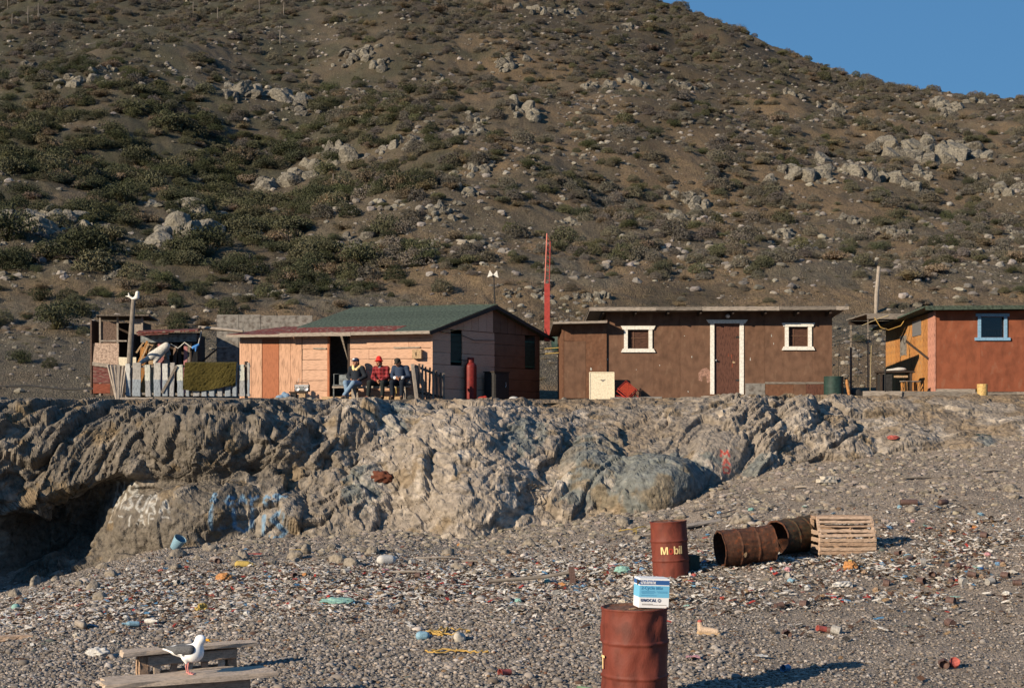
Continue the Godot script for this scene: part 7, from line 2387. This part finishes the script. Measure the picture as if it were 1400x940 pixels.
func build_gull(pos: Vector3, turn: float) -> void:
	var o := thing("gull", "white gull with slate grey wings standing on the near plank bench", "gull", pos, turn)
	o.scale = Vector3.ONE * 0.93
	part(o, "body", blob([[Vector3(0.05, 0.20, 0), Vector3(0.105, 0.085, 0.078)], [Vector3(0.05, 0.20, 0), Vector3(-0.12, 0.222, 0), 0.080, 0.048], [Vector3(-0.10, 0.222, 0), Vector3(-0.235, 0.238, 0), 0.042, 0.020], [Vector3(0.09, 0.245, 0), Vector3(0.118, 0.318, 0), 0.056, 0.042], [Vector3(0.128, 0.334, 0), Vector3(0.052, 0.043, 0.040)], [Vector3(-0.01, 0.145, 0.035), Vector3(-0.005, 0.11, 0.036), 0.034, 0.014], [Vector3(-0.01, 0.145, -0.035), Vector3(-0.005, 0.11, -0.036), 0.034, 0.014]], 0.008, 0.03), M.gull_white)
	for s in [-1, 1]:
		var wg := part(o, "wing", blob([[Vector3(0.045, 0.238, s * 0.060), Vector3(-0.08, 0.235, s * 0.058), 0.050, 0.048], [Vector3(-0.08, 0.235, s * 0.058), Vector3(-0.20, 0.247, s * 0.030), 0.044, 0.014]], 0.008, 0.015), M.gull_grey)
		wg.scale = Vector3(1, 1, 1)
		part(wg, "wing_edge", blob([[Vector3(-0.03, 0.192, s * 0.086), Vector3(-0.14, 0.215, s * 0.070), 0.010, 0.010], [Vector3(-0.14, 0.215, s * 0.070), Vector3(-0.215, 0.236, s * 0.036), 0.010, 0.007]], 0.005, 0.005), M.gull_white)
		part(wg, "wing_tip", blob([[Vector3(-0.18, 0.248, s * 0.026), Vector3(-0.285, 0.252, s * 0.010), 0.013, 0.005]], 0.004, 0.004), M.gull_black)
		var sx: float = 0.022 * s
		part(o, "leg", tube([Vector3(-0.005 + sx, 0.12, s * 0.034), Vector3(-0.012 + sx, 0.06, s * 0.034), Vector3(0.0 + sx, 0.008, s * 0.034)], [0.008, 0.006, 0.007], 7), M.gull_pink)
		part(o, "foot", prism(PackedVector2Array([Vector2(-0.012, 0), Vector2(0.045, 0.026), Vector2(0.052, 0), Vector2(0.045, -0.026)]), 0.007), M.gull_pink, Vector3(sx, 0.005, s * 0.034), Vector3(PI / 2, 0, 0))
		part(o, "eye", blob([[Vector3(0.146, 0.342, s * 0.032), Vector3(0.006, 0.006, 0.006)]], 0.003, 0.003), M.gull_black)
	part(o, "beak", blob([[Vector3(0.168, 0.332, 0), Vector3(0.205, 0.326, 0), 0.015, 0.011], [Vector3(0.205, 0.326, 0), Vector3(0.222, 0.314, 0), 0.010, 0.005]], 0.004, 0.005), M.gull_yellow)

# ---- litter
func can_mesh(r: float, h: float, sd: int, squash := 0.0) -> ArrayMesh:
	return lathe([Vector2(0, 0.004), Vector2(r * 0.9, 0.004), Vector2(r, 0.0), Vector2(r * 1.02, 0.006), Vector2(r * 0.98, 0.012), Vector2(r * (0.98 - squash), h * 0.5), Vector2(r * 0.98, h - 0.012), Vector2(r * 1.02, h - 0.006), Vector2(r, h), Vector2(r * 0.9, h - 0.006), Vector2(r * 0.85, h * 0.5), Vector2(0, h * 0.45)], 16, r * 0.22 + squash * r, sd)

func bag_mesh(s: Vector3, sd: int) -> ArrayMesh:
	var ico := icosphere(3)
	var v := PackedVector3Array()
	for p: Vector3 in ico[0]:
		var k := 0.75 + 0.55 * n_ridge.get_noise_3d(p.x * 0.8 + sd, p.y * 0.8, p.z * 0.8) * 0.6 + 0.3 * n_fine.get_noise_3d(p.x * 2.0 + sd * 3, p.y * 2.0, p.z * 2.0)
		v.append(p * k * s + Vector3(0, s.y * 0.5, 0))
	return arr_mesh(v, ico[1])

func scrap_mesh(w: float, l: float, sd: int) -> ArrayMesh:
	# a crumpled flat piece with a little thickness
	var n := 6
	var v := PackedVector3Array()
	for side in [0.0, 0.006]:
		for j in n:
			for i in n:
				var x := (float(i) / (n - 1) - 0.5) * w * (1.0 + 0.2 * n_fine.get_noise_2d(j * 0.9 + sd * 7.0, 3.0))
				var z := (float(j) / (n - 1) - 0.5) * l * (1.0 + 0.2 * n_fine.get_noise_2d(i * 0.9 + sd * 5.0, 9.0))
				v.append(Vector3(x, 0.012 + side + 0.16 * minf(w, l) * n_fine.get_noise_2d(i * 0.55 + sd * 11.0, j * 0.55) + 0.03, z))
	var a := grid_index(n, n)
	var b := grid_index(n, n, true)
	var idx := PackedInt32Array()
	for q in a:
		idx.append(q + n * n)
	idx.append_array(b)
	var rim := []
	for i in n: rim.append(i)
	for j in range(1, n): rim.append(j * n + n - 1)
	for i in range(n - 2, -1, -1): rim.append((n - 1) * n + i)
	for j in range(n - 2, 0, -1): rim.append(j * n)
	for i in rim.size():
		var p: int = rim[i]
		var q: int = rim[(i + 1) % rim.size()]
		idx.append_array(PackedInt32Array([p, p + n * n, q, q, p + n * n, q + n * n]))
	return arr_mesh(v, idx, PackedColorArray(), true)

func bottle_mesh() -> ArrayMesh:
	return lathe([Vector2(0, 0), Vector2(0.035, 0), Vector2(0.037, 0.01), Vector2(0.037, 0.13), Vector2(0.03, 0.155), Vector2(0.014, 0.18), Vector2(0.013, 0.225), Vector2(0.015, 0.23), Vector2(0, 0.23)], 14, 0.002, 2)

func rope_tangle(n: int, s: Vector3, sd: int) -> ArrayMesh:
	var r := RandomNumberGenerator.new()
	r.seed = sd
	var pts := []
	var p := Vector2(-s.x * 0.5, 0)
	var a := 0.0
	for i in n:
		a += r.randf_range(-0.9, 0.9)
		p += Vector2(cos(a) * s.x, sin(a) * s.z) * 0.10
		if absf(p.x) > s.x * 0.5 or absf(p.y) > s.z * 0.5:
			a += PI * 0.6
			p = Vector2(clampf(p.x, -s.x * 0.5, s.x * 0.5), clampf(p.y, -s.z * 0.5, s.z * 0.5))
		pts.append(Vector3(p.x, 0.02 + r.randf() * s.y, p.y))
	return tube(pts, 0.010, 5)

func lay(called: String, label: String, cat: String, mesh: Mesh, mat: Material, px: float, py: float, rot := Vector3.ZERO, lift := 0.0, group := "") -> MeshInstance3D:
	var p := beach_hit(px, py)
	return single(called, label, cat, mesh, mat, p + Vector3(0, lift, 0), rot, group)

func build_litter() -> void:
	var r := RandomNumberGenerator.new()
	r.seed = 5150
	# things one can name
	var fl := thing("blue_float", "smooth light blue oval float lying by the yellow rope", "float", beach_hit(578, 875) + Vector3(0, 0.05, 0), 0.15)
	part(fl, "shell", blob([[Vector3(-0.03, 0, 0), Vector3(0.03, 0, 0), 0.055, 0.052]], 0.008, 0.01), M.plastic_lightblue)
	part(fl, "eyelet", tube([Vector3(0.08, 0, 0), Vector3(0.105, 0.0, 0)], 0.012, 6), M.plastic_blue)
	lay("rope_tangle", "tangled yellow rope beside the light blue float", "rope", rope_tangle(90, Vector3(0.55, 0.05, 0.6), 3), M.rope_yellow, 612, 868)
	lay("rope_tangle", "loose yellow rope trailing on the pebbles below the tangle", "rope", rope_tangle(36, Vector3(0.7, 0.03, 0.3), 8), M.rope_yellow, 625, 893)
	lay("round_stone", "pale buff stone resting against the yellow rope", "stone", rock_mesh(71, 2, 8, 0.03, Vector3(0.085, 0.07, 0.08)), M.bone, 629, 878, Vector3.ZERO, 0.05)
	var shoe := thing("old_shoe", "old pale leather shoe with red lining lying on the shingle", "shoe", beach_hit(970, 868) + Vector3(0, 0.03, 0), -0.35)
	part(shoe, "upper", blob([[Vector3(-0.09, 0.03, 0), Vector3(0.09, 0.015, 0.01), 0.042, 0.036], [Vector3(-0.10, 0.04, 0), Vector3(-0.11, 0.10, 0), 0.040, 0.034]], 0.009, 0.02), M.leather)
	part(shoe, "lining", blob([[Vector3(-0.11, 0.125, 0.005), Vector3(0.03, 0.02, 0.028)]], 0.007, 0.01), M.plastic_red)
	part(shoe, "sole", blob([[Vector3(-0.12, -0.008, 0), Vector3(0.11, -0.012, 0.01), 0.03, 0.03]], 0.009, 0.01), M.tan_wood)
	var jug := thing("orange_float", "orange ribbed float half sunk in the wrack near the crate", "float", beach_hit(1163, 780) + Vector3(0, 0.02, 0), 0.4)
	part(jug, "shell", bag_mesh(Vector3(0.12, 0.10, 0.11), 8), M.plastic_orange)
	part(jug, "plug", lathe([Vector2(0, 0.1), Vector2(0.03, 0.1), Vector2(0.03, 0.15), Vector2(0, 0.15)], 10), M.plastic_yellow)
	for q in [[1152, 803, "white_carton", "white open carton lying on the shingle near the orange float", "carton", Vector3(0.26, 0.07, 0.14), "plastic_white", 0.2], [275, 836, "yellow_block", "yellow plastic block among the wrack", "block", Vector3(0.16, 0.1, 0.1), "plastic_yellow", 0.5], [1130, 660, "concrete_lump", "pinkish white concrete lump on the earth slope", "block", Vector3(0.42, 0.13, 0.2), "bone", 0.35]]:
		var o := thing(q[2], q[3], q[4], beach_hit(q[0], q[1]) + Vector3(0, 0.01, 0), q[7])
		var s: Vector3 = q[5]
		plank(o, "block", Vector3(s.x, s.y * 0.55, s.z), Vector3(0, s.y * 0.27, 0), M[q[6]], Vector3.ZERO, q[0], 0.012)
		plank(o, "lip", Vector3(s.x * 0.7, s.y * 0.5, s.z * 0.85), Vector3(s.x * 0.08, s.y * 0.8, 0), M[q[6]], Vector3(0, 0.1, 0.04), q[0] + 1, 0.012)
	var cup := thing("paper_cup", "blue and white cup lying right of the orange float", "cup", beach_hit(1341, 779) + Vector3(0, 0.01, 0), 0.3)
	part(cup, "cup", lathe([Vector2(0, 0), Vector2(0.042, 0), Vector2(0.05, 0.07), Vector2(0.044, 0.068), Vector2(0.038, 0.01)], 16), M.plastic_white)
	part(cup, "band", lathe([Vector2(0.0435, 0.002), Vector2(0.0475, 0.04)], 16), M.card_blue)
	lay("blue_bucket", "pale blue plastic bucket tipped against the rock foot", "bucket", lathe([Vector2(0, 0), Vector2(0.10, 0), Vector2(0.14, 0.28), Vector2(0.132, 0.28), Vector2(0.095, 0.02)], 20, 0.01, 2), M.plastic_lightblue, 238, 752, Vector3(0.5, 0.2, -0.5), 0.05)
	lay("white_bag", "crumpled white plastic bag on the left shingle", "bag", bag_mesh(Vector3(0.16, 0.07, 0.1), 31), M.plastic_white, 134, 896)
	lay("teal_bag", "crumpled pale teal plastic bag in the wrack", "bag", bag_mesh(Vector3(0.27, 0.07, 0.18), 12), M.plastic_teal, 461, 826)
	lay("teal_bag", "small bright teal plastic lump beside the lettered barrel", "bag", bag_mesh(Vector3(0.14, 0.08, 0.1), 14), M.plastic_teal, 851, 783)
	lay("white_jug", "white plastic jug at the upper edge of the wrack", "jug", blob([[Vector3(-0.08, 0.08, 0), Vector3(0.08, 0.08, 0), 0.10, 0.095], [Vector3(0.1, 0.1, 0), Vector3(0.19, 0.12, 0), 0.04, 0.03]], 0.012, 0.03), M.plastic_white, 528, 772, Vector3(0, 0.4, 0))
	lay("red_can", "red and white crushed drink can on the shingle near the large barrel", "can", can_mesh(0.035, 0.13, 5, 0.12), M.plastic_red, 697, 924, Vector3(0, 0.7, 1.5), 0.04)
	lay("red_white_can", "red and white can beside two tins on the bare earth", "can", can_mesh(0.034, 0.12, 6, 0.1), M.plastic_red, 1130, 865, Vector3(0, 0.3, 1.4), 0.04)
	lay("blue_can", "crushed blue can lying above the barrel's long shadow", "can", can_mesh(0.034, 0.12, 7, 0.15), M.plastic_blue, 1078, 918, Vector3(0.2, 0.9, 1.5), 0.04)
	lay("crushed_red_can", "red and white crushed can beside a rusty one", "can", can_mesh(0.05, 0.05, 9), M.plastic_red, 1305, 913, Vector3(0.9, 0.3, 0.3), 0.04)
	lay("pink_scrap", "pink scrap of plastic lying left of the barrel's shadow", "scrap", scrap_mesh(0.14, 0.12, 4), M.plastic_pink, 947, 903)
	lay("pale_scrap", "white and lilac plastic scrap near the barrel's shadow", "scrap", scrap_mesh(0.12, 0.1, 9), M.plastic_white, 1042, 902)
	lay("red_cloth", "red cloth scrap in the wrack under the painted rock", "cloth", scrap_mesh(0.3, 0.16, 22), M.plastic_red, 347, 762, Vector3.ZERO, 0.03)
	lay("yellow_strip", "short yellow strip lying in the wrack under the rock", "strip", scrap_mesh(0.24, 0.06, 25), M.plastic_yellow, 404, 756, Vector3.ZERO, 0.03)
	lay("yellow_bottle", "yellow plastic bottle lying high on the shingle", "bottle", blob([[Vector3(-0.1, 0.05, 0), Vector3(0.08, 0.05, 0), 0.07, 0.06], [Vector3(0.1, 0.05, 0), Vector3(0.16, 0.05, 0), 0.03, 0.025]], 0.01, 0.02), M.plastic_yellow, 333, 775)
	lay("orange_lump", "orange-tan foam lump on the left shingle", "lump", bag_mesh(Vector3(0.16, 0.10, 0.11), 19), M.plastic_orange, 306, 794)
	lay("blue_bottle", "blue and white bottle lying above the far plank bench", "bottle", bottle_mesh(), M.plastic_lightblue, 190, 857, Vector3(0, 0.4, 1.5), 0.04)
	lay("white_bottle", "white squeezed bottle lying beside the blue one", "bottle", bottle_mesh(), M.plastic_white, 199, 853, Vector3(0.2, 2.6, 1.5), 0.04)
	lay("tan_log", "sawn pale log end lying on the left shingle", "log", tube([Vector3(-0.16, 0.05, 0), Vector3(0.16, 0.05, 0.04)], [0.05, 0.045], 9), M.weathered, 112, 858, Vector3(0, -0.9, 0))
	lay("drift_plank", "short brown driftwood plank at the left edge of the beach", "plank", plank_mesh(Vector3(0.42, 0.07, 0.12), 91), M.crate, 22, 876, Vector3(0, 0.25, 0), 0.04)
	lay("teal_ball", "small teal ball at the left edge of the shingle", "ball", blob([[Vector3.ZERO, Vector3(0.07, 0.06, 0.07)]], 0.012, 0.01), M.plastic_teal, 21, 834, Vector3.ZERO, 0.05)
	var pb := thing("pipe_elbow", "dark rusted pipe with an upright bracket in the wrack", "pipe", beach_hit(770, 800), 0.0)
	part(pb, "pipe", tube([Vector3(-1.15, 0.06, 0), Vector3(-0.3, 0.13, 0), Vector3(0.1, 0.2, 0)], 0.03, 8), M.grey_wood)
	box(pb, "bracket", Vector3(0.09, 0.30, 0.08), Vector3(0.14, 0.14, 0), M.tin_rust, Vector3(0, 0, 0.1))
	# on the rock face and the earth slope
	var rp := cliff_near(520, 652)
	single("red_netting", "heap of reddish-brown netting caught on the rock face", "netting", bag_mesh(Vector3(0.30, 0.17, 0.16), 33), pm("net_red", lin(0.17, 0.06, 0.035), 0.95, "soil", 3.0), rp + Vector3(0, -0.1, 0.0))
	single("hanging_net", "wisp of dry roots hanging on the pale rock face", "roots", rope_tangle(70, Vector3(0.5, 0.16, 0.3), 44), M.cord_dark, cliff_near(730, 672) + Vector3(0, 0, 0.03), Vector3(1.3, 0, 0))
	for q in [[728, 690, 0.6], [735, 688, 0.5], [546, 690, 0.7]]:
		var c := cliff_near(q[0], q[1])
		single("root_strand", "thin dry root strand hanging down the rock", "root", tube([c + Vector3(-0.05, q[2] * 0.5, -0.05), c + Vector3(0.05, 0.1, 0.05), c + Vector3(0, -q[2] * 0.5, 0.15)], 0.012, 5), M.cord_dark, Vector3.ZERO, Vector3.ZERO, "roots on the rock face")
	single("red_rag", "small red rag on the pale rocks below the red shack", "rag", bag_mesh(Vector3(0.16, 0.06, 0.1), 41), M.plastic_red, cliff_near(1216, 600) + Vector3(0, 0.0, 0.05))
	single("green_board", "dark green board lying on the slope below the yellow tin", "board", plank_mesh(Vector3(0.42, 0.03, 0.25), 97), M.green_paint, cliff_near(1347, 599) + Vector3(0, 0.05, 0.05), Vector3(0.3, 0.1, 0))
	single("white_basin", "white chipped basin lying on the right-hand slope", "basin", lathe([Vector2(0, 0), Vector2(0.12, 0.0), Vector2(0.2, 0.08), Vector2(0.19, 0.085), Vector2(0.11, 0.012), Vector2(0, 0.012)], 20), M.plastic_white, cliff_near(1394, 650) + Vector3(0, 0.05, 0.05), Vector3(0.4, 0, 0.3))
	for q in [[1243, 690, 0.32, 0.0], [1290, 690, 0.2, 0.6]]:
		lay("rusty_pipe", "short rusty pipe length lying on the weedy slope", "pipe", tube([Vector3(-q[2] / 2, 0.05, 0), Vector3(q[2] / 2, 0.05, 0)], 0.06, 10), M.tin_rust, q[0], q[1], Vector3(0, q[3], 0), 0.0, "rusty pipes on the slope")
	for q in [[1262, 655, 0.9, 0.15], [1170, 640, 0.35, 0.9], [1360, 645, 0.6, 0.25], [1100, 668, 0.4, -0.2], [600, 765, 0.8, 0.2], [650, 770, 0.5, -0.1], [900, 733, 0.6, 0.3], [560, 785, 0.7, 0.12], [450, 765, 0.5, 0.3], [1120, 700, 0.4, 0.4]]:
		lay("drift_stick", "grey stick of driftwood lying on the earth below the rock", "stick", tube([Vector3(-q[2] / 2, 0.03, 0), Vector3(0, 0.05, 0.03), Vector3(q[2] / 2, 0.03, 0)], [0.03, 0.026, 0.015], 6), M.grey_wood if int(q[0]) % 20 else M.weathered, q[0], q[1], Vector3(0, q[3], 0), 0.0, "driftwood sticks")
	for i in 7:
		lay("lath_strip", "thin weathered lath in the pile behind the lettered barrel", "lath", tube([Vector3(-0.25, 0.03, 0), Vector3(0.25, 0.05, 0)], 0.012, 4), M.grey_wood, 955 + i * 8 + r.randf() * 4, 700 + (i % 3) * 4, Vector3(0, 0.7 + r.randf() * 0.2, 0.05), 0.0, "pile of laths")
	for i in 5:
		lay("straw_strip", "yellow strip of packing straw lying on the foot of the slope", "straw", tube([Vector3(-0.2, 0.02, 0), Vector3(0.0, 0.06, 0.04), Vector3(0.22, 0.03, 0)], 0.012, 4), M.plastic_yellow, 850 + i * 9, 724 + (i % 3) * 3, Vector3(0, r.randf() * 2.0, 0), 0.0, "yellow straw strips")
	# cans
	var cans := [can_mesh(0.05, 0.11, 1), can_mesh(0.04, 0.12, 2, 0.1), can_mesh(0.055, 0.09, 3)]
	for q in [[1075, 871], [1143, 866], [1310, 778], [1296, 775], [1365, 773], [1300, 798], [1306, 826], [1303, 858], [1290, 912], [1255, 798], [1335, 790], [1370, 790], [1105, 830], [1060, 833], [1208, 800], [1277, 790], [640, 775], [575, 790], [700, 790], [470, 800], [620, 800], [520, 806], [300, 770], [400, 790], [1350, 735], [1240, 770], [1385, 800], [1225, 760]]:
		lay("rusty_can", "small rusty tin can on the earth beyond the slatted crate" if q[0] > 1195 else ("small rusty tin can near the old shoe" if q[0] > 1000 else "small rusty tin can in the wrack below the rocks"), "can", cans[r.randi() % 3], M.tin_rust, q[0], q[1], Vector3(r.randf_range(-0.2, 0.2), r.randf() * TAU, PI / 2 + r.randf_range(-0.2, 0.2)), 0.04, "rusty cans beyond the crate" if q[0] > 1195 else ("rusty cans near the shoe" if q[0] > 1000 else "rusty cans in the wrack"))
	for q in [[1077, 790], [1150, 868], [1090, 775], [1320, 800], [1265, 772], [1350, 800], [770, 790], [830, 800], [680, 770], [470, 785], [560, 772], [330, 800], [240, 800], [760, 815]]:
		lay("silver_can", "dull silver tin can on the earth beyond the lettered barrel" if q[0] > 1000 else "dull silver tin can in the wrack below the rocks", "can", cans[r.randi() % 3], M.tin_silver, q[0], q[1], Vector3(r.randf_range(-0.2, 0.2), r.randf() * TAU, PI / 2 + r.randf_range(-0.4, 0.2)), 0.04, "silver cans beyond the barrel" if q[0] > 1000 else "silver cans in the wrack")
	# scraps along the wrack line
	var kinds := [["white_scrap", "small white plastic scrap in the wrack", "plastic_white", 46], ["blue_scrap", "small blue plastic scrap in the wrack", "plastic_blue", 10], ["red_scrap", "small red plastic scrap in the wrack", "plastic_red", 14], ["orange_scrap", "small orange scrap in the wrack", "plastic_orange", 12], ["teal_scrap", "small pale teal scrap in the wrack", "plastic_teal", 8], ["brown_scrap", "piece of brown cardboard in the wrack", "card_brown", 24], ["shell_piece", "broken whitish shell in the wrack", "bone", 40], ["light_blue_scrap", "small light blue scrap in the wrack", "plastic_lightblue", 8], ["pink_bit", "small pink scrap in the wrack", "plastic_pink", 6], ["brown_glass", "piece of dark brown glass in the wrack", "glass_brown", 16]]
	var shapes := [scrap_mesh(0.11, 0.08, 51), scrap_mesh(0.15, 0.06, 52), scrap_mesh(0.07, 0.07, 53), bag_mesh(Vector3(0.06, 0.04, 0.05), 54), bag_mesh(Vector3(0.08, 0.035, 0.05), 55)]
	for k in kinds:
		for i in k[3]:
			var px: float
			var py: float
			if r.randf() < 0.62:
				px = r.randf_range(60, 1010)
				py = 795.0 + r.randfn() * 22.0 + (300.0 - px) * (0.12 if px < 300 else 0.0)
			else:
				px = r.randf_range(940, 1395)
				py = r.randf_range(690, 830)
			var p := beach_hit(px, py)
			if p == Vector3.ZERO or p.z < -30.0:
				continue
			single(k[0], k[1], "scrap" if k[0] != "shell_piece" else "shell", shapes[r.randi() % 5], M[k[2]], p + Vector3(0, 0.005, 0), Vector3(r.randf_range(-0.3, 0.3), r.randf() * TAU, r.randf_range(-0.3, 0.3)), k[0].replace("_", " ") + "s in the wrack")

func build_pebbles() -> void:
	var r := RandomNumberGenerator.new()
	r.seed = 99
	var shapes := [rock_mesh(101, 1, 6, 0.06), rock_mesh(102, 1, 9, 0.1), rock_mesh(103, 1, 5, 0.04), rock_mesh(104, 1, 12, 0.12)]
	var xf := [[], [], [], []]
	var cl := [[], [], [], []]
	var n := 0
	for i in 250000:
		var d := 10.5 + 24.0 * pow(r.randf(), 0.85)
		var x := r.randf_range(-0.40, 0.40) * d
		var f := foot(x)
		if d > f.x + 0.6:
			continue
		# share of spots that carry a pebble
		var share := table([-6.0, 0.0, 2.5, 6.0], [1.0, 0.95, 0.5, 0.30], x + n_low.get_noise_2d(x * 0.4, d * 0.4) * 1.5)
		# bare earth lies under the rock: most spots there stay without a pebble
		var on_earth: bool = d + n_fbm.get_noise_2d(x * 0.5, d * 0.5) * 2.0 > 27.0 and x + n_low.get_noise_2d(d * 0.8, x * 0.8) * 2.0 > -6.5
		if on_earth and r.randf() < (0.75 if x < 3.0 else 0.4):
			continue
		var wrack := exp(-pow((d - table_lin([-10.0, -4.0, 2.0, 6.0], [22.0, 21.5, 22.5, 23.0], x)) / 2.6, 2.0))
		if r.randf() > share:
			continue
		var s := 0.008 + 0.018 * pow(r.randf(), 2.4)
		if r.randf() < 0.02:
			s *= 2.0
		if d > 20.0:
			s *= 1.25
		if x > 2.5 or d > 27.0:
			s *= 0.8
		var k := r.randi() % 4
		xf[k].append(Transform3D(Basis.from_euler(Vector3(r.randf_range(-0.6, 0.6), r.randf() * TAU, r.randf_range(-0.6, 0.6))).scaled(Vector3(s * r.randf_range(1.0, 1.5), s * r.randf_range(0.6, 1.0), s)), Vector3(x, beach_y(x, d) + s * 0.22 + 0.004, -d)))
		var g := 0.17 + 0.26 * pow(r.randf(), 1.5)
		if r.randf() < 0.05 + 0.36 * wrack:
			g = r.randf_range(0.42, 0.70)
		var warm := r.randf_range(0.0, 1.0)
		var c := Color(g * 1.04, g * lerpf(0.96, 0.87, warm), g * lerpf(0.90, 0.72, warm))
		if r.randf() < 0.04 * (1.0 + wrack * 2.0):
			c = [Color(0.22, 0.12, 0.08), Color(0.26, 0.17, 0.10), Color(0.13, 0.08, 0.06), Color(0.12, 0.14, 0.13)][r.randi() % 4]
		cl[k].append(c)
		n += 1
	var sh := Node3D.new()
	sh.name = "shingle"
	add_child(sh)
	sh.set_meta("kind", "stuff")
	tag(sh, "grey and white pebbles covering the beach", "pebbles")
	for k in 4:
		sh.add_child(multi("pebbles", shapes[k], M.stone, xf[k], cl[k]), true)
	# wrack: flakes of shell, plastic, rust and weed washed together
	var fx := [[], []]
	var fc := [[], []]
	for i in 30000:
		var x := r.randf_range(-10.5, 9.0)
		var dw := table_lin([-10.0, -4.0, 2.0, 4.0, 9.0], [23.5, 22.8, 23.0, 22.0, 22.5], x)
		var d := dw + r.randfn() * (2.0 if x < 3.0 else 2.6)
		var f := foot(x)
		if d > f.x - 0.2 or d < 13.0 or n_low.get_noise_2d(x * 0.6 + 3.0, d * 0.6) + r.randf_range(-0.5, 0.5) < (-0.25 if x < 3.5 else 0.1):
			continue
		var s := r.randf_range(0.15, 0.7)
		var k := r.randi() % 2
		fx[k].append(Transform3D(Basis.from_euler(Vector3(r.randf_range(-0.5, 0.5), r.randf() * TAU, r.randf_range(-0.5, 0.5))).scaled(Vector3(s, s, s)), Vector3(x, beach_y(x, d) + 0.012, -d)))
		var q := r.randf()
		var c := Color(0.70, 0.66, 0.60) * r.randf_range(0.75, 1.2)
		if q < 0.24:
			c = Color(0.13, 0.07, 0.045) * r.randf_range(0.6, 1.4)
		elif q < 0.42:
			c = Color(0.07, 0.06, 0.05)
		elif q < 0.5:
			c = Color(0.30, 0.20, 0.11)
		elif q < 0.53:
			c = Color(0.40, 0.05, 0.04)
		elif q < 0.56:
			c = Color(0.10, 0.25, 0.42)
		c.a = 1.0
		fc[k].append(c)
	var wr := Node3D.new()
	wr.name = "wrack_flakes"
	add_child(wr)
	wr.set_meta("kind", "stuff")
	tag(wr, "fine flakes of shell, plastic and rust washed along the beach", "debris")
	for k in 2:
		wr.add_child(multi("flakes", [scrap_mesh(0.13, 0.09, 61), scrap_mesh(0.2, 0.06, 62)][k], M.stone, fx[k], fc[k]), true)
	# broken rock over the earth below the cliff and up the right-hand slope
	var bx := []
	var bc := []
	for i in 16000:
		var x := r.randf_range(-6.0, 14.0)
		var f := foot(x)
		var d := f.x + 0.4 - absf(r.randfn()) * (2.2 if x < 3.0 else 4.5)
		if d < 20.0 or n_low.get_noise_2d(x * 0.7 + 9.0, d * 0.7) + r.randf_range(-0.6, 0.6) < 0.0:
			continue
		var s := 0.012 + 0.07 * pow(r.randf(), 3.5)
		bx.append(Transform3D(Basis.from_euler(Vector3(r.randf() * 3, r.randf() * 6, r.randf() * 3)).scaled(Vector3(s * 1.4, s * 0.8, s)), Vector3(x, beach_y(x, d) + s * 0.2, -d)))
		var g := 0.19 + 0.26 * pow(r.randf(), 1.5)
		bc.append(Color(g * 1.03, g * r.randf_range(0.86, 0.92), g * r.randf_range(0.68, 0.8)))
	var rb := multi("slope_rubble", rock_mesh(140, 1, 9, 0.14, Vector3.ONE, true), M.stone, bx, bc)
	add_child(rb)
	tag(rb, "broken brown rubble strewn over the earth below the cliff", "rubble")
	# larger stones one can pick out, at the foot of the rock and over the slope
	var big := []
	for i in 5:
		big.append(rock_mesh(120 + i, 2, 11, 0.07))
	for i in 90:
		var px := r.randf_range(20, 1390)
		var py := table_lin([0.0, 300.0, 650.0, 800.0, 960.0, 1100.0, 1400.0], [800.0, 748.0, 748.0, 722.0, 706.0, 680.0, 655.0], px) + absf(r.randfn()) * 22.0
		var p := beach_hit(px, py)
		if p == Vector3.ZERO:
			continue
		var s := 0.05 + 0.11 * pow(r.randf(), 2.0)
		var spot := "below the painted rock" if px < 400 else ("at the foot of the pale rock bulge" if px < 780 else ("at the foot of the blue-grey boulders" if px < 1000 else "on the earth slope behind the slatted crate"))
		var o := single("loose_rock", "angular brown-grey rock " + spot, "rock", big[i % 5], M.rubble, p + Vector3(0, s * 0.2, 0), Vector3(r.randf(), r.randf() * TAU, r.randf()), "rocks " + spot)
		o.scale = Vector3(s * 1.5, s * 0.9, s * 1.1)
	print("pebbles ", n)
